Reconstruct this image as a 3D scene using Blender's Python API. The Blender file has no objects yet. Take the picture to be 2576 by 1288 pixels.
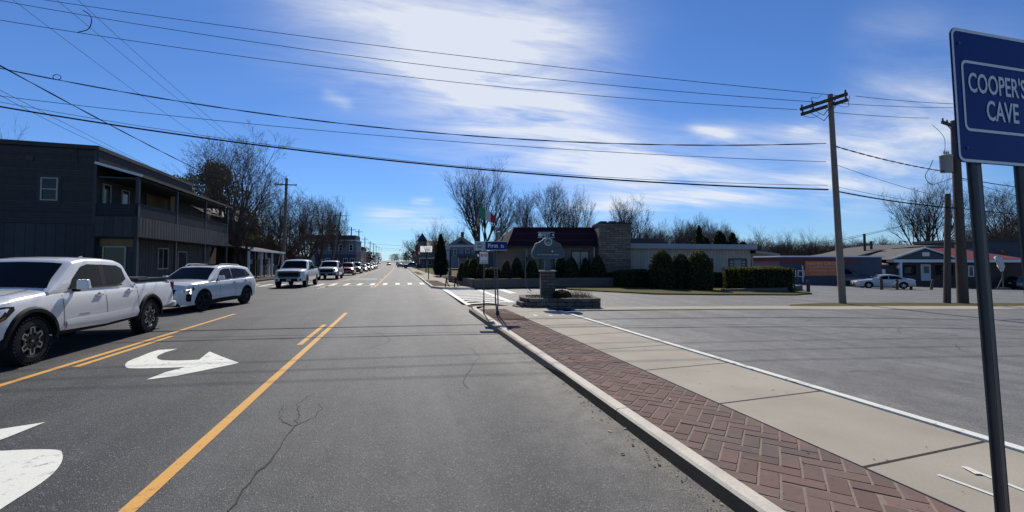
import bpy, bmesh, math, random
from mathutils import Vector, Matrix
R = math.radians
S = bpy.context.scene
COL = S.collection
# ------------------------------------------------------------------ camera, world, sun, exposure
FPX, CX, CY, HZ, CAMH = 1105.0, 1288.0, 619.0, 662.0, 1.70      # measured on the photo at 2576 px width
TH = math.atan((CX - 1009.0) / FPX)                               # camera turned right of the road axis
PT = math.atan((HZ - CY) / FPX)                                   # and tilted slightly up
cam = bpy.data.cameras.new('camera'); cam.sensor_width = 36; cam.lens = 36 * FPX / 2576
cam.shift_y = -(644 - CY) / 2576; cam.clip_end = 5000; cam.clip_start = 0.05
camo = bpy.data.objects.new('camera', cam); COL.objects.link(camo)
camo.location = (0, 0, CAMH); camo.rotation_euler = (R(90) + PT, 0, -TH)
S.camera = camo
SUN_EL, SUN_AZ = 41.0, 6.0                                        # azimuth east of +Y (road direction)
w = bpy.data.worlds.new('World'); S.world = w; w.use_nodes = True
def build_world():
    nt = w.node_tree; N = nt.nodes; L = nt.links
    N.clear()
    out = N.new('ShaderNodeOutputWorld'); bg = N.new('ShaderNodeBackground'); L.new(bg.outputs[0], out.inputs[0])
    sky = N.new('ShaderNodeTexSky'); sky.sky_type = 'NISHITA'; sky.sun_disc = False
    sky.sun_elevation = R(SUN_EL); sky.sun_rotation = R(SUN_AZ)
    sky.air_density = 1.0; sky.dust_density = 0.05; sky.ozone_density = 2.5; sky.altitude = 200
    bg.inputs['Strength'].default_value = 0.085
    tc = N.new('ShaderNodeTexCoord')
    sep = N.new('ShaderNodeSeparateXYZ'); L.new(tc.outputs['Generated'], sep.inputs[0])
    def mth(op, a, b=None, c=None, clamp=False):
        n = N.new('ShaderNodeMath'); n.operation = op; n.use_clamp = clamp
        for i, v in enumerate((a, b, c)):
            if v is None: continue
            if isinstance(v, (int, float)): n.inputs[i].default_value = v
            else: L.new(v, n.inputs[i])
        return n.outputs[0]
    az = mth('ARCTAN2', sep.outputs[0], sep.outputs[1]); el = mth('ARCSINE', sep.outputs[2])
    # cloud field: noise on a high flat layer, streaked
    zz = mth('MAXIMUM', sep.outputs[2], 0.03); zz = mth('ADD', zz, 0.12)
    px = mth('DIVIDE', sep.outputs[0], zz); py = mth('DIVIDE', sep.outputs[1], zz)
    cmb = N.new('ShaderNodeCombineXYZ'); L.new(px, cmb.inputs[0]); L.new(py, cmb.inputs[1])
    mp = N.new('ShaderNodeMapping'); L.new(cmb.outputs[0], mp.inputs[0])
    mp.inputs['Rotation'].default_value = (0, 0, R(-36)); mp.inputs['Scale'].default_value = (0.7, 2.6, 1)
    nz = N.new('ShaderNodeTexNoise'); nz.inputs['Scale'].default_value = 1.5; nz.inputs['Detail'].default_value = 10
    nz.inputs['Roughness'].default_value = 0.62; nz.inputs['Distortion'].default_value = 0.6
    L.new(mp.outputs[0], nz.inputs['Vector'])
    nz2 = N.new('ShaderNodeTexNoise'); nz2.inputs['Scale'].default_value = 0.9; nz2.inputs['Detail'].default_value = 6
    L.new(cmb.outputs[0], nz2.inputs['Vector'])
    def px2ae(x, y):
        d = Vector((math.sin(TH) * math.cos(PT), math.cos(TH) * math.cos(PT), math.sin(PT)))
        r = Vector((math.cos(TH), -math.sin(TH), 0)); u = r.cross(d)
        v = (d + r * ((x - CX) / FPX) + u * ((CY - y) / FPX)).normalized()
        return math.atan2(v.x, v.y), math.asin(v.z)
    # (x0,y0)-(x1,y1) axis of each cloud streak on the picture, half width in px, strength
    ST = [(720, -140, 1300, 260, 170, .72), (960, -180, 1420, 200, 190, .55), (1330, -60, 1520, 240, 150, .34), (1150, 130, 1600, 430, 130, .66), (1330, 250, 1620, 430, 60, .45),
          (1430, 400, 1990, 455, 46, .85), (1480, 522, 2050, 468, 24, .95), (1700, 352, 2100, 335, 34, .6), (1740, 322, 1840, 340, 14, .7), (1990, 325, 2060, 322, 8, .6), (2060, 460, 2420, 330, 85, .75),
          (2150, 300, 2560, 190, 95, .42), (2130, 90, 2360, 60, 40, .22), (930, 545, 1125, 552, 23, .95), (1035, 507, 1085, 507, 8, .8), (815, 236, 880, 262, 13, .55), (1270, 425, 1420, 402, 20, .5)]
    tot = None
    for x0, y0, x1, y1, hw, amp in ST:
        a0, e0 = px2ae(x0, y0); a1, e1 = px2ae(x1, y1)
        ca, ce = (a0 + a1) / 2, (e0 + e1) / 2; da, de = a1 - a0, e1 - e0
        ln = math.hypot(da, de) / 2; ux, uy = da / (2 * ln), de / (2 * ln); wd = hw / FPX
        A = mth('SUBTRACT', az, ca); E = mth('SUBTRACT', el, ce)
        s = mth('ADD', mth('MULTIPLY', A, ux / (ln * 1.1)), mth('MULTIPLY', E, uy / (ln * 1.1)))
        t = mth('ADD', mth('MULTIPLY', A, -uy / wd), mth('MULTIPLY', E, ux / wd))
        q = mth('ADD', mth('MULTIPLY', mth('MULTIPLY', s, s), mth('MULTIPLY', s, s)), mth('MULTIPLY', t, t))
        g = mth('MULTIPLY', mth('EXPONENT', mth('MULTIPLY', q, -0.9)), amp)
        tot = g if tot is None else mth('ADD', tot, g)
    n1 = mth('ADD', mth('MULTIPLY_ADD', nz.outputs['Fac'], 2.6, -.62), mth('MULTIPLY_ADD', nz2.outputs['Fac'], 1.5, -0.75))
    m1 = mth('MULTIPLY', tot, mth('MAXIMUM', n1, 0.12), clamp=True)
    m1 = mth('MULTIPLY', mth('POWER', m1, 1.2), 0.82)
    # deepen the blue a little, like the photograph
    tint = N.new('ShaderNodeMix'); tint.data_type = 'RGBA'; tint.blend_type = 'MULTIPLY'; tint.inputs[0].default_value = 1.0
    L.new(sky.outputs[0], tint.inputs[6]); tint.inputs[7].default_value = SKYTINT
    mix = N.new('ShaderNodeMix'); mix.data_type = 'RGBA'
    L.new(m1, mix.inputs[0]); L.new(tint.outputs[2], mix.inputs[6]); mix.inputs[7].default_value = (8.3, 8.6, 9.1, 1)
    L.new(mix.outputs[2], bg.inputs[0])
SKYTINT = (0.47, 0.70, 1.06, 1)
build_world()
sl = bpy.data.lights.new('sun', 'SUN'); sl.energy = 4.0; sl.angle = R(0.5); sl.color = (1, 0.945, 0.855)
slo = bpy.data.objects.new('sun', sl); COL.objects.link(slo)
slo.rotation_euler = (R(90 - SUN_EL), 0, R(180 - SUN_AZ))
S.view_settings.view_transform = 'Standard'; S.view_settings.look = 'None'
S.view_settings.exposure = 0.28; S.view_settings.gamma = 1.0
S.render.engine = 'CYCLES'
S.cycles.max_bounces = 6; S.cycles.transparent_max_bounces = 8

# ------------------------------------------------------------------ coordinates
st, ct = math.sin(TH), math.cos(TH)
def C(u, v): return (u * ct + v * st, -u * st + v * ct)           # camera-aligned ground axes -> world
def uv(X, Y): return (X * ct - Y * st, X * st + Y * ct)
def sp(t): return math.log1p(math.exp(min(t, 30))) if t < 30 else t
def gz(u): return -0.03 * min(2 * sp((u - 10) / 2), 70)            # the ground falls away to the right
def rz(Y): return 3.4e-5 * max(0, min(Y, 420) - 80) ** 2           # the main road climbs far ahead
def bx(Y): return -6e-5 * max(0, min(Y, 900) - 60) ** 2            # and bends slightly left
def Hh(X, Y):
    u, v = uv(X, Y); return gz(u) * max(0, min(1, (120 - v) / 40)) + rz(Y)
def P(x, y, z=0.0):                                               # photo pixel -> point on the plane at height z
    d = Vector((st * math.cos(PT), ct * math.cos(PT), math.sin(PT))); r = Vector((ct, -st, 0)); u = r.cross(d)
    v = d + r * ((x - CX) / FPX) + u * ((CY - y) / FPX); k = (z - CAMH) / v.z
    return Vector((v.x * k, v.y * k, z))
def at(x, v):                                                     # photo column + distance -> ground point (world X, Y)
    return C((x - CX) / FPX * v, v)
def zat(y, v): return CAMH + (HZ - y) / FPX * v

# ------------------------------------------------------------------ materials
def mat(name, color, rough=0.6, metal=0.0, spec=0.5, **k):
    """plain principled + optional noise variation: var=(scale, amount), grain=(scale, amount), bump=(scale, strength), island=amount"""
    m = bpy.data.materials.new(name); m.use_nodes = True
    nt = m.node_tree; N = nt.nodes; L = nt.links; b = N['Principled BSDF']
    b.inputs['Base Color'].default_value = (*color, 1); b.inputs['Roughness'].default_value = rough
    b.inputs['Metallic'].default_value = metal; b.inputs['Specular IOR Level'].default_value = spec
    if k.get('coat'): b.inputs['Coat Weight'].default_value = k['coat']; b.inputs['Coat Roughness'].default_value = 0.04
    if k.get('emit'): b.inputs['Emission Color'].default_value = (*k['emit'][:3], 1); b.inputs['Emission Strength'].default_value = k['emit'][3]
    if k.get('alpha'): b.inputs['Alpha'].default_value = k['alpha']
    if k.get('trans'):
        b.inputs['Transmission Weight'].default_value = k['trans']
    src = None
    tc = N.new('ShaderNodeTexCoord') if ('var' in k or 'grain' in k or 'bump' in k) else None
    def scaled(vec=None):
        v = k.get('stretch')
        if not v: return tc.outputs['Object']
        mp = N.new('ShaderNodeMapping'); mp.inputs['Scale'].default_value = v; L.new(tc.outputs['Object'], mp.inputs[0]); return mp.outputs[0]
    fac = None
    def addfac(o, amt):
        nonlocal fac
        n = N.new('ShaderNodeMath'); n.operation = 'MULTIPLY_ADD'; L.new(o, n.inputs[0]); n.inputs[1].default_value = amt * 2; n.inputs[2].default_value = 1 - amt
        if fac is None: fac = n.outputs[0]
        else:
            q = N.new('ShaderNodeMath'); q.operation = 'MULTIPLY'; L.new(fac, q.inputs[0]); L.new(n.outputs[0], q.inputs[1]); fac = q.outputs[0]
    for key in ('var', 'grain'):
        if key in k:
            n = N.new('ShaderNodeTexNoise'); n.inputs['Scale'].default_value = k[key][0]; n.inputs['Detail'].default_value = 5
            L.new(scaled(), n.inputs['Vector']); addfac(n.outputs['Fac'], k[key][1])
    if 'island' in k:
        g = N.new('ShaderNodeNewGeometry'); addfac(g.outputs['Random Per Island'], k['island'])
    if fac is not None:
        mx = N.new('ShaderNodeMix'); mx.data_type = 'RGBA'; mx.blend_type = 'MULTIPLY'; mx.inputs[0].default_value = 1
        mx.inputs[6].default_value = (*color, 1); L.new(fac, mx.inputs[7]); L.new(mx.outputs[2], b.inputs['Base Color'])
    if 'bump' in k:
        n = N.new('ShaderNodeTexNoise'); n.inputs['Scale'].default_value = k['bump'][0]; n.inputs['Detail'].default_value = 6; L.new(scaled(), n.inputs['Vector'])
        bp = N.new('ShaderNodeBump'); bp.inputs['Strength'].default_value = k['bump'][1]; bp.inputs['Distance'].default_value = k.get('bdist', 0.02)
        L.new(n.outputs['Fac'], bp.inputs['Height']); L.new(bp.outputs[0], b.inputs['Normal'])
    return m
def nodes_of(m): return m.node_tree.nodes, m.node_tree.links, m.node_tree.nodes['Principled BSDF']
def ramp(N, L, src, stops):
    r = N.new('ShaderNodeValToRGB'); L.new(src, r.inputs[0]); e = r.color_ramp.elements
    while len(e) < len(stops): e.new(0.5)
    for i, (p, c) in enumerate(stops): e[i].position = p; e[i].color = (*c, 1) if len(c) == 3 else c
    return r.outputs[0]
def mix(N, L, f, a, b, mode='MIX'):
    m = N.new('ShaderNodeMix'); m.data_type = 'RGBA'; m.blend_type = mode
    for i, v in ((0, f), (6, a), (7, b)):
        if isinstance(v, (int, float)): m.inputs[i].default_value = v
        elif isinstance(v, tuple): m.inputs[i].default_value = (*v, 1) if len(v) == 3 else v
        else: L.new(v, m.inputs[i])
    return m.outputs[2]
def noise(N, L, vec, sc, det=5, rough=.55):
    n = N.new('ShaderNodeTexNoise'); n.inputs['Scale'].default_value = sc; n.inputs['Detail'].default_value = det; n.inputs['Roughness'].default_value = rough
    L.new(vec, n.inputs['Vector']); return n.outputs['Fac']
def maprange(N, L, src, a, b, c=0., d=1.):
    n = N.new('ShaderNodeMapRange'); L.new(src, n.inputs[0])
    for i, v in enumerate((a, b, c, d)): n.inputs[i + 1].default_value = v
    return n.outputs[0]
def worn_paint(name, color, under, amount=.5, scale=9):
    m = mat(name, color, .7, spec=.25); N, L, b = nodes_of(m); tc = N.new('ShaderNodeTexCoord').outputs['Object']
    n1 = noise(N, L, tc, scale, 8, .75); n2 = noise(N, L, tc, .7, 3); n3 = noise(N, L, tc, 70, 2)
    ad = N.new('ShaderNodeMath'); ad.operation = 'MULTIPLY_ADD'; L.new(n2, ad.inputs[0]); ad.inputs[1].default_value = .35; L.new(n1, ad.inputs[2])
    f = maprange(N, L, ad.outputs[0], .50 + .30*(1-amount), .62 + .30*(1-amount), 0., .85)
    c = mix(N, L, 1., color, mix(N, L, n3, (.82,)*3, (1.14,)*3), 'MULTIPLY'); c = mix(N, L, 1., c, mix(N, L, n2, (.85,)*3, (1.1,)*3), 'MULTIPLY')
    L.new(mix(N, L, f, c, under), b.inputs['Base Color']); return m
def asphalt(name, dark, light, patch=0.35, kerbdust=False, lanes=False):
    m = mat(name, dark, 0.7, spec=0.25); N, L, b = nodes_of(m)
    tc = N.new('ShaderNodeTexCoord').outputs['Object']
    v = N.new('ShaderNodeTexVoronoi'); v.inputs['Scale'].default_value = 120; L.new(tc, v.inputs['Vector'])
    g = N.new('ShaderNodeSeparateColor'); L.new(v.outputs['Color'], g.inputs[0])
    grain = maprange(N, L, g.outputs[0], .0, 1., .66, 1.38)
    spk = maprange(N, L, g.outputs[1], .93, .97, 0., 1.)
    big = noise(N, L, tc, .55, 6, .6); mid = noise(N, L, tc, 4.5, 4); fine = noise(N, L, tc, 30, 3)
    mp = N.new('ShaderNodeMapping'); mp.inputs['Scale'].default_value = (1.6, .1, 1); L.new(tc, mp.inputs[0])
    streak = noise(N, L, mp.outputs[0], 1.4, 4)
    base = mix(N, L, maprange(N, L, big, .3, .7), dark, light)
    sepx = N.new('ShaderNodeSeparateXYZ'); L.new(tc, sepx.inputs[0])
    if lanes:   # older, paler lane right of the centre line; darker newer turn lane on the left
        f = maprange(N, L, sepx.outputs[0], -2.3, -1.2)
        base = mix(N, L, f, mix(N, L, maprange(N, L, big, .3, .7), (dark[0]*.55, dark[1]*.55, dark[2]*.56), dark), base)
    base = mix(N, L, 1., base, mix(N, L, maprange(N, L, streak, .3, .7), (.80, .80, .80), (1.16, 1.16, 1.15)), 'MULTIPLY')
    base = mix(N, L, 1., base, mix(N, L, maprange(N, L, mid, .3, .7), (.86, .86, .86), (1.12, 1.12, 1.12)), 'MULTIPLY')
    if kerbdust:
        w1 = N.new('ShaderNodeMath'); w1.operation = 'ADD'; L.new(sepx.outputs[0], w1.inputs[0])
        L.new(maprange(N, L, big, .2, .8, -.5, .5), w1.inputs[1])
        f = maprange(N, L, w1.outputs[0], 1.05, 2.15)
        q = N.new('ShaderNodeMath'); q.operation = 'MULTIPLY'; L.new(f, q.inputs[0]); L.new(maprange(N, L, mid, .25, .65, .25, 1.), q.inputs[1])
        base = mix(N, L, q.outputs[0], base, (.165, .152, .128))
    if lanes:   # polished wheel tracks and an oil-darkened lane centre, repeating across the lanes
        wv = N.new('ShaderNodeMath'); wv.operation = 'SINE'; k2 = N.new('ShaderNodeMath'); k2.operation = 'MULTIPLY_ADD'; L.new(sepx.outputs[0], k2.inputs[0]); k2.inputs[1].default_value = 3.5; k2.inputs[2].default_value = .6; L.new(k2.outputs[0], wv.inputs[0])
        base = mix(N, L, 1., base, mix(N, L, maprange(N, L, wv.outputs[0], -1., 1.), (.88, .88, .88), (1.10, 1.10, 1.09)), 'MULTIPLY')
    st_ = noise(N, L, tc, 2.1, 7, .75); base = mix(N, L, maprange(N, L, st_, .60, .72, 0., .5), base, tuple(c*.55 for c in dark)); base = mix(N, L, maprange(N, L, st_, .40, .28, 0., .35), base, tuple(min(1, c*1.5) for c in light))
    gr = N.new('ShaderNodeCombineColor'); [L.new(grain, gr.inputs[i]) for i in range(3)]
    base = mix(N, L, 1., base, gr.outputs[0], 'MULTIPLY')
    base = mix(N, L, spk, base, (.20, .195, .185))
    L.new(base, b.inputs['Base Color'])
    bp = N.new('ShaderNodeBump'); bp.inputs['Strength'].default_value = .55; bp.inputs['Distance'].default_value = .006
    L.new(v.outputs['Distance'], bp.inputs['Height']); L.new(bp.outputs[0], b.inputs['Normal'])
    return m
def boards(name, color, scale, axis, gap=.06, dark=.35, var=.15, rough=.7, bump=.6):
    """siding: repeating boards along the Object axis; axis 2 = clapboard, 0/1 = board and batten"""
    m = mat(name, color, rough, spec=.18); N, L, b = nodes_of(m)
    tc = N.new('ShaderNodeTexCoord').outputs['Object']; s = N.new('ShaderNodeSeparateXYZ'); L.new(tc, s.inputs[0])
    src = s.outputs[axis]
    if axis == 3: pass
    k = N.new('ShaderNodeMath'); k.operation = 'MULTIPLY'; L.new(src, k.inputs[0]); k.inputs[1].default_value = 1 / scale
    fr = N.new('ShaderNodeMath'); fr.operation = 'FRACT'; L.new(k.outputs[0], fr.inputs[0])
    fl = N.new('ShaderNodeMath'); fl.operation = 'FLOOR'; L.new(k.outputs[0], fl.inputs[0])
    wn = N.new('ShaderNodeTexWhiteNoise'); wn.noise_dimensions = '1D'; L.new(fl.outputs[0], wn.inputs['W'])
    edge = maprange(N, L, fr.outputs[0], 0., gap, 0., 1.)
    nz = noise(N, L, tc, 3, 4)
    c1 = mix(N, L, 1., color, mix(N, L, wn.outputs[0], (1 - var,) * 3, (1 + var,) * 3), 'MULTIPLY')
    c1 = mix(N, L, 1., c1, mix(N, L, nz, (.75,) * 3, (1.25,) * 3), 'MULTIPLY')
    L.new(mix(N, L, edge, tuple(c * dark for c in color), c1), b.inputs['Base Color'])
    bp = N.new('ShaderNodeBump'); bp.inputs['Strength'].default_value = bump; bp.inputs['Distance'].default_value = .02
    L.new(maprange(N, L, fr.outputs[0], 0., gap * 1.5, 0., 1.) if axis != 2 else fr.outputs[0], bp.inputs['Height']); L.new(bp.outputs[0], b.inputs['Normal'])
    return m
def masonry(name, c1, c2, mortar, bw, bh, msize=.012, rough=.85, plane='auto', var=.5):
    """bricks or coursed stone, on both wall directions (picked by the face normal)"""
    m = mat(name, c1, rough); N, L, b = nodes_of(m)
    tc = N.new('ShaderNodeTexCoord').outputs['Object']; s = N.new('ShaderNodeSeparateXYZ'); L.new(tc, s.inputs[0])
    a = N.new('ShaderNodeMath'); a.operation = 'ADD'; L.new(s.outputs[0], a.inputs[0]); L.new(s.outputs[1], a.inputs[1])
    cb = N.new('ShaderNodeCombineXYZ'); L.new(a.outputs[0], cb.inputs[0]); L.new(s.outputs[2], cb.inputs[1])
    bt = N.new('ShaderNodeTexBrick'); L.new(cb.outputs[0], bt.inputs['Vector']); bt.inputs['Scale'].default_value = 1
    bt.inputs['Brick Width'].default_value = bw; bt.inputs['Row Height'].default_value = bh; bt.inputs['Mortar Size'].default_value = msize
    bt.inputs['Color1'].default_value = (*c1, 1); bt.inputs['Color2'].default_value = (*c2, 1); bt.inputs['Mortar'].default_value = (*mortar, 1); bt.inputs['Bias'].default_value = 0
    nz = noise(N, L, tc, 6, 5)
    L.new(mix(N, L, 1., bt.outputs['Color'], mix(N, L, nz, (1 - var,) * 3, (1 + var,) * 3), 'MULTIPLY'), b.inputs['Base Color'])
    bp = N.new('ShaderNodeBump'); bp.inputs['Strength'].default_value = .7; bp.inputs['Distance'].default_value = .015; bp.invert = True
    L.new(bt.outputs['Fac'], bp.inputs['Height']); L.new(bp.outputs[0], b.inputs['Normal'])
    return m

# ------------------------------------------------------------------ mesh helpers
def spline(pts, n=6):
    pts = [Vector(p) for p in pts]; out = []
    for i in range(len(pts)-1):
        p0, p1, p2, p3 = pts[max(i-1, 0)], pts[i], pts[i+1], pts[min(i+2, len(pts)-1)]
        for k in range(n):
            t = k/n; out.append(.5*((2*p1) + (p2-p0)*t + (2*p0-5*p1+4*p2-p3)*t*t + (3*p1-p0-3*p2+p3)*t**3))
    return out + [pts[-1]]
class MB:
    def __init__(s): s.v = []; s.f = []; s.m = []
    def add(s, vs, fs, m=0):
        o = len(s.v); s.v += [tuple(p) for p in vs]; s.f += [tuple(i + o for i in f) for f in fs]; s.m += [m] * len(fs); return s
    def box(s, x0, x1, y0, y1, z0, z1, m=0):
        return s.add([(x0,y0,z0),(x1,y0,z0),(x1,y1,z0),(x0,y1,z0),(x0,y0,z1),(x1,y0,z1),(x1,y1,z1),(x0,y1,z1)],
                     [(0,3,2,1),(4,5,6,7),(0,1,5,4),(1,2,6,5),(2,3,7,6),(3,0,4,7)], m)
    def obox(s, M, sx, sy, sz, m=0):
        n = len(s.v); s.box(-sx/2, sx/2, -sy/2, sy/2, -sz/2, sz/2, m)
        for i in range(n, len(s.v)): s.v[i] = tuple(M @ Vector(s.v[i]))
        return s
    def beam(s, p, q, a, b, m=0, up=(0, 0, 1)):
        p, q = Vector(p), Vector(q); d = (q - p); L = d.length; d.normalize(); u = Vector(up)
        x = d.cross(u)
        if x.length < 1e-4: x = d.cross(Vector((1, 0, 0)))
        x.normalize(); z = x.cross(d)
        M = Matrix((( x.x, d.x, z.x, (p.x+q.x)/2), (x.y, d.y, z.y, (p.y+q.y)/2), (x.z, d.z, z.z, (p.z+q.z)/2), (0,0,0,1)))
        return s.obox(M, a, L, b, m)
    def cyl(s, p, q, r0, r1=None, n=8, m=0, cap=True):
        r1 = r0 if r1 is None else r1; p, q = Vector(p), Vector(q); d = (q - p).normalized()
        x = d.orthogonal().normalized(); y = d.cross(x); vs = []
        for c, r in ((p, r0), (q, r1)):
            for i in range(n):
                a = 2 * math.pi * i / n; vs.append(c + x * (r * math.cos(a)) + y * (r * math.sin(a)))
        fs = [(i, (i+1) % n, n + (i+1) % n, n + i) for i in range(n)]
        if cap: fs += [tuple(range(n-1, -1, -1)), tuple(range(n, 2*n))]
        return s.add(vs, fs, m)
    def tube(s, pts, r, n=6, m=0):
        pts = [Vector(p) for p in pts]; rs = r if isinstance(r, (list, tuple)) else [r] * len(pts); vs = []; x = None
        for i, p in enumerate(pts):
            d = (pts[min(i+1, len(pts)-1)] - pts[max(i-1, 0)]).normalized()
            x = d.orthogonal().normalized() if x is None else (x - d * x.dot(d)).normalized()
            y = d.cross(x)
            for j in range(n):
                a = 2 * math.pi * j / n; vs.append(p + x * (rs[i] * math.cos(a)) + y * (rs[i] * math.sin(a)))
        fs = [(i*n + j, i*n + (j+1) % n, (i+1)*n + (j+1) % n, (i+1)*n + j) for i in range(len(pts)-1) for j in range(n)]
        fs += [tuple(range(n-1, -1, -1)), tuple(range((len(pts)-1)*n, len(pts)*n))]
        return s.add(vs, fs, m)
    def prism(s, poly, a, b, fn, m=0):
        """extrude a 2D polygon; fn(p, q, t) -> 3D, t from a to b"""
        n = len(poly); vs = [fn(p, q, a) for p, q in poly] + [fn(p, q, b) for p, q in poly]
        fs = [tuple(range(n-1, -1, -1)), tuple(range(n, 2*n))] + [(i, (i+1) % n, n + (i+1) % n, n + i) for i in range(n)]
        return s.add(vs, fs, m)
    def lathe(s, prof, c, axis='z', n=20, m=0):
        """profile of (radius, height) round an axis through c"""
        vs = []; c = Vector(c)
        for r, h in prof:
            for i in range(n):
                a = 2 * math.pi * i / n; p, q = r * math.cos(a), r * math.sin(a)
                vs.append(c + Vector((p, q, h) if axis == 'z' else (h, p, q) if axis == 'x' else (p, h, q)))
        fs = [(i*n + j, i*n + (j+1) % n, (i+1)*n + (j+1) % n, (i+1)*n + j) for i in range(len(prof)-1) for j in range(n)]
        return s.add(vs, fs, m)
    def grid(s, fn, us, vs_, m=0, flip=False):
        nu, nv = len(us), len(vs_); V = [fn(a, b) for a in us for b in vs_]
        F = [(i*nv + j, (i+1)*nv + j, (i+1)*nv + j+1, i*nv + j+1) for i in range(nu-1) for j in range(nv-1)]
        if flip: F = [f[::-1] for f in F]
        return s.add(V, F, m)
    def build(s, name, mats, parent=None, smooth=None, loc=None, recalc=True):
        me = bpy.data.meshes.new(name); me.from_pydata(s.v, [], s.f)
        for m in (mats if isinstance(mats, (list, tuple)) else [mats]): me.materials.append(m)
        me.polygons.foreach_set('material_index', s.m)
        if recalc:
            b = bmesh.new(); b.from_mesh(me); bmesh.ops.recalc_face_normals(b, faces=b.faces); b.to_mesh(me); b.free()
        if smooth is not None:
            me.polygons.foreach_set('use_smooth', [True] * len(me.polygons)); me.set_sharp_from_angle(angle=R(smooth))
        me.update()
        o = bpy.data.objects.new(name, me); COL.objects.link(o)
        if parent: o.parent = parent
        if loc: o.location = loc
        return o
def tag(o, label, cat, group=None, kind=None):
    o['label'] = label; o['category'] = cat
    if group: o['group'] = group
    if kind: o['kind'] = kind
    return o
def struct(o, kind='structure'): o['kind'] = kind; return o
def thing(name, label, cat, loc=(0, 0, 0), rz_=0, group=None):
    o = bpy.data.objects.new(name, None); COL.objects.link(o); o.location = loc; o.rotation_euler = (0, 0, rz_); o.empty_display_size = .1
    return tag(o, label, cat, group)
KIDS = {}
def dup(root, loc, rz_=0, label=None, scale=None, group=None):
    def cp(o, par):
        c = o.copy(); COL.objects.link(c)
        if par: c.parent = par
        for ch in [k for k in o.children]: cp(ch, c)
        return c
    r = cp(root, None); r.location = loc; r.rotation_euler = (0, 0, rz_)
    if label: r['label'] = label
    if group: r['group'] = group
    if scale: r.scale = scale if isinstance(scale, tuple) else (scale,) * 3
    return r
def text(name, body, m, parent, width=None, height=None, fn=None, extrude=.003, bold=0.0, align='CENTER', shear=0.0):
    """lettering as a mesh in its own XY plane, fitted to width/height, then mapped by fn(x, y, z)"""
    cu = bpy.data.curves.new(name, 'FONT'); cu.body = body; cu.size = 1; cu.extrude = extrude; cu.offset = bold; cu.shear = shear
    cu.align_x = align; cu.align_y = 'CENTER'; cu.resolution_u = 3
    o = bpy.data.objects.new(name, cu); COL.objects.link(o)
    dg = bpy.context.evaluated_depsgraph_get(); me = bpy.data.meshes.new_from_object(o.evaluated_get(dg))
    bpy.data.objects.remove(o); bpy.data.curves.remove(cu)
    xs = [v.co.x for v in me.vertices]; ys = [v.co.y for v in me.vertices]
    cx, cy = (min(xs)+max(xs))/2, (min(ys)+max(ys))/2; sx = width / (max(xs)-min(xs)) if width else None; sy = height / (max(ys)-min(ys)) if height else None
    sx = sx or sy; sy = sy or sx
    for v in me.vertices:
        q = ((v.co.x - cx) * sx, (v.co.y - cy) * sy, v.co.z); v.co = fn(*q) if fn else q
    me.materials.append(m); me.name = name
    r = bpy.data.objects.new(name, me); COL.objects.link(r); r.parent = parent
    return r
# ------------------------------------------------------------------ shared materials
m_road = asphalt('road asphalt', (.062, .062, .061), (.088, .087, .085), kerbdust=True, lanes=True)
m_lot = asphalt('lot asphalt', (.150, .143, .130), (.205, .196, .178))
m_conc = mat('sidewalk concrete', (.375, .335, .265), .9, spec=.15, var=(1.1, .25), grain=(60, .14), bump=(150, .25), bdist=.004)
m_kerb = mat('kerb stone', (.58, .53, .43), .85, spec=.2, var=(3, .3), grain=(45, .22), bump=(60, .4), bdist=.006)
m_white = worn_paint('white road paint', (.76, .745, .64), (.14, .138, .125), .22)
m_worn = worn_paint('worn white road paint', (.74, .725, .66), (.16, .155, .14), .3)
m_yellow = worn_paint('yellow road paint', (.66, .345, .075), (.14, .115, .075), .16)
m_crack = mat('crack filler', (.02, .02, .02), .9)
m_brick = mat('brick pavers', (.195, .130, .108), .92, spec=.08, island=.16, bump=(90, .35), bdist=.004)
def _brick():
    N, L, b = nodes_of(m_brick); tc = N.new('ShaderNodeTexCoord').outputs['Object']; src = b.inputs['Base Color'].links[0].from_socket
    big = noise(N, L, tc, 1.7, 6, .65); fine = noise(N, L, tc, 28, 5, .7); mid = noise(N, L, tc, 7, 5, .7)
    c = mix(N, L, maprange(N, L, big, .42, .68, 0., .75), src, (.135, .115, .102)); c = mix(N, L, maprange(N, L, mid, .55, .75, 0., .6), c, (.235, .185, .15)); c = mix(N, L, maprange(N, L, fine, .58, .70, 0., .65), c, (.075, .06, .052))
    L.new(c, b.inputs['Base Color'])
_brick()
m_mortar = mat('paver mortar', (.25, .20, .155), .95, spec=.1, grain=(40, .3))
m_mulch = mat('mulch', (.10, .062, .045), .95, spec=.1, var=(2, .3), grain=(18, .5), bump=(25, .8))
m_grass = mat('lawn', (.10, .088, .034), .95, spec=.1, var=(.5, .35), grain=(9, .4), bump=(14, .7), bdist=.05)
m_dirt = mat('earth', (.11, .088, .06), .95, spec=.1, var=(.4, .3), grain=(5, .3))
m_black = mat('black rubber', (.012, .012, .013), .75, spec=.3)
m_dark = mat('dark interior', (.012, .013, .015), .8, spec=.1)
m_glass = mat('window glass', (.010, .011, .013), .08, spec=.35)
m_trim = mat('cream trim', (.34, .315, .25), .6, var=(4, .12))
m_wtrim = mat('white trim', (.64, .64, .63), .6, var=(3, .1))
m_galv = mat('galvanised steel', (.10, .105, .105), .5, .6, var=(3, .25))
m_dkmetal = mat('dark metal', (.03, .031, .033), .5, .4, var=(4, .3))
m_wood = mat('weathered pole timber', (.19, .165, .135), .85, spec=.2, var=(2, .3), grain=(12, .35), stretch=(6, 6, .4), bump=(14, .5))
m_wood_dk = mat('dark pole timber', (.085, .07, .058), .9, spec=.2, var=(2, .35), grain=(12, .4), stretch=(6, 6, .4), bump=(14, .5))
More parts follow.
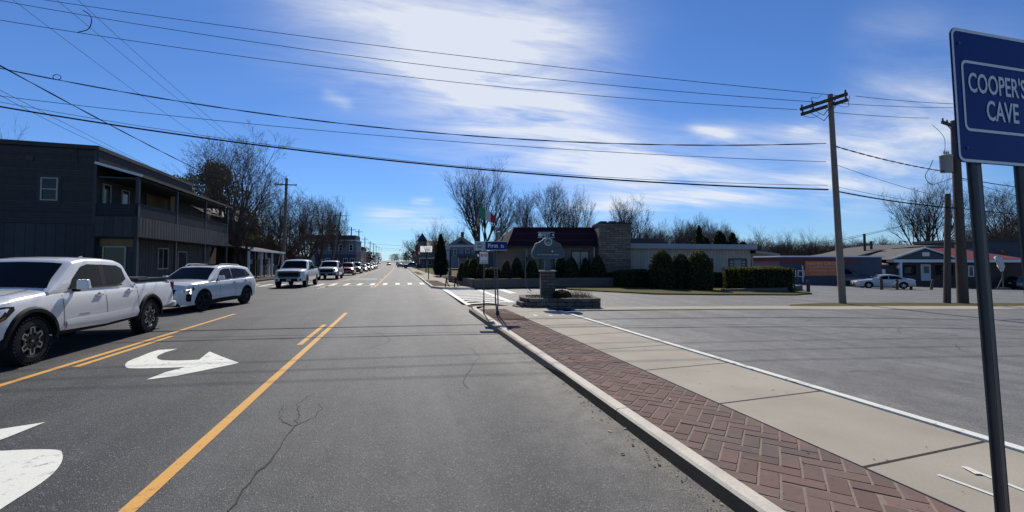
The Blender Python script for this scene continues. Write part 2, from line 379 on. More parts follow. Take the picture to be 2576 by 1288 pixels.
m_sleeper = mat('weathered sleeper timber', (.13, .115, .095), .9, spec=.2, var=(1.5, .3), grain=(14, .35), bump=(12, .4))
m_wire = mat('black cable', (.008, .008, .009), .9, spec=.1)
m_wire2 = mat('grey cable', (.03, .03, .034), .8, spec=.1)
m_insul = mat('brown insulator', (.09, .06, .05), .3)

# ------------------------------------------------------------------ ground sheets
def clipx(poly, f, lim, keep_less):
    out = []
    for i in range(len(poly)):
        a, b = poly[i], poly[(i+1) % len(poly)]; fa, fb = f(a) - lim, f(b) - lim
        if not keep_less: fa, fb = -fa, -fb
        if fa <= 0: out.append(a)
        if (fa < 0 < fb) or (fb < 0 < fa):
            t = fa / (fa - fb); out.append((a[0] + (b[0]-a[0])*t, a[1] + (b[1]-a[1])*t))
    return out
def sheet(name, poly, m, dz, step=2.5, side=None, uvspace=False):
    """a flat-lying polygon (world X, Y) draped on the terrain, cut into strips so that it follows it"""
    if uvspace: poly = [C(*p) for p in poly]
    mb = MB(); fu = lambda p: uv(*p)[0]; fv = lambda p: uv(*p)[1]
    us = [fu(p) for p in poly]; k = math.floor(min(us) / step)
    flat = max(us) < 5 and max(p[1] for p in poly) < 80
    if flat: cells = [poly]
    else:
        cells = []
        while k * step < max(us):
            c = clipx(clipx(poly, fu, (k+1)*step, True), fu, k*step, False); k += 1
            if len(c) < 3: continue
            vs = [fv(p) for p in c]; j = math.floor(min(vs) / 20)
            while j * 20 < max(vs):
                d = clipx(clipx(c, fv, (j+1)*20, True), fv, j*20, False); j += 1
                if len(d) >= 3: cells.append(d)
    for c in cells:
        c = [p for i, p in enumerate(c) if (Vector(p) - Vector(c[i-1])).length > 1e-4]
        if len(c) < 3: continue
        mb.add([(x, y, Hh(x, y) + dz) for x, y in c], [tuple(range(len(c)))])
    if side:                                                        # a kerb face round the edge
        n = len(poly)
        for i in range(n):
            a, b = poly[i], poly[(i+1) % n]
            mb.add([(*a, Hh(*a) + dz - side), (*b, Hh(*b) + dz - side), (*b, Hh(*b) + dz), (*a, Hh(*a) + dz)], [(0, 1, 2, 3)])
    o = mb.build(name, m, recalc=False)
    b = bmesh.new(); b.from_mesh(o.data)
    for f in b.faces:
        if abs(f.normal.z) > .5 and f.normal.z < 0: f.normal_flip()
    b.to_mesh(o.data); b.free()
    return o
# terrain reaching the horizon
g = MB(); us = [-1500, -700, -300, -120, -60, -30, -10, 0] + [4 + 3*i for i in range(26)] + [110, 200, 400, 900, 1600]
vs = [-40, 0, 20, 40, 60, 80, 100, 120, 150, 190, 240, 300, 380, 480, 600, 800, 1200, 2200]
g.grid(lambda a, b: (*C(a, b), Hh(*C(a, b)) - .06), us, vs, flip=True)
struct(g.build('ground', m_dirt, recalc=False))
# main road with bend and climb
def kerbx(Y): return 2.22 + .016 * (Y - 1) if Y < 18 else 2.05
rd = MB(); Ys = list(range(-16, 80, 4)) + list(range(80, 160, 8)) + list(range(160, 900, 20)); Xs = [-12.6, -9, -5.4, -1.8, 0, 2.6]
rd.grid(lambda y, x: (x + bx(y), y, rz(y)), Ys, Xs); ro = rd.build('road', m_road, recalc=False); struct(ro)
sheet('side_street', [(2.0, 15), (4.0, 15.1), (12, 16.2), (20.3, 18.6), (46, 26), (80, 36), (80, 75), (16, 75), (16, 45), (-4.9, 40), (-8.0, 28.0), (-3.4, 22)], m_lot, -.012, uvspace=True)['kind'] = 'structure'
# the side street's other half, left of the road
sheet('side_street', [(-40, 15.2), (-12.5, 17.0), (-12.5, 29.0), (-40, 27.0)], m_lot, -.012)['kind'] = 'structure'
# car park beside the pavement
sheet('parking_lot', [C(*uv(5.17, -12)), C(*uv(5.17, 13.9)), C(4, 15.05), C(12, 16.05), C(20.3, 18.45), C(46, 26), C(46, -12)], m_lot, .085)['kind'] = 'structure'
sheet('far_pavement', [C(2.2, 15.15), C(12, 16.1), C(20.3, 18.5), C(46, 26.1), C(46, 27.4), C(20.3, 19.75), C(12, 17.3), C(4.6, 16.35), C(2.0, 16.35)], m_conc, .09, side=.1)['kind'] = 'structure'
sheet('verge_grass', [C(10.8, 17.2), C(12.3, 17.35), C(20.3, 19.8), C(46, 27.45), C(46, 29.6), C(24, 22.8), C(20.3, 21.6), C(14, 19.6), C(11.4, 18.1)], m_grass, .07)['kind'] = 'structure'
# pavement: kerb, brick strip, concrete slabs
kb = MB(); yk = [-4, -1.2, 1.6, 4.4, 7.2, 10.0, 12.6, 15.3]
for a, b_ in zip(yk[:-1], yk[1:]):
    a += .006; b_ -= .006
    xa, xb = kerbx(a), kerbx(b_); z1 = .125
    V = [(xa-.02, a, -.02), (xa+.14, a, -.02), (xa+.14, a, z1), (xa+.02, a, z1), (xa, a, z1-.02)]; W = [(x - xa + xb, b_, z) for x, _, z in V]
    kb.add(V + W, [(4,3,2,1,0), (5,6,7,8,9)] + [(i, (i+1) % 5, 5+(i+1) % 5, 5+i) for i in range(5)])
# rounded corner of the kerb into the side street
prev = None
for i in range(9):
    a = R(180 - 90 * i / 8); x, y = kerbx(15.3) + 1.3 + 1.3 * math.cos(a), 15.3 + 1.5 * math.sin(a)
    d = Vector((math.cos(a), math.sin(a))); p = (x, y); q = (x - d.x * .14, y - d.y * .14); h = .125 * (1 - .75 * max(0, (i-2)/6))
    if prev:
        (p0, q0, h0) = prev
        kb.add([(*p0, -.02), (*p, -.02), (*p, h), (*p0, h0), (*q, h), (*q0, h0)], [(0, 1, 2, 3), (3, 2, 4, 5)])
    prev = (p, q, h)
ko = kb.build('kerb', [m_kerb, mat('shade-dark grimy kerb face', (.10, .080, .055), .95, spec=.1, var=(4, .3), grain=(40, .25))]); struct(ko)  # second colour is darkened to paint in shade on the face, besides grime
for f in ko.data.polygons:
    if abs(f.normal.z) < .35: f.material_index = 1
mo = MB(); mo.box(2.3, 3.5, -4, 15.2, -.02, .1075)
struct(mo.build('paving_bed', m_mortar))
bk = MB(); bw = .142; random.seed(3); c45 = math.sqrt(.5)
def rot45(p, q): return (3.0 + (p - q)*c45, (p + q)*c45 + 5.6)
for r in range(-62, 62):
    for c in range(-62, 62):
        k = (c - r) % 4; x, y = c*bw, r*bw
        if k == 0: rc = (x, x + 2*bw, y, y + bw)
        elif k == 3: rc = (x, x + bw, y, y + 2*bw)
        else: continue
        gsp = .0048; x0, x1, y0, y1 = rc[0]+gsp, rc[1]-gsp, rc[2]+gsp, rc[3]-gsp
        def cut(poly):
            poly = clipx(poly, lambda p: p[0], 3.49, True)
            if len(poly) > 2: poly = clipx(poly, lambda p: p[0] - kerbx(p[1]), .15, False)
            if len(poly) > 2: poly = clipx(poly, lambda p: p[1], 15.0, True)
            if len(poly) > 2: poly = clipx(poly, lambda p: p[1], -3.9, False)
            return poly
        e = .006; z = .112 + random.uniform(-.0018, .0018); tx, ty = random.uniform(-.012, .012), random.uniform(-.012, .012)
        lo = cut([rot45(*p) for p in ((x0, y0), (x1, y0), (x1, y1), (x0, y1))])
        if len(lo) < 3: continue
        hi = cut([rot45(*p) for p in ((x0+e, y0+e), (x1-e, y0+e), (x1-e, y1-e), (x0+e, y1-e))])
        if len(hi) < 3: continue
        cx_, cy_ = hi[0]; n_ = len(hi); top_ = [(a, b_, z + tx*(a-cx_) + ty*(b_-cy_)) for a, b_ in hi]
        if len(lo) == len(hi): bk.add(top_ + [(a, b_, .098) for a, b_ in lo], [tuple(range(n_))] + [(i, n_ + i, n_ + (i+1) % n_, (i+1) % n_) for i in range(n_)])
        else: bk.add(top_, [tuple(range(n_))])
struct(bk.build('brick_paving', m_brick, recalc=False))
sw = MB(); Y0 = -3.66
joints = [Y0 + 1.59 * i for i in range(12)] + [15.0]
for a, b_ in zip(joints[:-1], joints[1:]):
    e = .008; dy = .115
    sw.add([(3.497, a+e, .0), (5.04, a+e+dy, .0), (5.04, b_-e+dy, .0), (3.497, b_-e, .0), (3.505, a+e+.008, .118), (5.035, a+e+.008+dy, .118), (5.035, b_-e-.008+dy, .118), (3.505, b_-e-.008, .118)],
           [(4, 5, 6, 7), (0, 1, 5, 4), (1, 2, 6, 5), (2, 3, 7, 6), (3, 0, 4, 7)])
struct(sw.build('sidewalk', m_conc, recalc=False))
jo = MB(); jo.box(3.49, 5.06, -4, 15.1, -.02, .095); struct(jo.build('sidewalk_bed', mat('joint dirt', (.08, .07, .055), .95)))
cr = MB()                                                            # corner pad round to the side street
pts = [(2.55, 15.0), (3.0, 16.0), (3.7, 16.65), (5.6, 16.4), (6.3, 15.4), (6.1, 14.6), (5.05, 14.9)]
cr.add([(x, y, .112 if y < 16.2 else .05) for x, y in pts], [tuple(range(len(pts)))])
struct(cr.build('corner_pavement', m_conc, recalc=False))
cm = MB(); cm.add([(2.62, 12.6, .121), (3.42, 11.7, .121), (3.55, 12.6, .121), (3.3, 13.5, .121), (2.66, 14.1, .121)], [(0, 1, 2, 3, 4)])
struct(cm.build('soil_patch', m_mulch, recalc=False))
wk = MB(); wk.box(5.055, 5.165, -4, 13.8, 0, .135); struct(wk.build('white_edge_kerb', m_white))
# utility paint marks on the pavement
um = MB()
def stripe(mb, p, q, wd, z=.124):
    p, q = Vector(p), Vector(q); d = (q - p).normalized(); n = Vector((-d.y, d.x)) * wd / 2
    mb.add([(*(p+n), z), (*(p-n), z), (*(q-n), z), (*(q+n), z)], [(0, 3, 2, 1)])
def Pz(x, y, z): p = P(x, y, z); return (p.x, p.y)
stripe(um, Pz(2360, 1195, .12), Pz(2510, 1250, .12), .035); stripe(um, Pz(2427, 1176, .12), Pz(2590, 1240, .12), .035); stripe(um, Pz(2427, 1176, .12), Pz(2462, 1195, .12), .05, .1285)
for x, y in ((1342, 792), (1381, 793), (1410, 789)): stripe(um, Pz(x, y, .12), Pz(x + 9, y + 3, .12), .09)
struct(um.build('pavement_marking', m_worn, recalc=False))

# ------------------------------------------------------------------ road markings
ZM = .005
def ribbon(mb, pts, wd, z=ZM, m=0):
    pts = [Vector(p) for p in pts]; V = []
    for i, p in enumerate(pts):
        d = (pts[min(i+1, len(pts)-1)] - pts[max(i-1, 0)]).normalized(); n = Vector((-d.y, d.x)) * (wd if not isinstance(wd, list) else wd[i]) / 2
        for q in (p + n, p - n): V.append((q.x, q.y, z + Hh(q.x, q.y) if q.y > 60 else z))
    mb.add(V, [(2*i, 2*i+1, 2*i+3, 2*i+2) for i in range(len(pts)-1)], m)
def line(mb, X, a, b, wd, z=ZM):
    n = max(1, int((b - a) / 8)); ribbon(mb, [(X + bx(a + (b-a)*i/n), a + (b-a)*i/n) for i in range(n+1)], wd, z)
def marking(name, mb, m): return struct(mb.build(name, m, recalc=False))
y1 = MB(); line(y1, -1.80, -14, 16.0, .115); line(y1, -1.80, 32.5, 700, .115)
line(y1, -5.38, -14, 16.6, .115); line(y1, -5.38, 31.6, 700, .115)
for k in range(0, 60):
    for X in (-2.03, -5.15):
        a = (10.0 if X > -4 else 8.8) + 12.2 * k - 12.2; b_ = a + 3.1
        if 15.5 < b_ < 33 or 15.5 < a < 33: continue
        line(y1, X, a, b_, .11)
line(y1, -2.03, 32.5, 34.6, .11); line(y1, -5.15, 32.2, 34.6, .11)
marking('yellow_lane_markings', y1, m_yellow)
w1 = MB(); line(w1, -12.1, -14, 14, .11); line(w1, -12.1, 41, 300, .11)
for a in (35.1, 39.0): ribbon(w1, [(-12.2 + i*1.79, a - .04*i) for i in range(9)], .28, .011)
for i in range(15):
    x = -11.9 + i * .97; ribbon(w1, [(x, 35.4), (x, 38.8)], .34, .016)
for p, q in (((1228, 704.5), (1440, 703)), ((1228, 709), (1440, 709))): pass
for y in (47.5, 51.0): ribbon(w1, [(-4.9, y + .4), (-3.4, y), (-2.4, y)], .55)
marking('white_road_markings', w1, m_white)
cw = MB()
a0, a1, b0, b1 = Pz(1115, 726, 0), Pz(1174, 767, 0), Pz(1193, 724.5, 0), Pz(1289, 761, 0)
ribbon(cw, [a0, a1], .34, .0); ribbon(cw, [b0, b1], .34, .0)
for i in range(1, 12):
    t = i / 11.6; p = Vector(a0).lerp(Vector(a1), t); q = Vector(b0).lerp(Vector(b1), t); ribbon(cw, [p, q], .36, -.004)
ribbon(cw, [Pz(1250, 725, 0), Pz(1292, 738, 0)], .5, -.004)
marking('zebra_crossing', cw, m_worn)
# turn arrows: outline measured on the ground
AR = [(1190,195),(1060,203),(1000,222),(945,245),(880,270),(850,287),(838,303),(846,318),(872,326),(1000,326),(1245,318),(1110,352),(980,403),(1180,378),(1400,333),(1605,290),(1500,252),(1405,213),(1335,268),(1200,274),(1100,272),(1062,264),(1052,252),(1065,238),(1110,218)]
def z8(x, y): return P(x / 1.7886 / 1.4907, (1200 + y / 1.7886) / 1.4907, 0)
A1 = [z8(*p) for p in AR]; A1 = A1[:2] + spline(A1[1:11], 4)[1:] + A1[11:18] + spline(A1[18:], 3) 
ctr = (z8(980, 403) + z8(305, 688)) / 2
from mathutils.geometry import tessellate_polygon
def poly_fill(mb, pts, z):
    mb.add([(p.x, p.y, z) for p in pts], [tuple(t) for t in tessellate_polygon([[Vector((p.x, p.y, 0)) for p in pts]])])
ta = MB(); poly_fill(ta, A1, .006); poly_fill(ta, [ctr * 2 - p for p in A1], .006)
o = marking('turn_arrow_markings', ta, m_white)
b = bmesh.new(); b.from_mesh(o.data)
for f in b.faces:
    f.normal_update()
    if f.normal.z < 0: f.normal_flip()
b.to_mesh(o.data); b.free()
# cracks in the near lane
ck = MB(); random.seed(11)
def crack(pix, w0, w1):
    pts = []
    for i in range(len(pix)-1):
        p, q = P(*pix[i]), P(*pix[i+1]); n = 5
        for k in range(n):
            t = k / n; r = p.lerp(q, t); s = .018 if 0 < k else .008
            pts.append((r.x + random.uniform(-s, s), r.y + random.uniform(-s, s)))
    pts.append(P(*pix[-1])[:2]); n = len(pts)
    ribbon(ck, pts, [ (w0 + (w1-w0)*i/n) * random.uniform(.5, 1.4) for i in range(n)], .004)
crack([(572, 1288), (640, 1200), (695, 1140), (742, 1072)], .014, .014)
crack([(742, 1072), (752, 1040), (748, 1015), (790, 990)], .009, .003)
crack([(742, 1072), (708, 1060), (702, 1040), (715, 1020)], .008, .003)
crack([(742, 1072), (790, 1050), (812, 1028), (800, 1015)], .007, .003)
struct(ck.build('road_crack', m_crack, recalc=False))
lc = MB(); random.seed(19)
def wander(x, y, a, n, st, w0, z, mb):
    pts = [(x, y)]
    for i in range(n):
        a += random.gauss(0, .28); x += math.cos(a)*st; y += math.sin(a)*st; pts.append((x, y))
    pts = [p for p in pts if uv(*p)[1] < 14.6 and p[0] > 5.4]
    if len(pts) < 3: return
    V = []; P_ = [Vector(p) for p in pts]
    for i, p in enumerate(P_):
        d = (P_[min(i+1, len(P_)-1)] - P_[max(i-1, 0)]).normalized(); nn = Vector((-d.y, d.x)) * w0 * random.uniform(.4, 1.3) / 2
        for q in (p + nn, p - nn): V.append((q.x, q.y, z + Hh(q.x, q.y)))
    mb.add(V, [(2*i, 2*i+1, 2*i+3, 2*i+2) for i in range(len(P_)-1)])
for x, y, a, n in ((6.5, 5.2, .2, 30), (7.5, 9.0, -.25, 40), (9, 3.6, 1.1, 26), (10, 7.5, .1, 36), (12, 5.0, 1.3, 22), (6.2, 11.2, -.1, 34), (14, 8.2, -.6, 26), (8.6, 6.6, 2.0, 14), (11, 10, .7, 14)): wander(x, y, a, n, .22, .0075, .0895, lc)
struct(lc.build('parking_lot_crack', m_crack, recalc=False))
rc = MB()
for x, y, a, n in ((-3.2, 13.5, .1, 26), (-.6, 9.2, 1.4, 16), (.9, 6.0, 1.8, 18), (-4.6, 21, .05, 34), (-2, 25, -.05, 40)):
    pts = [(x, y)]
    for i in range(n): a += random.gauss(0, .25); x += math.cos(a)*.16; y += math.sin(a)*.16; pts.append((x, y))
    ribbon(rc, [p for p in pts if p[0] < 2.0], [.007*random.uniform(.4, 1.4) for _ in pts], .0038)
struct(rc.build('hairline_crack', mat('hairline crack', (.03, .03, .03), .95), recalc=False))
# restaurant island: lawn, pavement along the main road, mulch bed
lawn = [at(1430, 28.2), at(1500, 26.6), at(1650, 24.2), at(1800, 24.3), at(2000, 26.2), at(2040, 28.5), C(21.5, 33), C(27, 45), C(-1, 45), C(-2.3, 28.9), C(3.5, 31.5)]
sheet('restaurant_lawn', lawn, m_grass, .06, side=.1)['kind'] = 'structure'
sw2 = MB(); n = 30
def rp(X, Y): return (X + bx(Y), Y)
sheet('far_sidewalk', [(2.15, 31.0), (2.7, 29.2), (4.6, 28.3), (4.3, 60), (4.2, 78), rp(4.0, 120), rp(4.0, 200), rp(2.2, 200), rp(2.2, 120), (2.15, 78)], m_conc, .11, side=.12)['kind'] = 'structure'
sheet('mulch_bed', [(2.2, 31.2), (3.3, 31.0), (3.2, 40.5), (2.2, 41.5)], m_mulch, .118)['kind'] = 'structure'
sheet('front_lawn', [(4.3, 60), (20, 55), (20, 260), (0, 260), (1.5, 200), (2.8, 120), (4.2, 78)], m_grass, -.02)['kind'] = 'structure'
sheet('grass_verge', [(2.25, 62), (3.1, 62), (3.05, 84), (2.2, 84)], m_grass, .118)['kind'] = 'structure'
fk = MB()
for i in range(18):
    a, b_ = 30.5 + i*3, 33.48 + i*3
    if 14 < i < 16: continue
    fk.box(2.02, 2.17, a, b_, -.02, .135)
fk.beam((2.1, 30.45, .055), (2.7, 29.0, .045), .15, .17); fk.beam((2.7, 29.0, .04), (4.6, 28.1, .04), .15, .10)
struct(fk.build('far_kerb', m_kerb))
# left side pavement with its kerb
sheet('left_sidewalk', [(-14.2, 30), (-14.2, 230), (-17, 230), (-17, 30)], m_conc, .12, side=.13)['kind'] = 'structure'
sheet('left_brick_strip', [(-12.75, 30), (-12.75, 120), (-14.2, 120), (-14.2, 30)], m_mulch, .115, side=.12)['kind'] = 'structure'
# leaf litter and grit along the kerb and pavement
lt = MB(); random.seed(5)
for i in range(520):
    y = 1.2 + 13 * random.random() ** 1.6
    if i % 5: x = kerbx(y) - abs(random.gauss(0, .10)) - .02; z = .006
    else: x = random.uniform(kerbx(y) + .2, 5.0); z = .121
    s = random.uniform(.004, .016) * (1.0 if random.random() < .93 else 2.0); a = random.uniform(0, 6.28); c_, s_ = math.cos(a) * s, math.sin(a) * s
    k = random.choice((0, 0, 0, 1, 2)); hz = random.uniform(.001, .008)
    lt.add([(x + c_, y + s_, z), (x - s_*.6, y + c_*.6, z + hz), (x - c_, y - s_, z + hz*.4), (x + s_*.6, y - c_*.6, z + hz)], [(0, 1, 2, 3)], k)
for i in range(260):
    x, y = random.uniform(-5.3, 1.8), 1.5 + 14 * random.random(); s = random.uniform(.003, .009)
    lt.add([(x + s, y, .004), (x, y + s, .008), (x - s, y, .004), (x, y - s, .008)], [(0, 1, 2, 3)], random.choice((1, 3)))
struct(lt.build('leaf_litter', [mat('dead leaf brown', (.05, .03, .018), .9), mat('grit', (.3, .29, .26), .9), mat('dry leaf straw', (.36, .27, .10), .8), mat('pebble grey', (.5, .5, .48), .8)], recalc=False), 'stuff')
# ------------------------------------------------------------------ buildings
def frame_root(name, label, cat, X, Y, rot, z=None, group=None):
    return thing(name, label, cat, (X, Y, Hh(X, Y) if z is None else z), rot, group)
def window(root, x0, x1, z0, z1, y, frame_m, n=1, fw=.07, hbar=False, vbar=False, glass=None, out=-1, inner=None, axis='x', name='window', blind=None):
    """a framed window on a wall facing out*(y); x along the wall"""
    f = MB(); t = .06
    def bxx(a, b, c, d, p, q, mb=f, m=0):
        lo, hi = sorted((p, q))
        if axis == 'x': mb.box(a, b, lo, hi, c, d, m)
        else: mb.box(lo, hi, a, b, c, d, m)
    o = y + out * t
    bxx(x0, x0+fw, z0, z1, y - out*.02, o); bxx(x1-fw, x1, z0, z1, y - out*.02, o)
    bxx(x0+fw, x1-fw, z0, z0+fw, y - out*.02, o); bxx(x0+fw, x1-fw, z1-fw, z1, y - out*.02, o)
    if hbar: bxx(x0+fw, x1-fw, (z0+z1)/2-.03, (z0+z1)/2+.03, y - out*.02, y + out*.045)
    if vbar: bxx((x0+x1)/2-.03, (x0+x1)/2+.03, z0+fw, z1-fw, y - out*.02, y + out*.045)
    fo = f.build(name, frame_m, root)
    g = MB(); bxx(x0+fw, x1-fw, z0+fw, z1-fw, y - out*.01, y + out*.02, g); g.build('pane', glass or m_glass, fo)
    if blind:
        q = MB(); bxx(x0+fw+.02, x1-fw-.02, z0 + (z1-z0)*blind[0], z1-fw, y + out*.021, y + out*.026, q); q.build('blind', blind[1], fo)
    return fo
# --- dark two-storey building with the corner porch (left)
m_clap = boards('dark grey clapboard', (.052, .052, .054), .13, 2, .22, .4, .14)
m_bb = boards('dark grey board siding', (.056, .056, .057), .42, 0, .09, .3, .16)
m_bby = boards('dark grey batten siding', (.074, .074, .075), .34, 1, .34, .28, .14)
m_deck = mat('dark painted timber', (.030, .032, .038), .6, var=(3, .2))
m_osb = mat('raw plywood', (.19, .115, .045), .85, var=(3, .3), grain=(30, .25))
m_roofd = mat('dark roofing', (.035, .035, .038), .8, var=(2, .25), grain=(25, .2))
def left_building():
    r = frame_root('porch_building', 'dark grey two-storey building with a covered upstairs porch at its corner', 'building', -15.8, 28.0, R(1.5), 0)
    L = 11.6; W = 13; D = 1.9; LP = 13.9
    w1 = MB(); w1.box(-W, 0, 0, .2, 3.75, 7.75); w1.box(-.2, 0, .2, L, 0, 7.75); w1.box(-W, -.2, L-.2, L, 0, 7.75)
    w1.box(-.02, .06, 0, L, 7.1, 7.95); w1.build('wall', m_clap, r)
    lw = MB(); lw.box(-W, .0, .02, .18, 0, 3.75); lw.build('lower_wall', m_bb, r)
    rf = MB(); rf.add([(-W-.2, -.12, 8.12), (.12, -.12, 7.96), (.12, L+.1, 7.96), (-W-.2, L+.1, 8.12), (-W-.2, -.12, 7.82), (.12, -.12, 7.76), (.12, L+.1, 7.76), (-W-.2, L+.1, 7.82)],
                      [(0,1,2,3), (7,6,5,4), (0,4,5,1), (1,5,6,2), (2,6,7,3), (3,7,4,0)]); rf.build('roof', m_roofd, r)
    # shed roof over the porch
    pr = MB(); pr.add([(0, -.15, 7.12), (D+.25, -.15, 6.50), (D+.25, LP+.3, 6.50), (0, LP+.3, 7.12), (0, -.15, 6.96), (D+.25, -.15, 6.36), (D+.25, LP+.3, 6.36), (0, LP+.3, 6.96)],
                      [(0,1,2,3), (7,6,5,4), (0,4,5,1), (1,5,6,2), (2,6,7,3), (3,7,4,0)]); pr.build('porch_roof', m_roofd, r)
    tr = MB(); tr.beam((0, -.17, 7.04), (D+.25, -.17, 6.43), .05, .13); tr.build('rake_trim', m_wtrim, r)
    ce = MB(); ce.box(0, D, .05, LP, 6.28, 6.36); ce.build('porch_ceiling', m_deck, r)
    fl = MB(); fl.box(0, D, 0, LP, 3.14, 3.3); fl.box(.0, D, 0.0, LP, 4.16, 4.22); fl.build('porch_floor', m_deck, r)
    sk = MB(); sk.box(.02, D, -.05, .03, 3.12, 4.2); sk.build('porch_skirt', m_bb, r)
    sk = MB(); sk.box(D-.04, D+.05, -.05, LP, 3.12, 4.22); sk.build('porch_skirt', m_bby, r)
    m_rail = boards('dark rail boards', (.032, .035, .042), .16, 2, .18, .3, .1)
    ra = MB(); ra.box(.02, D, 0, .06, 4.25, 4.9); ra.build('railing', m_rail, r)
    ra = MB(); ra.box(D-.05, D, .2, LP, 4.25, 4.9); ra.box(D-.08, D+.03, .0, LP, 4.9, 4.96); ra.build('railing', m_rail, r)
    for y in (.08, 4.6, 9.2, 13.8):
        c = MB(); c.box(D-.13, D+.02, y-.08, y+.08, 4.22, 6.4); c.build('porch_post', m_deck, r)
        c = MB(); c.box(D-.12, D+.01, y-.07, y+.07, 0, 3.13); c.build('porch_post', m_deck, r)
    # windows: gable end, upstairs porch, ground floor
    window(r, -2.32, -1.60, 4.95, 6.15, -.03, m_trim, fw=.06, hbar=True); s = MB(); s.box(-2.50, -1.48, -.025, .02, 4.84, 6.28); s.build('window_surround', mat('black paint', (.012, .013, .018), .5), r)
    for y0, y1, z0, z1, bl in ((.55, 1.25, 4.9, 6.05, None), (2.3, 3.05, 4.9, 6.0, None), (8.6, 9.3, 4.4, 5.9, None)):
        window(r, y0, y1, z0, z1, .0, m_trim, axis='y', out=1, fw=.06)
    p = MB(); p.box(.05, .10, 4.9, 7.6, 4.25, 6.12); p.build('plywood_sheet', m_osb, r)
    p = MB(); p.box(.95, 1.0, 5.9, 6.95, 4.25, 6.2); p.build('plywood_sheet', m_osb, r)
    window(r, .22, 1.28, 1.35, 2.62, .34, m_trim, fw=.07); b_ = MB(); b_.box(.1, 1.6, .3, .335, 2.6, 3.0); b_.build('plywood_sheet', m_osb, r)
    gw = MB(); gw.box(.0, D-.2, .35, .45, 0, 3.12); gw.build('entry_wall', m_deck, r)
    do = MB(); do.box(1.34, 1.86, .29, .36, .1, 2.3); do.build('door', mat('black door', (.01, .011, .013), .5), r)
    fw_ = MB(); fw_.box(.5, .62, 2.2, LP, 0, 3.12); fw_.build('shop_front_wall', m_bby, r)
    window(r, 5.2, 6.6, 1.3, 2.7, .62, m_trim, axis='y', out=1, vbar=True); window(r, 8.0, 9.45, 1.2, 2.55, .62, m_trim, axis='y', out=1)
    st_ = MB(); st_.box(.4, 3.1, .6, 12, 0, .32); st_.build('step', mat('porch step concrete', (.12, .115, .11), .9, var=(2, .2)), r)
    v = MB(); v.box(-3.0, -2.7, -.05, 0, 7.0, 7.25); v.build('vent', m_deck, r)
    v = MB(); v.box(-5.8, -5.4, -.05, .02, 2.95, 3.25); v.build('vent', m_deck, r)
    co = MB(); co.box(-.12, .03, -.04, .02, 3.75, 7.75); co.build('corner_board', m_deck, r)
    pi = MB(); pi.tube([(-.9, -.05, 7.75), (-.9, -.05, 7.35), (-.82, -.05, 7.0)], .03); pi.build('gutter_pipe', m_deck, r)
left_building()
# generic house: box + roof + windows on the faces the street sees
def gable_roof(mb, x0, x1, y0, y1, z0, zr, along='y', ov=.35, th=.14, m=0):
    if along == 'y':
        xm = (x0+x1)/2; sl = (zr-z0)/((x1-x0)/2); e = z0 - sl*ov
        for s, xe in ((-1, x0-ov), (1, x1+ov)):
            mb.add([(xe, y0-ov, e), (xm, y0-ov, zr), (xm, y1+ov, zr), (xe, y1+ov, e), (xe, y0-ov, e+th), (xm, y0-ov, zr+th), (xm, y1+ov, zr+th), (xe, y1+ov, e+th)],
                   [(0,1,2,3), (4,5,6,7), (0,1,5,4), (2,3,7,6), (0,3,7,4)], m)
    else:
        ym = (y0+y1)/2; sl = (zr-z0)/((y1-y0)/2); e = z0 - sl*ov
        for ye in (y0-ov, y1+ov):
            mb.add([(x0-ov, ye, e), (x0-ov, ym, zr), (x1+ov, ym, zr), (x1+ov, ye, e), (x0-ov, ye, e+th), (x0-ov, ym, zr+th), (x1+ov, ym, zr+th), (x1+ov, ye, e+th)],
                   [(0,1,2,3), (4,5,6,7), (0,1,5,4), (2,3,7,6), (0,3,7,4)], m)
def gable_wall(mb, x0, x1, y, z0, zr, t=.15, m=0):
    mb.prism([(x0, z0), (x1, z0), ((x0+x1)/2, zr)], y, y+t, lambda p, q, k: (p, k, q), m)
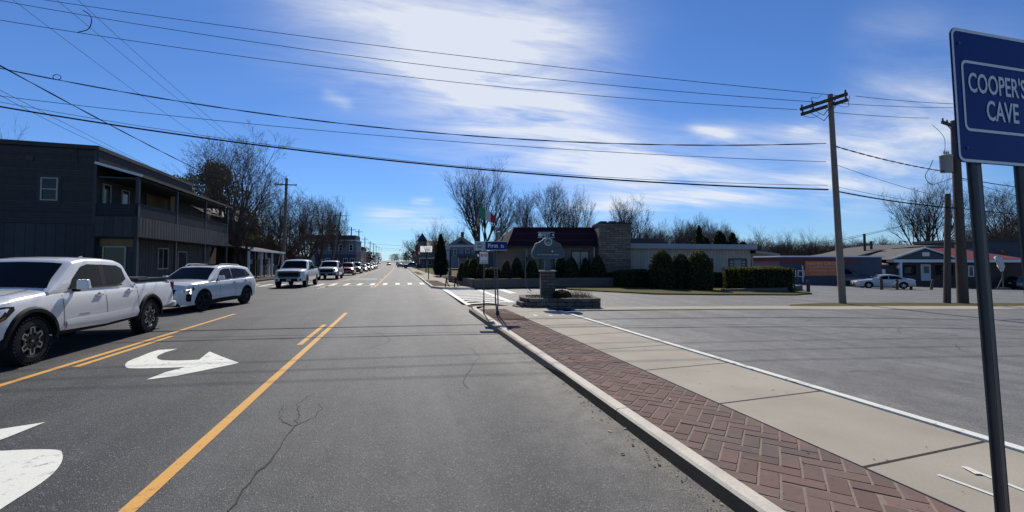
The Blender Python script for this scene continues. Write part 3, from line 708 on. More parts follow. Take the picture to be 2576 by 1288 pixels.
# --- brown brick house with an arched window behind the porch building, and its veranda
m_brown = masonry('brown brick', (.17, .105, .075), (.12, .075, .055), (.15, .12, .10), .22, .075)
m_stoneR = masonry('rubble stone', (.22, .19, .15), (.12, .10, .085), (.10, .09, .075), .45, .24, .03)
m_shing = boards('grey brown shingles', (.05, .04, .033), .22, 2, .12, .5, .25)
def arched_house():
    r = frame_root('brick_house', 'brown brick house with an arched window and a white-eaved veranda', 'house', -17.6, 45.5, 0, 0)
    w1 = MB(); w1.box(-10, 0, 0, 12, 0, 6.3); gable_wall(w1, -10, 0, 0, 6.3, 9.3); w1.build('wall', m_brown, r)
    rf = MB(); gable_roof(rf, -10, 0, 0, 12, 6.3, 9.3); rf.build('roof', m_shing, r)
    a = MB(); pts = [(-1.6, 4.0), (-.3, 4.0), (-.3, 5.0)] + [(-.95 + .65*math.cos(R(t)), 5.0 + .75*math.sin(R(t))) for t in range(20, 180, 20)] + [(-1.6, 5.0)]
    a.prism(pts, -.06, .02, lambda p, q, k: (p, k, q)); ao = a.build('arched_window', m_wtrim, r)
    a = MB(); a.prism([((p+.95)*.82-.95, (q-4.6)*.86+4.6) for p, q in pts], -.075, .02, lambda p, q, k: (p, k, q)); a.build('pane', mat('sky blue glass', (.10, .14, .2), .1), ao)
    qn = MB(); qn.box(.0, .5, -.05, .5, 0, 6.2); qn.build('corner_pier', mat('orange brick', (.30, .13, .075), .85, var=(4, .2)), r)
    v = MB(); v.add([(.4, 2, 3.6), (3.4, 2, 3.05), (3.4, 15, 3.05), (.4, 15, 3.6), (.4, 2, 3.42), (3.4, 2, 2.9), (3.4, 15, 2.9), (.4, 15, 3.42)], [(0,1,2,3), (7,6,5,4), (0,4,5,1), (1,5,6,2), (2,6,7,3)]); v.build('veranda_roof', m_shing, r)
    e = MB(); e.box(3.4, 3.5, 2, 15, 2.88, 3.08); e.build('eave_board', m_wtrim, r)
    for y in (2.2, 6.2, 10.2, 14.8):
        p = MB(); p.box(3.15, 3.32, y-.08, y+.08, 0, 2.9); p.build('veranda_post', m_wtrim, r)
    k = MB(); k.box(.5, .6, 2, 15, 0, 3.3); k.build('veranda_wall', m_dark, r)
arched_house()
def stone_wall():
    a = MB()
    a.box(-.3, .3, 0, 34, 0, 1.25); o = a.build('stone_wall', m_stoneR); o.location = (-18.4, 52, 0)
    tag(o, 'low rubble stone wall along the far left pavement', 'wall')
    c = MB(); c.box(-.36, .36, -.05, 34.05, 1.25, 1.35); c.build('coping', m_stoneR, o)
stone_wall()
def brown_house(name, label, X, Y, w_, d, h, hr, m, along='y', chim=True, dormer=False):
    r = frame_root(name, label, 'house', X, Y, R(2), rz(Y))
    w1 = MB(); w1.box(-w_, 0, 0, d, 0, h)
    if along == 'y': gable_wall(w1, -w_, 0, 0, h, hr)
    else: w1.prism([(0, h), (d, h), (d/2, hr)], -.15, 0, lambda p, q, k: (k, p, q))
    w1.build('wall', m, r); rf = MB(); gable_roof(rf, -w_, 0, 0, d, h, hr, along); ro_ = rf.build('roof', m_shing, r)
    for i in range(3):
        x = -w_ + w_*(i+.5)/3
        window(r, x-.45, x+.45, 1.2, 2.7, 0, m_wtrim, hbar=True)
        if h > 5: window(r, x-.45, x+.45, 4.0, 5.3, 0, m_wtrim, hbar=True)
    for i in range(3):
        y = d*(i+.5)/3
        window(r, y-.45, y+.45, 1.2, 2.7, 0, m_wtrim, hbar=True, axis='y', out=1)
        if h > 5: window(r, y-.45, y+.45, 4.0, 5.3, 0, m_wtrim, hbar=True, axis='y', out=1)
    if chim: c = MB(); c.box(-w_*.55, -w_*.55+.7, d*.4, d*.4+.7, hr-1.2, hr+1.0); c.build('chimney', m_brown, ro_)
    return r
m_bsid = boards('brown weathered siding', (.095, .072, .058), .18, 2, .12, .5, .2)
brown_house('gabled_house', 'brown shingled house with a steep gable behind the bare trees', -21, 66, 11, 12, 4.2, 9.0, m_bsid, 'x')
brown_house('cottage', 'low brown cottage with a pale roof edge beside the leaning pole', -20, 92, 9, 10, 3.2, 6.2, m_bsid, 'y', False)
# --- grey clapboard shop house with white windows, then the receding row of shops on the left
m_gsid = boards('blue grey clapboard', (.17, .19, .215), .16, 2, .1, .75, .08)
m_navy = mat('dark blue shop front', (.045, .058, .085), .6, var=(2, .15))
def grey_shop():
    v = 118; X0, Y0_ = at(806, v); X1, _ = at(893, v)
    r = frame_root('grey_shop_house', 'blue-grey two-storey clapboard house with a dark shop floor and white windows', 'house', X1, Y0_, R(-4), rz(Y0_))
    W = (893-795)/FPX*v
    z1, zm = 8.0, 4.0
    w1 = MB(); w1.box(-W, 0, 0, 9, zm, z1 - .3); w1.build('wall', m_gsid, r)
    w2 = MB(); w2.box(-W, -.0, .05, 9, 0, zm); w2.build('shop_wall', m_navy, r)
    c = MB(); c.box(-W-.1, .15, -.15, 9.1, z1-.3, z1); c.build('cornice', m_wtrim, r)
    rf = MB(); rf.box(-W-3, -W*.05, 2.5, 10, z1, z1+1.4); ro_ = rf.build('roof', m_roofd, r); k = MB(); k.box(-W*.55, -W*.55+.9, 3, 3.8, z1+1.4, z1+2.8); k.build('chimney', m_brown, ro_)
    for f in (.12, .38, .62, .88): window(r, -W*(1-f)-.5, -W*(1-f)+.5, 5.0, 6.7, 0, m_wtrim, hbar=True, fw=.13)
    for f in (.30, .50, .74, .92): window(r, -W*(1-f)-.6, -W*(1-f)+.6, 1.0, 3.0, .05, m_wtrim, vbar=True, fw=.14)
    d = MB(); d.box(-W*.86-.5, -W*.86+.5, -.03, .06, 0, 2.6); d.build('door', m_wtrim, r)
    for y in (2, 4.6, 7.2): window(r, y-.5, y+.5, 5.0, 6.7, 0, m_wtrim, hbar=True, axis='y', out=1)
grey_shop()
m_redb = masonry('red brick', (.16, .06, .045), (.115, .045, .035), (.14, .11, .09), .22, .075)
m_tanb = masonry('tan brick', (.24, .19, .14), (.18, .145, .11), (.17, .15, .13), .22, .075)
def shop(name, label, X, Y, w_, d, h, m, side=1, awn=None, fl=2, roofm=None, sign=None):
    """a flat-roofed shop; its street face is at local x=0 (side=1: left of the road), near end at y=0"""
    r = frame_root(name, label, 'shop', X + bx(Y), Y, math.atan((bx(Y+d)-bx(Y))/-d), rz(Y))
    s = side; A, B_ = (-w_, 0) if s > 0 else (0, w_)
    w1 = MB(); w1.box(A, B_, 0, d, -1, h); w1.build('wall', m, r)
    c = MB(); c.box(A-.15, B_+.15, -.15, d+.15, h, h+.4); c.build('cornice', roofm or m_roofd, r)
    n = max(2, int(d/3.2))
    for k in range(fl):
        for i in range(n):
            y = d*(i+.5)/n; window(r, y-.55, y+.55, 1.0+3.3*k, 2.8+3.3*k, 0, m_wtrim, axis='y', out=s, hbar=True, fw=.12)
        for i in range(2):
            x = A + (B_-A)*(i+.5)/2; window(r, x-.5, x+.5, 1.0+3.3*k, 2.7+3.3*k, 0, m_wtrim, hbar=True, fw=.12)
    if awn:
        a = MB(); a.add([(0, .5, 3.3), (0, d-.5, 3.3), (s*1.5, d-.5, 2.6), (s*1.5, .5, 2.6), (0, .5, 3.15), (0, d-.5, 3.15), (s*1.5, d-.5, 2.4), (s*1.5, .5, 2.4)], [(0,1,2,3), (7,6,5,4), (0,3,7,4), (3,2,6,7), (2,1,5,6)]); a.build('awning', awn, r)
    if sign: q = MB(); q.box(*sorted((s*.1, s*.25)), 1.0, d-1, 3.3, 4.1); q.build('fascia_board', sign, r)
    return r
m_awnr = mat('maroon awning', (.20, .035, .03), .8); m_cream = mat('cream render', (.38, .34, .27), .8, var=(1, .2))
shop('corner_shop', 'white-trimmed narrow shop just beyond the blue-grey house', -14.6, 128, 9, 10, 6.6, m_cream, 1, None, 2)
shop('brick_shop', 'dark red brick shop with a maroon awning on the left row', -14.4, 140, 10, 14, 8.2, m_redb, 1, m_awnr)
shop('brick_shop', 'tan brick three-storey shop farther along the left row', -14.6, 157, 10, 16, 9.6, m_tanb, 1, m_awnr, 3)
shop('brick_shop', 'brown low shop with a dark cornice on the left row', -14.6, 178, 10, 20, 6.0, m_brown, 1)
shop('brick_shop', 'dark brick building beyond the low brown shop', -15, 205, 10, 24, 8, m_redb, 1)
shop('brick_shop', 'last brown building of the left row near the crest', -15.5, 250, 10, 40, 6.4, m_brown, 1)
# --- right side of the main road
shop('sandwich_shop', 'brown brick shop with a red sign board and red awning right of the blue pickup', 9, 172, 12, 16, 7.6, m_brown, -1, m_awnr, 2, None, mat('red sign board', (.38, .035, .03), .6))
rs = MB(); rs.box(-1.4, 1.4, -.15, .15, 4.6, 8.2); rs.box(-.9, .9, -.5, -.2, 4.0, 5.0); o = rs.build('hanging_sign', mat('red sign paint', (.42, .04, .035), .5)); o.location = (7.2 + bx(165), 165, rz(165)); tag(o, 'red square sign on the front of the brown shop', 'sign')
shop('grey_shop', 'low grey shop beyond the red-signed one on the right', 8.5, 198, 12, 18, 5, m_cream, -1, m_awnr, 1)
shop('brick_shop', 'dark brick building right of the road near the crest', 9.5, 240, 12, 40, 7, m_redb, -1)
m_hgrey = boards('pale grey clapboard', (.26, .28, .31), .15, 2, .1, .75, .06); m_blueg = boards('slate blue clapboard', (.10, .125, .16), .15, 2, .1, .7, .06)
def greek_house():
    v = 112; X0, Y0_ = at(1126, v); W = 7.0
    r = frame_root('pediment_house', 'grey house with a white triangular pediment and a dark louvre', 'house', X0, Y0_, -TH*.6, .4)
    w1 = MB(); w1.box(0, W, 0, 12, 0, 5.8); gable_wall(w1, 0, W, 0, 5.8, 7.9); w1.build('wall', m_hgrey, r)
    rf = MB(); gable_roof(rf, 0, W, 0, 12, 5.8, 8.0, 'y', .5); ro_ = rf.build('roof', m_wtrim, r); c = MB(); c.box(3.3, 4.1, 2, 2.8, 7.4, 9.4); c.build('chimney', m_roofd, ro_)
    lv = MB(); lv.prism([(2.1, 6.25), (4.9, 6.25), (3.5, 7.2)], -.08, .02, lambda p, q, k: (p, k, q)); lv.build('louvre', m_dkmetal, r)
    en = MB(); en.box(-.4, W+.4, -.35, 0, 5.45, 5.85); en.build('entablature', m_wtrim, r)
    for x in (1.9, 5.0):
        window(r, x-.5, x+.5, 3.2, 4.9, 0, m_wtrim, hbar=True, fw=.12)
        for s in (-.95, .52): sh = MB(); sh.box(x+s, x+s+.42, -.05, .01, 3.2, 4.9); sh.build('shutter', m_blueg, r)
    p = MB(); p.box(2.6, 9.5, -2.2, 0, 2.75, 3.0); p.add([(2.4, -2.4, 3.0), (9.7, -2.4, 3.0), (9.7, 0, 3.6), (2.4, 0, 3.6)], [(0,1,2,3)]); p.build('veranda_roof', m_blueg, r)
    for x in (2.8, 5.0, 7.2, 9.3): q = MB(); q.box(x-.09, x+.09, -2.15, -1.97, 0, 2.75); q.build('veranda_post', m_wtrim, r)
    q = MB(); q.box(2.7, 9.4, -2.1, -2.0, .3, 1.0); q.build('railing', m_hgrey, r)
    for x in (3.9, 6.1): window(r, x-.6, x+.6, .9, 2.5, 0, m_wtrim, vbar=True, fw=.12)
    e = MB(); e.box(W, W+9, 3, 11, 0, 4.6); e.build('side_wing', m_blueg, r)
greek_house()
def turret_house():
    v = 150; X0, Y0_ = at(1062, v)
    r = frame_root('turret_house', 'brown house with a pointed corner turret behind the white sign', 'house', X0, Y0_, 0, rz(Y0_))
    w1 = MB(); w1.box(-1, 9, 0, 11, 0, 6.4); w1.build('wall', m_tanb, r); rf = MB(); gable_roof(rf, -1, 9, 0, 11, 6.4, 9.4, 'x'); rf.build('roof', m_shing, r)
    t = MB(); t.cyl((0, -.3, 0), (0, -.3, 9.0), 1.5, n=10); to = t.build('turret', m_tanb, r); t = MB(); t.cyl((0, -.3, 9.0), (0, -.3, 11.8), 1.9, .02, n=10); t.build('spire', m_roofd, to)
    c = MB(); c.box(6, 6.9, 5, 5.8, 8.8, 11.6); c.build('chimney', m_redb, r)
    for x in (2.6, 6.2):
        window(r, x-.5, x+.5, 4.0, 5.6, 0, m_wtrim, hbar=True, fw=.13); window(r, x-.5, x+.5, 1, 2.7, 0, m_wtrim, hbar=True, fw=.13)
    for x in (-1.0, 1.4, 4.4, 8): q = MB(); q.box(x-.2, x+.2, -2.2, -1.8, 0, 3); q.build('porch_column', m_wtrim, r)
    q = MB(); q.box(-1.2, 8.4, -2.4, 0, 3, 3.4); q.build('porch_roof', m_wtrim, r)
turret_house()
# --- restaurant with the dark red mansard roof
m_mans = boards('dark red roof tiles', (.032, .010, .018), .26, 2, .2, .35, .4, .8, 1.0)
m_tanst = masonry('tan split stone', (.22, .165, .125), (.14, .105, .085), (.15, .13, .11), .42, .085, .012)
m_grst = masonry('grey coursed stone', (.25, .195, .145), (.11, .088, .068), (.06, .055, .05), .62, .17, .016)
m_pan = boards('grey beige board siding', (.40, .345, .285), .30, 0, .10, .45, .07)
def camframe(name, label, cat, u, v, z): X, Y = C(u, v); return thing(name, label, cat, (X, Y, z), -TH)
def restaurant():
    r = camframe('restaurant', 'low stone restaurant under a dark red mansard roof', 'restaurant', 0, 34, -.05)
    # local x = u, local y = v - 34
    W0, W1 = .25, 6.55
    w1 = MB(); w1.box(W0, W1, 0, .3, 0, 3.1); w1.add([(W0, 0, 0), (W0-2.1, 17, 0), (W0-2.1, 17, 3.1), (W0, 0, 3.1)], [(0,1,2,3)]); w1.box(W0-2, W1, 15, 16, 0, 3.1); w1.build('wall', m_tanst, r)
    a, b_, c_, d = (-.4, -.55), (6.95, -.55), (6.95, 17), (-2.55, 17.4); A, B_, C_, D_ = (.15, .35), (6.42, .35), (6.42, 16), (-1.6, 16)
    m = MB(); zb, zt = 3.08, 4.5
    m.add([(*a, zb), (*b_, zb), (*c_, zb), (*d, zb), (*A, zt), (*B_, zt), (*C_, zt), (*D_, zt)], [(0,1,5,4), (1,2,6,5), (2,3,7,6), (3,0,4,7), (4,5,6,7), (3,2,1,0)]); m.build('mansard_roof', m_mans, r)
    t = MB(); t.box(.05, 6.5, .28, .45, zt, zt+.06); t.build('roof_edge', m_roofd, r)
    s = MB(); s.box(-.38, 6.93, -.5, .0, 2.98, 3.07); s.build('soffit', m_roofd, r)
    for x0, x1, bl in ((.95, 2.2, 0), (3.2, 4.0, 1), (4.55, 6.0, 2)):
        window(r, x0, x1, 1.0, 2.72, 0, m_dkmetal, fw=.09, vbar=(bl == 2), blind=(.08, mat('cream blind', (.36, .335, .27), .8)) if bl else None)
    f = MB(); f.box(.3, 6.5, -.03, .01, .75, .98); f.build('sill_course', m_grst, r)
    do = MB(); do.add([(W0-.25, 2, 0), (W0-.37, 3, 0), (W0-.37, 3, 2.3), (W0-.25, 2, 2.3)], [(0,1,2,3)]); do.add([(W0-.6, 5, .9), (W0-.84, 7, .9), (W0-.84, 7, 2.4), (W0-.6, 5, 2.4)], [(0,1,2,3)]); do.build('side_door', m_dkmetal, r)
    dp = MB(); dp.tube([(6.35, -.1, 0), (6.35, -.1, 3.0)], .05); dp.build('downpipe', m_wtrim, r)
    st_ = MB(); st_.box(6.55, 8.95, -.9, 1.8, 0, 4.72); so = st_.build('stone_tower', m_grst, r)
    k = MB(); k.box(6.5, 9.0, -.95, 1.85, 4.72, 4.82); [k.box(6.8+i*.7, 7.3+i*.7, -.3, .5, 4.82, 4.98) for i in range(3)]; k.build('coping', m_roofd, so)
    vent = MB(); vent.box(-1.7, -.9, 8, 9.2, 4.5, 5.1); vent.build('roof_vent', m_galv, r)
    return r
restaurant()
def panel_building():
    u0, v0, u1, v1 = 9.0, 34.6, 21.1, 37.3
    ang = math.atan2(v1-v0, u1-u0); X, Y = C(u0, v0)
    r = thing('office_annex', 'long low grey-beige panelled building with two dark windows', 'building', (X, Y, -.25), -TH + ang); L = math.hypot(u1-u0, v1-v0)
    w1 = MB(); w1.box(0, L-1.0, 0, 9, -1, 3.1); w1.build('wall', m_pan, r)
    f = MB(); f.box(-.1, L-.7, -.45, 9.3, 3.1, 3.5); f.build('fascia', mat('grey fascia', (.30, .31, .34), .6, var=(1, .1)), r)
    rf = MB(); rf.box(.0, 4.6, 2, 7, 3.5, 4.05); rf.build('raised_roof', m_roofd, r)
    m_poster = mat('faded window lettering', (.36, .36, .37), .7)
    for x0, x1 in ((6.1, 7.75), (9.25, 11.0)):
        wo = window(r, x0, x1, .75, 2.35, 0, m_dkmetal, fw=.09)
        p = MB(); w_ = (x1-x0)
        for i in range(5):
            z = 2.0 - i*.22; p.box(x1-.42, x1-.42+.3*(1-.13*i), -.028, -.02, z, z+.09)
            if x0 > 8: p.box(x0+.12, x0+.12+.3*(1-.1*i), -.028, -.02, z, z+.09)
        p.build('window_lettering', m_poster, wo)
        if x0 > 8: q = MB(); q.box(x0+.55, x0+1.2, -.03, -.02, 1.2, 2.2); q.build('poster', mat('pale poster', (.22, .24, .25), .6), wo)
    po = MB(); po.add([(L-1, -.6, 3.0), (L+1.4, -.6, 2.75), (L+1.4, 5, 2.75), (L-1, 5, 3.0), (L-1, -.6, 2.8), (L+1.4, -.6, 2.58), (L+1.4, 5, 2.58), (L-1, 5, 2.8)], [(0,1,2,3), (7,6,5,4), (0,4,5,1), (1,5,6,2), (2,6,7,3)]); po.build('porch_roof', mat('grey porch edge', (.28, .28, .28), .7), r)
    pw = MB(); pw.box(L-1.02, L-.2, .6, 5, -1, 2.8); pw.build('porch_wall', m_pan, r); d = MB(); d.box(L-.8, L-.4, .54, .6, 0, 2.2); d.build('door', m_dkmetal, r)
panel_building()
# --- timber planter wall round the restaurant bed
def timber_wall(name, label, pts, h, course=.2, th=.3, base=.0):
    r = thing(name, label, 'retaining wall', (*pts[0], base)); o0 = Vector((*pts[0], base)); mb = MB(); n = int(h/course); random.seed(len(pts))
    for (p, q) in zip(pts[:-1], pts[1:]):
        p, q = Vector((*p, 0)) - Vector((*pts[0], 0)), Vector((*q, 0)) - Vector((*pts[0], 0)); d = (q-p).normalized(); L = (q-p).length
        for k in range(n):
            s = -(.0 if k % 2 else 1.1)
            while s < L:
                a, b_ = max(0, s), min(L, s+2.4); s += 2.4
                if b_-a < .1: continue
                j = random.uniform(-.012, .012); nn = Vector((-d.y, d.x, 0))*j
                mb.beam(p + d*(a+.006) + nn + Vector((0, 0, course*(k+.5))), p + d*(b_-.006) + nn + Vector((0, 0, course*(k+.5))), th, course-.012)
    mb.build('timbers', m_sleeper, r); return r
timber_wall('timber_wall', 'stacked grey timber wall round the evergreen bed on the corner', [C(-5.2, 37.5), C(-2.5, 28.9), C(1.2, 30.4), C(4.9, 31.6), C(8.6, 31.8)], .62, base=.06)
timber_wall('timber_edging', 'low timber edging in front of the long flat hedge', [C(13.2, 27.6), C(18.2, 29.4), C(21.6, 33)], .4, base=-.32)
# soil filling the bed
sheet('planting_bed', [C(-5.0, 37.5), C(-2.4, 29.1), C(1.2, 30.6), C(4.9, 31.8), C(8.6, 32.0), C(9, 34), C(0, 34), C(-2, 40)], m_mulch, .45)['kind'] = 'structure'
# --- Group building with the orange sign
m_bluew = mat('dark blue metal siding', (.035, .045, .085), .6, var=(.8, .2)); m_maroon = mat('maroon band', (.10, .018, .024), .6, var=(1, .15)); m_white_paint = mat('white enamel', (.75, .75, .74), .5, var=(3, .08))
def hayes():
    v = 50.0; u0 = (1960-CX)/FPX*v; z0 = gz(u0) - .15; X, Y = C(u0, v)
    r = thing('blue_warehouse', 'dark blue and maroon warehouse with a large orange sign', 'building', (X, Y, z0), -TH + R(3)); L = 9.3; H = zat(644.5, v) - z0
    w1 = MB(); w1.box(0, L, 0, 10, -1, H*.72); w1.build('wall', m_bluew, r); b_ = MB(); b_.box(0, L, -.02, 10, H*.72, H-.1); b_.build('upper_band', m_maroon, r)
    e = MB(); e.box(-.05, L+3.2, -.12, 10, H-.1, H+.06); e.build('roof_edge', m_white_paint, r)
    s2 = MB(); s2.box(L, L+3.2, .3, 10, -1, H-.1); s2.build('side_bay', m_bluew, r)
    lw = MB(); lw.box(-1.6, 0, 1.5, 10, -1, H*.55); lw.build('lean_to', mat('pale blue metal', (.30, .34, .42), .6), r)
    # sign
    k = v/FPX; sx0, sx1 = (2025-1960)*k*1.0, (2128-1960)*k; zt, zb = zat(657, v)-z0, zat(694, v)-z0
    s = MB(); s.box(sx0, sx1, -.12, -.02, zb, zt); so = s.build('sign_panel', mat('orange sign', (.60, .135, .03), .6, var=(1, .1)), r); sc = (sx0+sx1)/2
    m_let = mat('faded white lettering', (.52, .44, .37), .6)
    for body, f, hh, ww in (('HAYES GROUP', .17, .40, .90), ('WORKFORCE HOUSING', .42, .22, .80), ('ATTAINABLE LUXURY', .63, .24, .80), ('(518)792-9142', .87, .27, .70)):
        z = zt - (zt-zb)*f; text('sign_lettering', body, m_let, so, (sx1-sx0)*ww, hh*(zt-zb)*.55, lambda x, y, zz, z=z: (sc + x, -.125 - zz, z + y), .004, .0)
    window(r, 1.0, 1.9, .9, 1.65, 0, m_wtrim, fw=.09, vbar=True); window(r, 2.1, 2.9, .9, 1.65, 0, m_wtrim, fw=.09)
    pp = MB(); pp.tube([(2.55+.1, -.1, .3), (2.65, -.1, 2.2)], .07); pp.build('downpipe', m_white_paint, r)
hayes()
# --- brick shop with grey gable and red roof on the right
m_gablew = boards('charcoal gable boards', (.075, .08, .085), .18, 2, .1, .6, .1); m_redroof = boards('red metal roof', (.21, .055, .038), .35, 0, .1, .6, .08, .5); m_groof = mat('grey shingle roof', (.085, .078, .07), .85, var=(1.5, .15), grain=(12, .25))
m_dkbrick = masonry('dark red brown brick', (.085, .042, .033), (.06, .032, .027), (.08, .065, .055), .22, .075)
def gable_shop():
    v = 58.0; k = v/FPX; x0 = 2227; u0 = (x0-CX)*k; z0 = zat(716, v); X, Y = C(u0, v)
    def lx(px): return (px-x0)*k
    def lz(py): return zat(py, v) - z0
    r = thing('gable_shop', 'brick corner shop with a charcoal gable and a red roof slope', 'shop', (X, Y, z0), -TH - R(2))
    eb = lz(660); gb_ = lz(653); pk = lz(624); AX = 2306
    w1 = MB(); w1.box(lx(2246), lx(2690), 0, 10, -1, eb+.2); w1.build('wall', m_dkbrick, r)
    g_ = MB(); g_.prism([(lx(2234), gb_), (lx(2380), gb_), (lx(AX), pk-.2)], -1.0, -.85, lambda p, q, t: (p, t, q)); g_.build('gable', m_gablew, r)
    bm_ = MB(); bm_.box(lx(2232), lx(2545), -1.05, .2, eb, gb_); bm_.build('white_beam', m_wtrim, r)
    tr = MB()
    for a in (2222, 2392): tr.beam((lx(a), -1.12, gb_+.02), (lx(AX), -1.12, pk+.02), .08, .22)
    tr.build('rake_trim', m_wtrim, r)
    rf = MB(); rf.add([(lx(AX), -1.1, pk+.05), (lx(2392), -1.1, gb_+.05), (lx(2552), -1.1, gb_+.05), (lx(2468), 4.2, lz(622)), (lx(AX), 4.2, lz(622))], [(0,1,2,3,4)]); rf.add([(lx(AX), -1.1, pk+.05), (lx(2222), -1.1, gb_), (lx(2222), 5, gb_), (lx(AX), 5, pk)], [(0,1,2,3)], 1); rf.build('red_roof', [m_redroof, m_groof], r)
    vt = MB(); vt.box(lx(2300), lx(2317), -1.06, -.98, lz(645), lz(635)); vt.build('gable_vent', m_wtrim, r)
    br = MB(); T = [(2150, 645), (2220, 634), (2294, 616), (2377, 607.5), (2432, 606), (2480, 607)]; n = len(T)
    br.add([(lx(a), 5, lz(b_)-.5) for a, b_ in T] + [(lx(a), 12, lz(b_)) for a, b_ in T] + [(lx(a), 5.1, lz(656)) for a, b_ in T], [(i, i+1, n+i+1, n+i) for i in range(n-1)] + [(i, i+1, 2*n+i+1, 2*n+i) for i in range(n-1)]); br.build('main_roof', m_groof, r)
    rv = MB(); rv.box(lx(2370), lx(2390), 3.6, 4.6, lz(624), lz(617)); rv.build('roof_vent', m_roofd, r)
    for px, t_ in ((2277, 579), (2295, 600)): f = MB(); f.tube([(lx(px), 7, lz(640)), (lx(px), 7, lz(t_))], .16, 8); f.build('flue', m_dkmetal, r)
    for a, w_ in ((2257, 45), (2344, 48)):
        wo = window(r, lx(a), lx(a+w_), lz(694), lz(665), 0, m_dkmetal, fw=.12, glass=m_dark)
        s = MB(); random.seed(a); c0 = lx(a+w_*.55)
        for i in range(9): z = lz(672 + 1.8*i); s.box(c0 - random.uniform(.2, .6), c0 + random.uniform(.2, .6), -.03, -.021, z-.03, z+.03)
        s.build('window_graphic', mat('grey decal', (.13, .13, .12), .7), wo)
    d = MB(); d.box(lx(2311), lx(2335), -.08, .02, lz(706), lz(664.5)); do = d.build('door', mat('pale blue door', (.42, .45, .50), .5), r); d = MB(); d.box(lx(2318), lx(2331), -.09, -.07, lz(687), lz(670)); d.build('pane', m_glass, do)
    for px in (2249, 2402): p = MB(); p.box(lx(px)-.14, lx(px)+.14, -1.0, -.72, 0, eb); p.build('porch_post', m_wtrim, r)
    window(r, lx(2426), lx(2440), lz(696), lz(668), 0, m_wtrim, fw=.14)
    lw = MB(); lw.box(lx(2158), lx(2248), 2.5, 8, -1, lz(652)); lw.box(lx(2196), lx(2246), 0, 2.5, -1, lz(668)); lw.build('left_wing', m_gablew, r)
    f = MB(); f.box(lx(2148), lx(2222), 1.4, 2.4, lz(652), lz(647)); f.build('eave_board', m_wtrim, r)
    cn = MB(); cn.add([(lx(2142), 2.0, lz(657)), (lx(2232), 2.0, lz(657)), (lx(2226), -.6, lz(664)), (lx(2142), -.6, lz(669.5)), (lx(2142), 2.0, lz(659)), (lx(2232), 2.0, lz(659)), (lx(2226), -.6, lz(667)), (lx(2142), -.6, lz(672))], [(0,1,2,3), (7,6,5,4), (0,3,7,4), (3,2,6,7)]); cn.build('canopy', boards('tan corrugated canopy', (.40, .28, .20), .3, 0, .4, .72, .05), r)
    for px in (2145, 2175): p = MB(); p.box(lx(px)-.08, lx(px)+.08, -.5, -.35, -.5, lz(670)); p.build('canopy_post', m_wtrim, r)
    nt_ = MB(); nt_.box(lx(2210), lx(2225), -.06, .0, lz(689), lz(677)); nt_.build('notice', m_white_paint, r)
    lp = MB(); lp.lathe([(.0, 0), (.16, .05), (.2, .3), (.08, .5), (0, .52)], (lx(2241), -1.1, lz(676)), n=10); lp.build('wall_lamp', m_wtrim, r)
gable_shop()
def slate_block():
    v = 74; k = v/FPX; u0 = (2462-CX)*k; z0 = zat(714, v); X, Y = C(u0, v)
    r = thing('slate_building', 'tall slate-blue windowless building at the right edge', 'building', (X, Y, z0), -TH); L = 260*k; H = zat(607, v)-z0
    w1 = MB(); w1.box(0, L, 0, 12, -1, H); w1.build('wall', boards('slate blue siding', (.065, .075, .095), .25, 2, .1, .7, .06), r)
    c = MB(); c.box(-.2, L+.2, -.2, 12, H, H+.5); c.build('cornice', m_roofd, r)
    t = MB(); t.box(L*.3, L, -.08, .02, H*.6, H*.6+.08); t.build('trim_line', m_wtrim, r); ch = MB(); ch.box(.8, 1.6, -3, -2.2, H*.5, H*.78); ch.build('chimney', m_dkbrick, r)
slate_block()
# ------------------------------------------------------------------ vehicles (front faces -y, wheels on z=0)
def paint(name, c, rough=.28): return mat(name, c, rough, spec=.5, coat=.9)
m_pwhite = paint('white car paint', (.75, .72, .66)); m_pred = paint('red car paint', (.35, .02, .018)); m_pblack = paint('black car paint', (.010, .010, .012)); m_pdkb = paint('dark blue car paint', (.012, .016, .026))
m_pblue = paint('blue car paint', (.012, .03, .075)); m_pgrey = paint('grey car paint', (.12, .125, .13)); m_psilver = paint('silver car paint', (.42, .43, .44)); m_pgreen = paint('dark green car paint', (.01, .018, .016))
m_plast = mat('black plastic', (.011, .011, .012), .7, spec=.2); m_tyre = mat('tyre rubber', (.016, .016, .016), .85, spec=.25, bump=(60, .4), bdist=.01); m_chrome = mat('chrome', (.6, .6, .6), .15, 1.0)
m_alloy = mat('machined alloy', (.50, .51, .52), .3, .8); m_rimd = mat('dark rim', (.02, .02, .022), .4, .5); m_lens = mat('headlamp lens', (.75, .77, .78), .08, spec=.8); m_tail = mat('tail lamp', (.30, .008, .008), .15)
m_lit = mat('lit headlamp', (.9, .9, .85), .1, emit=(1, .97, .86, 4)); m_carglass = mat('car glass', (.004, .0045, .006), .06, spec=.09)
m_plate = mat('licence plate', (.5, .52, .5), .5); m_amber = mat('amber lens', (.45, .13, .01), .2)
def interp(tab, y):
    if y <= tab[0][0]: return tab[0][1]
    for (a, p), (b_, q) in zip(tab[:-1], tab[1:]):
        if y <= b_: return p + (q - p) * (y - a) / (b_ - a)
    return tab[-1][1]
def sm(tab, y, h=.10): return (interp(tab, y-h) + 2*interp(tab, y) + interp(tab, y+h)) / 4
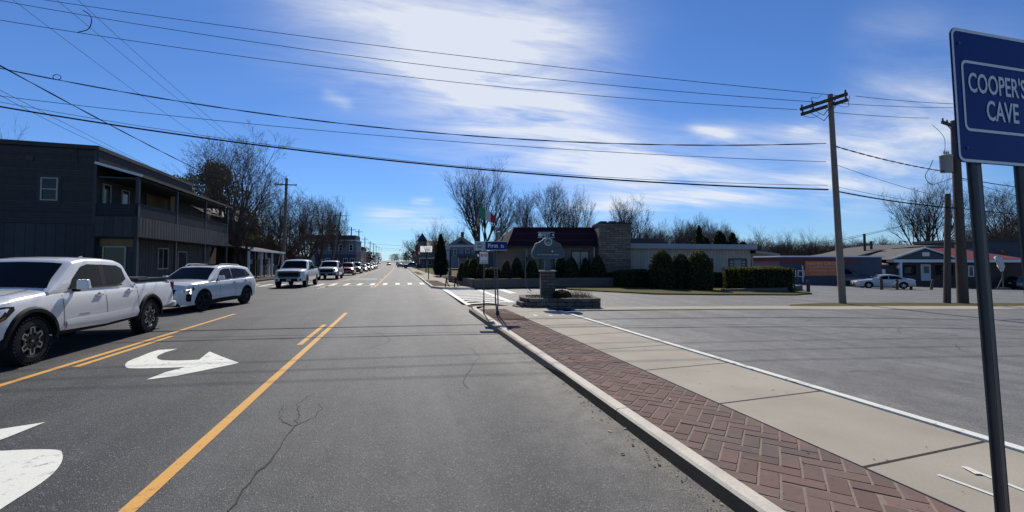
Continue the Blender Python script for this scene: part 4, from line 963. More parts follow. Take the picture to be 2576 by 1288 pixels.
def wheel_set(root, sp, rim='star'):
    R_, wd, tr = sp['wr'], sp['ww'], sp['track']
    pr = [(R_*.62, -wd/2+.02), (R_*.68, -wd/2), (R_*.90, -wd/2+.005), (R_*.975, -wd/2+.035), (R_, -wd/2+.06), (R_, wd/2-.06), (R_*.975, wd/2-.035), (R_*.90, wd/2-.005), (R_*.68, wd/2), (R_*.62, wd/2-.02)]
    t = MB(); t.lathe(pr, (0, 0, 0), 'x', 28)
    if sp.get('lugs'):
        for i in range(38):
            a = 2*math.pi*i/38
            for s in (-1, 1):
                M = Matrix.Translation((s*(wd*.36), 0, 0)); M = Matrix.Rotation(a + .1*s, 4, 'X') @ M @ Matrix.Translation((0, 0, R_*.985)); t.obox(M, wd*.30, R_*.09, .024)
    rm = MB(); rm.lathe([(R_*.63, .0), (R_*.63, wd/2-.015), (R_*.60, wd/2-.01), (R_*.55, wd/2-.04), (R_*.5, wd/2-.075), (.01, wd/2-.075)], (0, 0, 0), 'x', 28, 0)
    rm.cyl((wd/2-.075, 0, 0), (wd/2-.015, 0, 0), R_*.13, R_*.11, 12, 0)
    n = 6 if rim != 'five' else 5
    for i in range(n):
        a = 2*math.pi*i/n + .02
        M = Matrix.Rotation(a, 4, 'X')
        if rim == 'star':   # black spokes with bright machined edges, like an off-road wheel
            rm.obox(M @ Matrix.Translation((wd/2-.045, 0, R_*.34)), .04, R_*.20, R_*.46, 0)
            for s in (-1, 1): rm.obox(M @ Matrix.Translation((wd/2-.022, s*R_*.10, R_*.44)) , .022, R_*.055, R_*.24, 1)
            rm.obox(M @ Matrix.Translation((wd/2-.022, 0, R_*.565)), .022, R_*.25, R_*.05, 1)
            for s in (-1, 1): rm.obox(M @ Matrix.Translation((wd/2-.022, s*R_*.155, R_*.35)) @ Matrix.Rotation(s*.9, 4, 'X'), .022, R_*.05, R_*.15, 1)
        else:
            rm.obox(M @ Matrix.Translation((wd/2-.045, 0, R_*.34)), .045, R_*.15, R_*.5, 1)
    rm.cyl((wd/2-.02, 0, 0), (wd/2-.008, 0, 0), R_*.06, R_*.05, 10, 1)
    first = None
    for s in (-1, 1):
        for y in (-sp['wb']/2, sp['wb']/2):
            y0 = y + sp.get('off', 0)
            if first is None:
                wo = t.build('wheel', m_tyre, root, 40); ro_ = rm.build('rim', [m_rimd, sp.get('rimm', m_alloy)], wo, 35); first = (wo, ro_)
            else:
                wo = first[0].copy(); COL.objects.link(wo); wo.parent = root; c = first[1].copy(); COL.objects.link(c); c.parent = wo
            steer = sp.get('steer', 0) if y < 0 else 0
            wo.location = (s*(tr/2), y0, R_); wo.rotation_euler = (0, 0, (math.pi if s < 0 else 0) + steer)
def vehicle(name, label, cat, sp, body_m, X, Y, rot=0, group=None, z=None):
    """sp: L, W, wb, off (axle centre offset), wr, ww, track, sill, top [(y, z)], hw [(y, half width)], ns (bottom), cab ..."""
    r = thing(name, label, cat, (X, Y, Hh(X, Y) if z is None else z), rot, group)
    L, W, wr, wb, off = sp['L'], sp['W'], sp['wr'], sp['wb'], sp.get('off', 0)
    yf, yr = -L/2, L/2; ax = [-wb/2 + off, wb/2 + off]; ar = wr + sp.get('gap', .07)
    top, hw, bot = sp['top'], sp['hw'], sp['bot']
    ys = set([yf, yf+.03, yf+.09, yf+.18, yf+.3, yr, yr-.03, yr-.1, yr-.2] + [yf + L*i/34 for i in range(35)] + [p for p, _ in top])
    for a in ax:
        for i in range(17): ys.add(a - ar*math.cos(math.pi*i/16))
        ys.add(a-ar-.003); ys.add(a+ar+.003)
    ys = sorted(y for y in ys if yf <= y <= yr)
    q = [ys[0]]
    for y in ys[1:]:
        if y - q[-1] > .002: q.append(y)
    ys = q
    def zb(y):
        z_ = interp(bot, y)
        for a in ax:
            if abs(y-a) < ar: z_ = max(z_, wr + math.sqrt(ar*ar - (y-a)**2))
        return z_
    def sect(y):
        t, h, b_ = interp(top, y), interp(hw, y), zb(y); cr_ = sp.get('crown', .035)
        k = sp.get('tumble', .05)
        lv = [b_, b_+.03, .55, .72, .86, t-.14, t-.05]; out = []
        zz = b_
        for i, l in enumerate(lv):
            zz = max(l, zz + .002 * (i > 0)); zz = min(zz, t - .03 + .003*i)
            f = (zz - .62) / .5; wdt = h - k * max(0, f) ** 2 * .9 - .05 * max(0, -f) ** 1.5 - (.02 if i == 0 else 0)
            if i == 6: wdt -= .018
            if sp.get('crease') and abs(zz - sp['crease']) < .05: wdt += .012
            out.append((wdt, zz))
        w_ = out[-1][0]
        out += [(w_ - .05, t - .012), (w_ - .16, t + cr_*.25), (w_*.5, t + cr_*.8), (0, t + cr_)]
        return out
    mb = MB(); secs = [sect(y) for y in ys]; n = len(secs[0])
    V = [(s[0], y, s[1]) for y, sc in zip(ys, secs) for s in sc] ; Vm = [(-s[0], y, s[1]) for y, sc in zip(ys, secs) for s in sc]
    F = [(i*n+j, (i+1)*n+j, (i+1)*n+j+1, i*n+j+1) for i in range(len(ys)-1) for j in range(n-1)]
    mb.add(V, F); mb.add(Vm, [f[::-1] for f in F])
    for sc, y, flip in ((secs[0], yf, False), (secs[-1], yr, True)):
        vs_ = [(p[0], y, p[1]) for p in sc] + [(-p[0], y, p[1]) for p in sc[-2::-1]]
        mb.add(vs_, [tuple(range(len(vs_)))])
    def wat(y, z_):
        sc = sect(y)
        for (w0, z0), (w1_, z1) in zip(sc[:-1], sc[1:]):
            if z0 <= z_ <= z1: return w0 + (w1_-w0)*(z_-z0)/max(1e-5, z1-z0)
        return sc[0][0]
    body = mb.build('body', body_m, r, 32)
    # remove the doubled centre line
    b = bmesh.new(); b.from_mesh(body.data); bmesh.ops.remove_doubles(b, verts=b.verts, dist=.0008); bmesh.ops.recalc_face_normals(b, faces=b.faces); b.to_mesh(body.data); b.free(); body.data.set_sharp_from_angle(angle=R(32))
    ub = MB(); hwu = W/2 - .30
    ub.box(-hwu, hwu, yf+.25, yr-.2, sp.get('ubz', .3), .8)
    for a in ax: ub.box(-W/2+.12, W/2-.12, a-ar-.02, a+ar+.02, .62 if wr > .34 else .56, .9 if wr > .36 else .8)
    ub.cyl((-sp['track']/2+.1, ax[1], wr), (sp['track']/2-.1, ax[1], wr), .06, n=8)
    ub.build('underbody', m_dark, r)
    wheel_set(r, sp, sp.get('rim', 'star'))
    # cabin
    if 'cab' in sp:
        cb = sp['cab']; zbelt = cb['belt']; prof = cb['prof']       # prof: (y, z) cowl, windscreen top ... rear glass foot
        ys2 = sorted(set([prof[0][0] + (prof[-1][0]-prof[0][0])*i/40 for i in range(41)] + [p for p, _ in prof]))
        zmax = max(z_ for _, z_ in prof); wB, wT = cb['wB'], cb['wT']
        def cwid(z_): return wB + (wT-wB)*(z_-zbelt)/(zmax-zbelt)
        def zr_(y):
            return (interp(prof, y-.05) + 2*interp(prof, y) + interp(prof, y+.05))/4 if prof[0][0]+.06 < y < prof[-1][0]-.06 else interp(prof, y)
        def nar(y): return cb.get('nar', lambda y: 0)(y)
        def csec(y):
            t = max(zr_(y), zbelt-.05+.02); w0 = cwid(min(t, zbelt)) - nar(y); out = [(w0, zbelt-.08)]
            e = min(.09, max(.004, (t-zbelt)*.5)); w1_ = cwid(t-e) - nar(y)
            out += [(cwid((zbelt-.08+t-e)/2) - nar(y), (zbelt-.08+t-e)/2), (w1_, t-e), (w1_-e*.25, t-e*.42), (w1_-e*.9, t-e*.06), (w1_*.55, t+.022), (0, t+.032)]
            return out
        mb = MB(); secs = [csec(y) for y in ys2]; n = len(secs[0])
        V = [(s[0], y, s[1]) for y, sc in zip(ys2, secs) for s in sc]; Vm = [(-s[0], y, s[1]) for y, sc in zip(ys2, secs) for s in sc]
        F = [(i*n+j, (i+1)*n+j, (i+1)*n+j+1, i*n+j+1) for i in range(len(ys2)-1) for j in range(n-1)]
        mb.add(V, F); mb.add(Vm, [f[::-1] for f in F])
        for sc, y in ((secs[0], ys2[0]), (secs[-1], ys2[-1])):
            vs_ = [(p[0], y, p[1]) for p in sc] + [(-p[0], y, p[1]) for p in sc[-2::-1]]; mb.add(vs_, [tuple(range(len(vs_)))])
        co = mb.build('cabin', sp.get('roofm', body_m), r, 40)
        b = bmesh.new(); b.from_mesh(co.data); bmesh.ops.remove_doubles(b, verts=b.verts, dist=.0008); bmesh.ops.recalc_face_normals(b, faces=b.faces); b.to_mesh(co.data); b.free(); co.data.set_sharp_from_angle(angle=R(40))
        def glass(nm, y0, y1, ins, zmin=None):
            g = MB(); ny, nx = 6, 9; rows = []
            for i in range(ny):
                y = y0 + (y1-y0)*i/(ny-1); sc = csec(y); row = []
                for j in range(nx):
                    s_ = -1 + 2*j/(nx-1); wmx = sc[4][0] - ins; x = s_*wmx; a = abs(x)
                    if a > sc[5][0]: z_ = sc[4][1] + (sc[5][1]-sc[4][1])*(sc[4][0]-a)/max(1e-5, sc[4][0]-sc[5][0])
                    else: z_ = sc[5][1] + (sc[6][1]-sc[5][1])*(sc[5][0]-a)/sc[5][0]
                    row.append((x, y - (.006 if y1 > y0 and nm == 'windscreen' else -.006), z_ + .007))
                rows.append(row)
            V = [p for rw in rows for p in rw]; g.add(V, [(i*nx+j, i*nx+j+1, (i+1)*nx+j+1, (i+1)*nx+j) for i in range(ny-1) for j in range(nx-1)])
            return g.build(nm, m_carglass, r, 60)
        (ya, za), (yb, zb_) = prof[0], prof[1]
        glass('windscreen', ya + (yb-ya)*.10, yb - (yb-ya)*.10, .05)
        (ya, za), (yb, zb_) = prof[-2], prof[-1]
        if not cb.get('noback'): glass('rear_window', ya + (yb-ya)*.16, yb - (yb-ya)*.22, .07)
        for s in (-1, 1):
            for poly in cb['win']:
                g = MB(); ya, yb = min(p[0] for p in poly), max(p[0] for p in poly); yy_ = sorted(set([ya + (yb-ya)*(.002 + .996*i/16) for i in range(17)] + [min(max(p[0], ya+.002), yb-.002) for p in poly])); V = []
                for y in yy_:
                    zz_ = []
                    for (a0, b0), (a1, b1) in zip(poly, poly[1:] + poly[:1]):
                        if (a0 - y) * (a1 - y) <= 0 and a0 != a1: zz_.append(b0 + (b1-b0)*(y-a0)/(a1-a0))
                    lo_, hi_ = min(zz_), max(zz_)
                    V += [(s*(cwid(z_) + .008 - nar(y)), y, z_) for z_ in (lo_, (lo_+hi_)/2, hi_)]
                n_ = len(yy_); g.add(V, [(i*3+j, (i+1)*3+j, (i+1)*3+j+1, i*3+j+1) for i in range(n_-1) for j in range(2)])
                g.build('side_window', m_carglass, r)
        if cb.get('plate_z'): pass
    # fender flares
    if 'flare' in sp:
        fm, fw, fh = sp['flare']
        for s in (-1, 1):
            for a in ax:
                f = MB(); N_ = 22; rows = []
                lim = sp.get('fl_lo', .02)
                for i in range(N_+1):
                    an = -.12 + (math.pi+.24)*i/N_; c_, s_ = math.cos(an), math.sin(an)
                    yy0, zz0 = a - (ar-.012)*c_, max(wr + (ar-.012)*s_, interp(bot, a)*.8); yy1, zz1 = a - (ar+fh)*c_, wr + (ar+fh)*s_
                    wq = max(wat(max(yf+.02, min(yr-.02, yy1)), max(zz1, .45)), interp(hw, max(yf+.05, min(yr-.05, yy1)))-.03); x0 = W/2 - .06
                    rows.append([(s*x0, yy0, zz0), (s*(wq+fw), yy0, zz0), (s*(wq+fw), (yy0*.4+yy1*.6), (zz0*.4+zz1*.6)), (s*(wq-.005), yy1, zz1)])
                V = [p for rw in rows for p in rw]; f.add(V, [(i*4+j, i*4+j+1, (i+1)*4+j+1, (i+1)*4+j) for i in range(N_) for j in range(3)])
                f.build('wheel_arch', fm, r, 40)
    # handles, mirrors
    for s in (-1, 1):
        for y, z_ in sp.get('handles', ()):
            xw = wat(y, z_); h = MB(); h.box(*sorted((s*(xw-.01), s*(xw+.035))), y-.10, y+.10, z_-.018, z_+.018, 0); h.build('door_handle', sp.get('handlem', body_m), r)
            h = MB(); h.lathe([(.0, 0), (.075, .001), (.07, .004)], (s*(xw+.001), y, z_-.02), 'x', 14); h.build('handle_recess', m_pgrey, r)
        for y0, z0, z1 in sp.get('seams', ()):
            d = MB(); n_ = 8; pr_ = [(wat(y0, z0 + (z1-z0)*i/n_) + .0025, z0 + (z1-z0)*i/n_) for i in range(n_+1)]
            d.add([(s*w_, y0-.006, z_) for w_, z_ in pr_] + [(s*w_, y0+.006, z_) for w_, z_ in pr_], [(i, i+1, n_+2+i, n_+1+i) for i in range(n_)]); d.build('door_seam', m_dark, r)
        if 'mirror' in sp:
            y, z_, mw, mh, mm = sp['mirror']; xw = sp['cab']['wB'] if 'cab' in sp else W/2
            mi = MB(); mi.box(*sorted((s*(xw-.02), s*(xw+.10))), y-.03, y+.05, z_-.05, z_+.0, 1); 
            V = []
            for (xx, yy) in ((.07, -.07), (.07+mw, -.04), (.07+mw, .07), (.07, .09)):
                V.append((s*(xw+xx), y+yy, z_-.01)); 
            V2 = [(x + (-s*.03 if i in (1, 2) else 0), yy + (.012 if i < 2 else -.012), z_+mh) for i, (x, yy, _) in enumerate(V)]
            mi.add(V + V2, [(0,1,2,3), (4,5,6,7)] + [(i, (i+1) % 4, 4+(i+1) % 4, 4+i) for i in range(4)], 0)
            o = mi.build('wing_mirror', [mm, m_plast], r); bv = o.modifiers.new('b', 'BEVEL'); bv.width = .025; bv.segments = 3; bv.limit_method = 'ANGLE'
    r_sp = dict(wat=wat, sect=sect, yf=yf, yr=yr)
    return r, r_sp
def panel(root, name, m, poly, y, depth=.05, taper=None, bev=.0):
    """a raised panel on the front (y=front) or rear; poly in (x, z)"""
    p = MB(); p.prism(poly, y, y + depth, lambda a, b_, t: (a, t, b_)); o = p.build(name, m, root)
    if bev: bv = o.modifiers.new('b', 'BEVEL'); bv.width = bev; bv.segments = 2; bv.limit_method = 'ANGLE'
    return o
def side_strip(root, name, m, wat, pts, out=.01, both=True):
    """a strip hugging the body side: pts (y, z0, z1)"""
    for s in ((-1, 1) if both else (1,)):
        f = MB(); V = []
        for y, z0, z1 in pts: V += [(s*(wat(y, z0)+out), y, z0), (s*(wat(y, (z0+z1)/2)+out*1.3), y, (z0+z1)/2), (s*(wat(y, z1)+out*.3), y, z1)]
        n = len(pts); f.add(V, [(i*3+j, i*3+j+1, (i+1)*3+j+1, (i+1)*3+j) for i in range(n-1) for j in range(2)]); f.build(name, m, root, 40)
def lamp_wrap(root, name, m, sect_w, pts, s, out=.008):
    """a lamp that wraps from the nose round the side: pts (y, z0, z1)"""
    f = MB(); V = []
    for y, z0, z1 in pts: V += [(s*(sect_w(y, z0)+out), y-.004, z0), (s*(sect_w(y, z1)+out), y-.004, z1)]
    n = len(pts); f.add(V, [(i*2, i*2+1, (i+1)*2+1, (i+1)*2) for i in range(n-1)]); return f.build(name, m, root, 50)
# --- the big white pickup in front
def pickup_spec(L, W, wb, off, wr, H, hood, belt, cabf, cabr, rail, **k):
    """cabf: y of cowl; cabr: y of the cab back"""
    yf, yr = -L/2, L/2; h = W/2
    sp = dict(L=L, W=W, wb=wb, off=off, wr=wr, ww=.26, track=W-.29, gap=.10, ubz=.42, lugs=True, crown=.05, tumble=.06,
        top=[(yf, hood-.30), (yf+.03, hood-.24), (yf+.10, hood-.14), (yf+.28, hood-.07), (yf+.7, hood-.02), (cabf, belt-.01), (cabf+.15, belt), (cabr, belt), (cabr+.12, belt+.01), (cabr+.14, rail), (yr, rail-.01)],
        hw=[(yf, h-.30), (yf+.03, h-.22), (yf+.09, h-.13), (yf+.2, h-.065), (yf+.45, h-.03), (yf+.9, h-.01), (0, h-.01), (yr-.4, h-.015), (yr-.1, h-.03), (yr, h-.06)],
        bot=[(yf, .50), (yf+.4, .48), (yf+.6, .50), (0, .43), (yr-1.2, .50), (yr-.8, .56), (yr, .62)],
        cab=dict(belt=belt, wB=h-.085, wT=h-.235, prof=[(cabf, belt-.02), (cabf+.78, H-.055), (cabf+1.15, H-.005), (cabf+1.7, H), (cabr-.42, H-.03), (cabr-.22, H-.09), (cabr+.02, belt-.03)],
            win=[[(cabf+.52, belt+.02), (cabf+1.45, belt+.02), (cabf+1.48, H-.13), (cabf+1.15, H-.12), (cabf+.95, H-.17), (cabf+.66, belt+.20)],
                 [(cabf+1.57, belt+.02), (cabr-.48, belt+.04), (cabr-.24, belt+.13), (cabr-.30, H-.22), (cabr-.46, H-.15), (cabf+1.60, H-.13)]]))
    sp.update(k); return sp
def bed_top(root, sp, cabr, rail, wat, cover=True):
    yr = sp['L']/2; b_ = MB(); w_ = sp['W']/2 - .10
    b_.box(-w_, w_, cabr+.17, yr-.05, rail+.0, rail+.055); return b_.build('bed_cover', m_plast, root)
def mid_pickup():
    L, W, wb, H = 5.72, 1.90, 3.57, 1.80; off = -.12; cabf, cabr = -1.52, 1.02
    sp = pickup_spec(L, W, wb, off, .395, H, 1.16, 1.21, cabf, cabr, 1.27, flare=(m_plast, .035, .085), mirror=(cabf+.62, 1.21, .19, .18, m_pwhite), handles=[(cabf+1.30, 1.05), (cabr-.22, 1.07)],
        seams=[(cabf+.30, .55, 1.18), (cabf+1.52, .55, 1.2), (cabr+.13, .55, 1.22)])
    r, g = vehicle('pickup_truck', 'white crew-cab pickup with black wheel arches, nearest in the oncoming lane', 'pickup truck', sp, m_pwhite, -6.92, 11.10, 0)
    yf, yr = g['yf'], g['yr']; wat = g['wat']
    bed_top(r, sp, cabr, 1.27, wat)
    tb = MB(); tb.box(-.62, .86, cabr+.22, cabr+.62, 1.29, 1.37); tb.build('tool_box', m_galv, r)
    panel(r, 'grille', m_plast, [(-.5, .66), (.5, .66), (.58, .92), (.48, 1.0), (-.48, 1.0), (-.58, .92)], yf-.03, .08, bev=.02)
    panel(r, 'bumper', m_pwhite, [(-.78, .50), (.78, .50), (.80, .64), (.70, .66), (-.70, .66), (-.80, .64)], yf-.02, .12, bev=.03)
    for s in (-1, 1):
        lamp_wrap(r, 'headlight', m_lens, wat, [(yf+.06, .82, .915), (yf+.14, .82, .935), (yf+.26, .84, .95), (yf+.36, .88, .96)], s, .012)
        lamp_wrap(r, 'headlight_housing', m_plast, wat, [(yf+.035, .76, .95), (yf+.14, .745, .98), (yf+.28, .75, 1.0), (yf+.44, .815, 1.01), (yf+.60, .94, 1.0)], s, .006)
        lamp_wrap(r, 'marker_lamp', m_amber, wat, [(yf+.30, .775, .81), (yf+.42, .83, .86)], s, .014)
        tl = MB(); tl.box(*sorted((s*.78, s*.888)), yr-.03, yr+.012, .98, 1.20); tl.build('tail_light', m_tail, r)
    side_strip(r, 'rocker_trim', m_pwhite, wat, [(cabf+.34, .47, .66), (cabf+.6, .47, .67), (0, .45, .67), (cabr+.05, .47, .69), (cabr+.11, .49, .67)], .022)
    side_strip(r, 'sill', m_plast, wat, [(cabf+.2, .40, .47), (0, .38, .455), (cabr+.5, .42, .49)], -.02)
    rb = MB(); rb.box(-.93, .93, yr-.05, yr+.13, .52, .68); o = rb.build('rear_bumper', m_pwhite, r); bv = o.modifiers.new('b', 'BEVEL'); bv.width = .05; bv.segments = 3
    an = MB(); an.prism([(.0, 0), (.16, 0), (.15, .05), (.11, .045)], -.012, .012, lambda p, q, t: (.0 + t, .62 + p, 1.805 + q)); an.build('roof_aerial', m_pwhite, r)
    for s in (-1, 1):   # black weather strips, window pillars and the shut lines
        cbx = sp['cab']; zb0, zm0 = cbx['belt'], H
        def cw(z_): return cbx['wB'] + (cbx['wT']-cbx['wB'])*(z_-zb0)/(zm0-zb0)
        for nm_, quad_ in (('window_seal', [(cabf+.46, zb0+.0), (cabr-.42, zb0+.0), (cabr-.42, zb0+.03), (cabf+.46, zb0+.03)]), ('door_pillar', [(cabf+1.44, zb0+.02), (cabf+1.58, zb0+.02), (cabf+1.61, H-.128), (cabf+1.47, H-.128)])):
            q_ = MB(); q_.add([(s*(cw(z_)+.010), y_, z_) for y_, z_ in quad_], [(0, 1, 2, 3)]); q_.build(nm_, m_plast, r)
    hs = MB()
    for s in (-1, 1): hs.tube([(s*.62, cabf-.06, g['sect'](cabf-.06)[-2][1] + .006), (s*.66, cabf-.6, g['sect'](cabf-.6)[-2][1] - .004), (s*.60, yf+.30, g['sect'](yf+.30)[-2][1] - .006)], .006, 4)
    hs.build('bonnet_seam', m_pgrey, r)
    wp_ = MB(); [wp_.beam((x0_, cabf+.10, 1.235), (x0_ + .42, cabf+.17, 1.275), .02, .015) for x0_ in (-.62, .02)]; wp_.build('windscreen_wiper', m_plast, r)
    lo = MB(); xw = wat(yr-.32, 1.19)
    def bside(x, y, z_): return (xw + .004 + z_*.5, yr-.33 + x, 1.185 + y)
    m_rd = mat('red decal', (.35, .05, .05), .5)
    dc = MB()
    for a_, b_, c_, d_, k_ in ((-.15, -.07, .018, .03, 0), (-.06, -.02, -.028, .03, 1), (.0, .05, -.028, .03, 1), (.07, .14, -.02, .03, 1), (-.14, .15, -.045, -.036, 0)):
        dc.add([bside(a_, c_, .004), bside(b_, c_, .004), bside(b_ + .02, d_, .004), bside(a_ + .02, d_, .004)], [(0, 1, 2, 3)], k_)
    dc.build('bedside_decal', [m_plast, m_rd], r)
    bd_ = MB(); bd_.box(wat(cabf+.85, .73)-.01, wat(cabf+.85, .73) + .006, cabf+.70, cabf+1.0, .725, .74); bd_.build('door_badge', m_chrome, r)
    ppr = MB(); ppr.box(.42, .66, cabf+.34, cabf+.40, 1.29, 1.33); ppr.box(.70, .80, cabf+.36, cabf+.40, 1.29, 1.335); o = ppr.build('dashboard_papers', mat('paper', (.5, .55, .53), .8), r)
    return r
mp_ = mid_pickup()
# --- white crossover
def suv_spec(L, W, wb, off, wr, H, hood, belt, **k):
    yf, yr = -L/2, L/2; h = W/2; cf = yf + L*.255
    sp = dict(L=L, W=W, wb=wb, off=off, wr=wr, ww=.235, track=W-.27, gap=.055, ubz=.26, crown=.045, tumble=.06, rim='five', rimm=m_rimd,
        top=[(yf, hood-.34), (yf+.03, hood-.26), (yf+.12, hood-.13), (yf+.35, hood-.05), (cf, belt-.0), (cf+.6, belt+.01), (yr-.55, belt+.06), (yr-.25, belt+.06), (yr-.06, belt+.0), (yr, belt-.08)],
        hw=[(yf, h-.34), (yf+.03, h-.24), (yf+.10, h-.14), (yf+.25, h-.07), (yf+.5, h-.03), (yf+1.0, h-.012), (0, h-.012), (yr-.6, h-.012), (yr-.25, h-.05), (yr-.08, h-.11), (yr, h-.19)],
        bot=[(yf, .28), (yf+.3, .24), (0, .27), (yr-.5, .30), (yr, .40)],
        cab=dict(belt=belt, wB=h-.08, wT=h-.26, prof=[(cf, belt-.02), (cf+.86, H-.06), (cf+1.25, H-.01), (cf+1.75, H), (yr-.95, H-.03), (yr-.48, H-.085), (yr-.12, belt+.04)], nar=lambda y: max(0, (y-(yr-.95)))*.10,
            win=[[(cf+.50, belt+.02), (cf+1.50, belt+.035), (cf+1.50, H-.125), (cf+1.12, H-.13), (cf+.86, H-.21)], [(cf+1.56, belt+.035), (yr-.62, belt+.10), (yr-.50, belt+.145), (yr-.80, H-.18), (cf+1.9, H-.12), (cf+1.56, H-.122)]]))
    sp.update(k); return sp
def crossover():
    L, W, wb, H = 4.62, 1.88, 2.78, 1.62
    sp = suv_spec(L, W, wb, -.04, .355, H, 1.06, 1.06, flare=(m_plast, .012, .05), mirror=(-.62, 1.08, .20, .15, m_pwhite), handles=[(.42, .93), (1.25, .97)], seams=[(-.52, .38, 1.04), (.52, .38, 1.06)], steer=R(-14))
    r, g = vehicle('crossover_car', 'white crossover with roof rails turning in behind the big pickup', 'car', sp, m_pwhite, -7.43, 19.55, R(-11))
    yf, yr, wat = g['yf'], g['yr'], g['wat']
    side_strip(r, 'sill_cladding', m_plast, wat, [(-wb/2+.35, .22, .40), (0, .24, .40), (wb/2-.42, .26, .42)], .012)
    panel(r, 'grille', m_plast, [(-.40, .45), (.40, .45), (.52, .80), (-.52, .80)], yf-.02, .06, bev=.02)
    lb = MB(); lb.box(-.62, .62, yf-.01, yf+.1, .22, .34); lb.build('lower_bumper', m_plast, r)
    for s in (-1, 1):
        lamp_wrap(r, 'headlight', m_plast, wat, [(yf+.06, .70, .80), (yf+.18, .70, .84), (yf+.34, .76, .88), (yf+.62, .90, .935)], s, .006)
        lamp_wrap(r, 'daytime_lamp', m_lit, wat, [(yf+.10, .772, .785), (yf+.24, .80, .815)], s, .013); lamp_wrap(r, 'daytime_lamp', m_lit, wat, [(yf+.215, .64, .76), (yf+.235, .64, .78)], s, .013)
        lamp_wrap(r, 'headlight_top', m_lens, wat, [(yf+.36, .83, .885), (yf+.58, .89, .925)], s, .012)
        lamp_wrap(r, 'air_intake', m_plast, wat, [(yf+.10, .44, .62), (yf+.16, .38, .66), (yf+.27, .38, .64)], s, .007)
        rr = MB(); rr.tube([(s*.60, -.15, H-.03), (s*.61, .0, H+.045), (s*.61, .5, H+.05), (s*.59, 1.2, H+.02), (s*.57, 1.4, H-.06)], .018); rr.build('roof_rail', m_pwhite, r)
        tl = MB(); tl.box(*sorted((s*.62, s*.74)), yr-.15, yr-.03, .75, 1.08); tl.build('tail_light', m_tail, r)
    spo = MB(); spo.prism([(yr-.62, H-.075), (yr-.30, H-.135), (yr-.28, H-.17), (yr-.60, H-.13)], -.60, .60, lambda p, q, t: (t, p, q)); spo.build('spoiler', m_pwhite, r)
    sr = MB(); sr.box(-.42, .42, -.1, .75, H+.024, H+.032); sr.build('sunroof', m_carglass, r)
    side_strip(r, 'door_crease', m_pwhite, wat, [(-.95, .50, .53), (0, .52, .56), (.9, .56, .60)], .012)
    ppr = MB(); ppr.box(.25, .55, -.75, -.70, 1.10, 1.15); ppr.build('dashboard_papers', mat('dash sticker', (.35, .42, .4), .6), r)
crossover()
# --- the queue behind
def full_pickup(label, body, X, Y, chrome, mirror_m, lit=False, group='vehicles queuing in the oncoming lane', grille_m=None, rot=0, low=None):
    L, W, wb, H = 5.8, 2.03, 3.7, 1.95; cabf, cabr = -1.50, 1.0
    sp = pickup_spec(L, W, wb, -.12, .40, H, 1.28, 1.28, cabf, cabr, 1.36, mirror=(cabf+.60, 1.30, .24, .24, mirror_m), handles=[(cabf+1.3, 1.12)], seams=[(cabf+.30, .55, 1.25), (cabf+1.52, .55, 1.25)], lugs=False, rim='five')
    r, g = vehicle('pickup_truck', label, 'pickup truck', sp, body, X, Y, rot, group); yf, yr, wat = g['yf'], g['yr'], g['wat']
    bed_top(r, sp, cabr, 1.36, wat)
    panel(r, 'grille_surround', chrome, [(-.66, .70), (.66, .70), (.74, .86), (.70, 1.14), (-.70, 1.14), (-.74, .86)], yf-.03, .10, bev=.03)
    panel(r, 'grille', m_plast, [(-.60, .78), (.60, .78), (.64, .88), (.61, 1.06), (-.61, 1.06), (-.64, .88)], yf-.045, .05, bev=.02)
    panel(r, 'bumper', low or chrome, [(-.90, .46), (.90, .46), (.93, .68), (-.93, .68)], yf-.05, .2, bev=.04)
    panel(r, 'lower_grille', m_plast, [(-.58, .42), (.58, .42), (.54, .66), (-.54, .66)], yf-.065, .1)
    panel(r, 'licence_plate', m_plate, [(-.15, .50), (.15, .50), (.15, .60), (-.15, .60)], yf-.08, .02)
    for s in (-1, 1):
        lamp_wrap(r, 'headlight', m_lit if lit and s > 0 else m_lens, wat, [(yf+.04, .86, 1.05), (yf+.16, .88, 1.09), (yf+.34, .92, 1.12), (yf+.46, 1.0, 1.12)], s, .012)
        fg = MB(); fg.lathe([(.0, -.02), (.06, -.02), (.07, 0)], (s*.74, yf-.052, .56), 'y', 10); fg.build('fog_lamp', m_plast, r)
        tl = MB(); tl.box(*sorted((s*.86, s*.985)), yr-.1, yr+.012, .98, 1.30); tl.build('tail_light', m_tail, r)
    return r
full_pickup('white full-size pickup with a dark grille, first at the far crosswalk', m_pwhite, -7.45, 35.9, m_pdkb, m_plast, low=m_pwhite)
full_pickup('white pickup with grey bumper and one lit headlight behind the first queuing pickup', m_pwhite, -7.35, 51.0, m_pgrey, m_plast, True, low=m_pgrey)
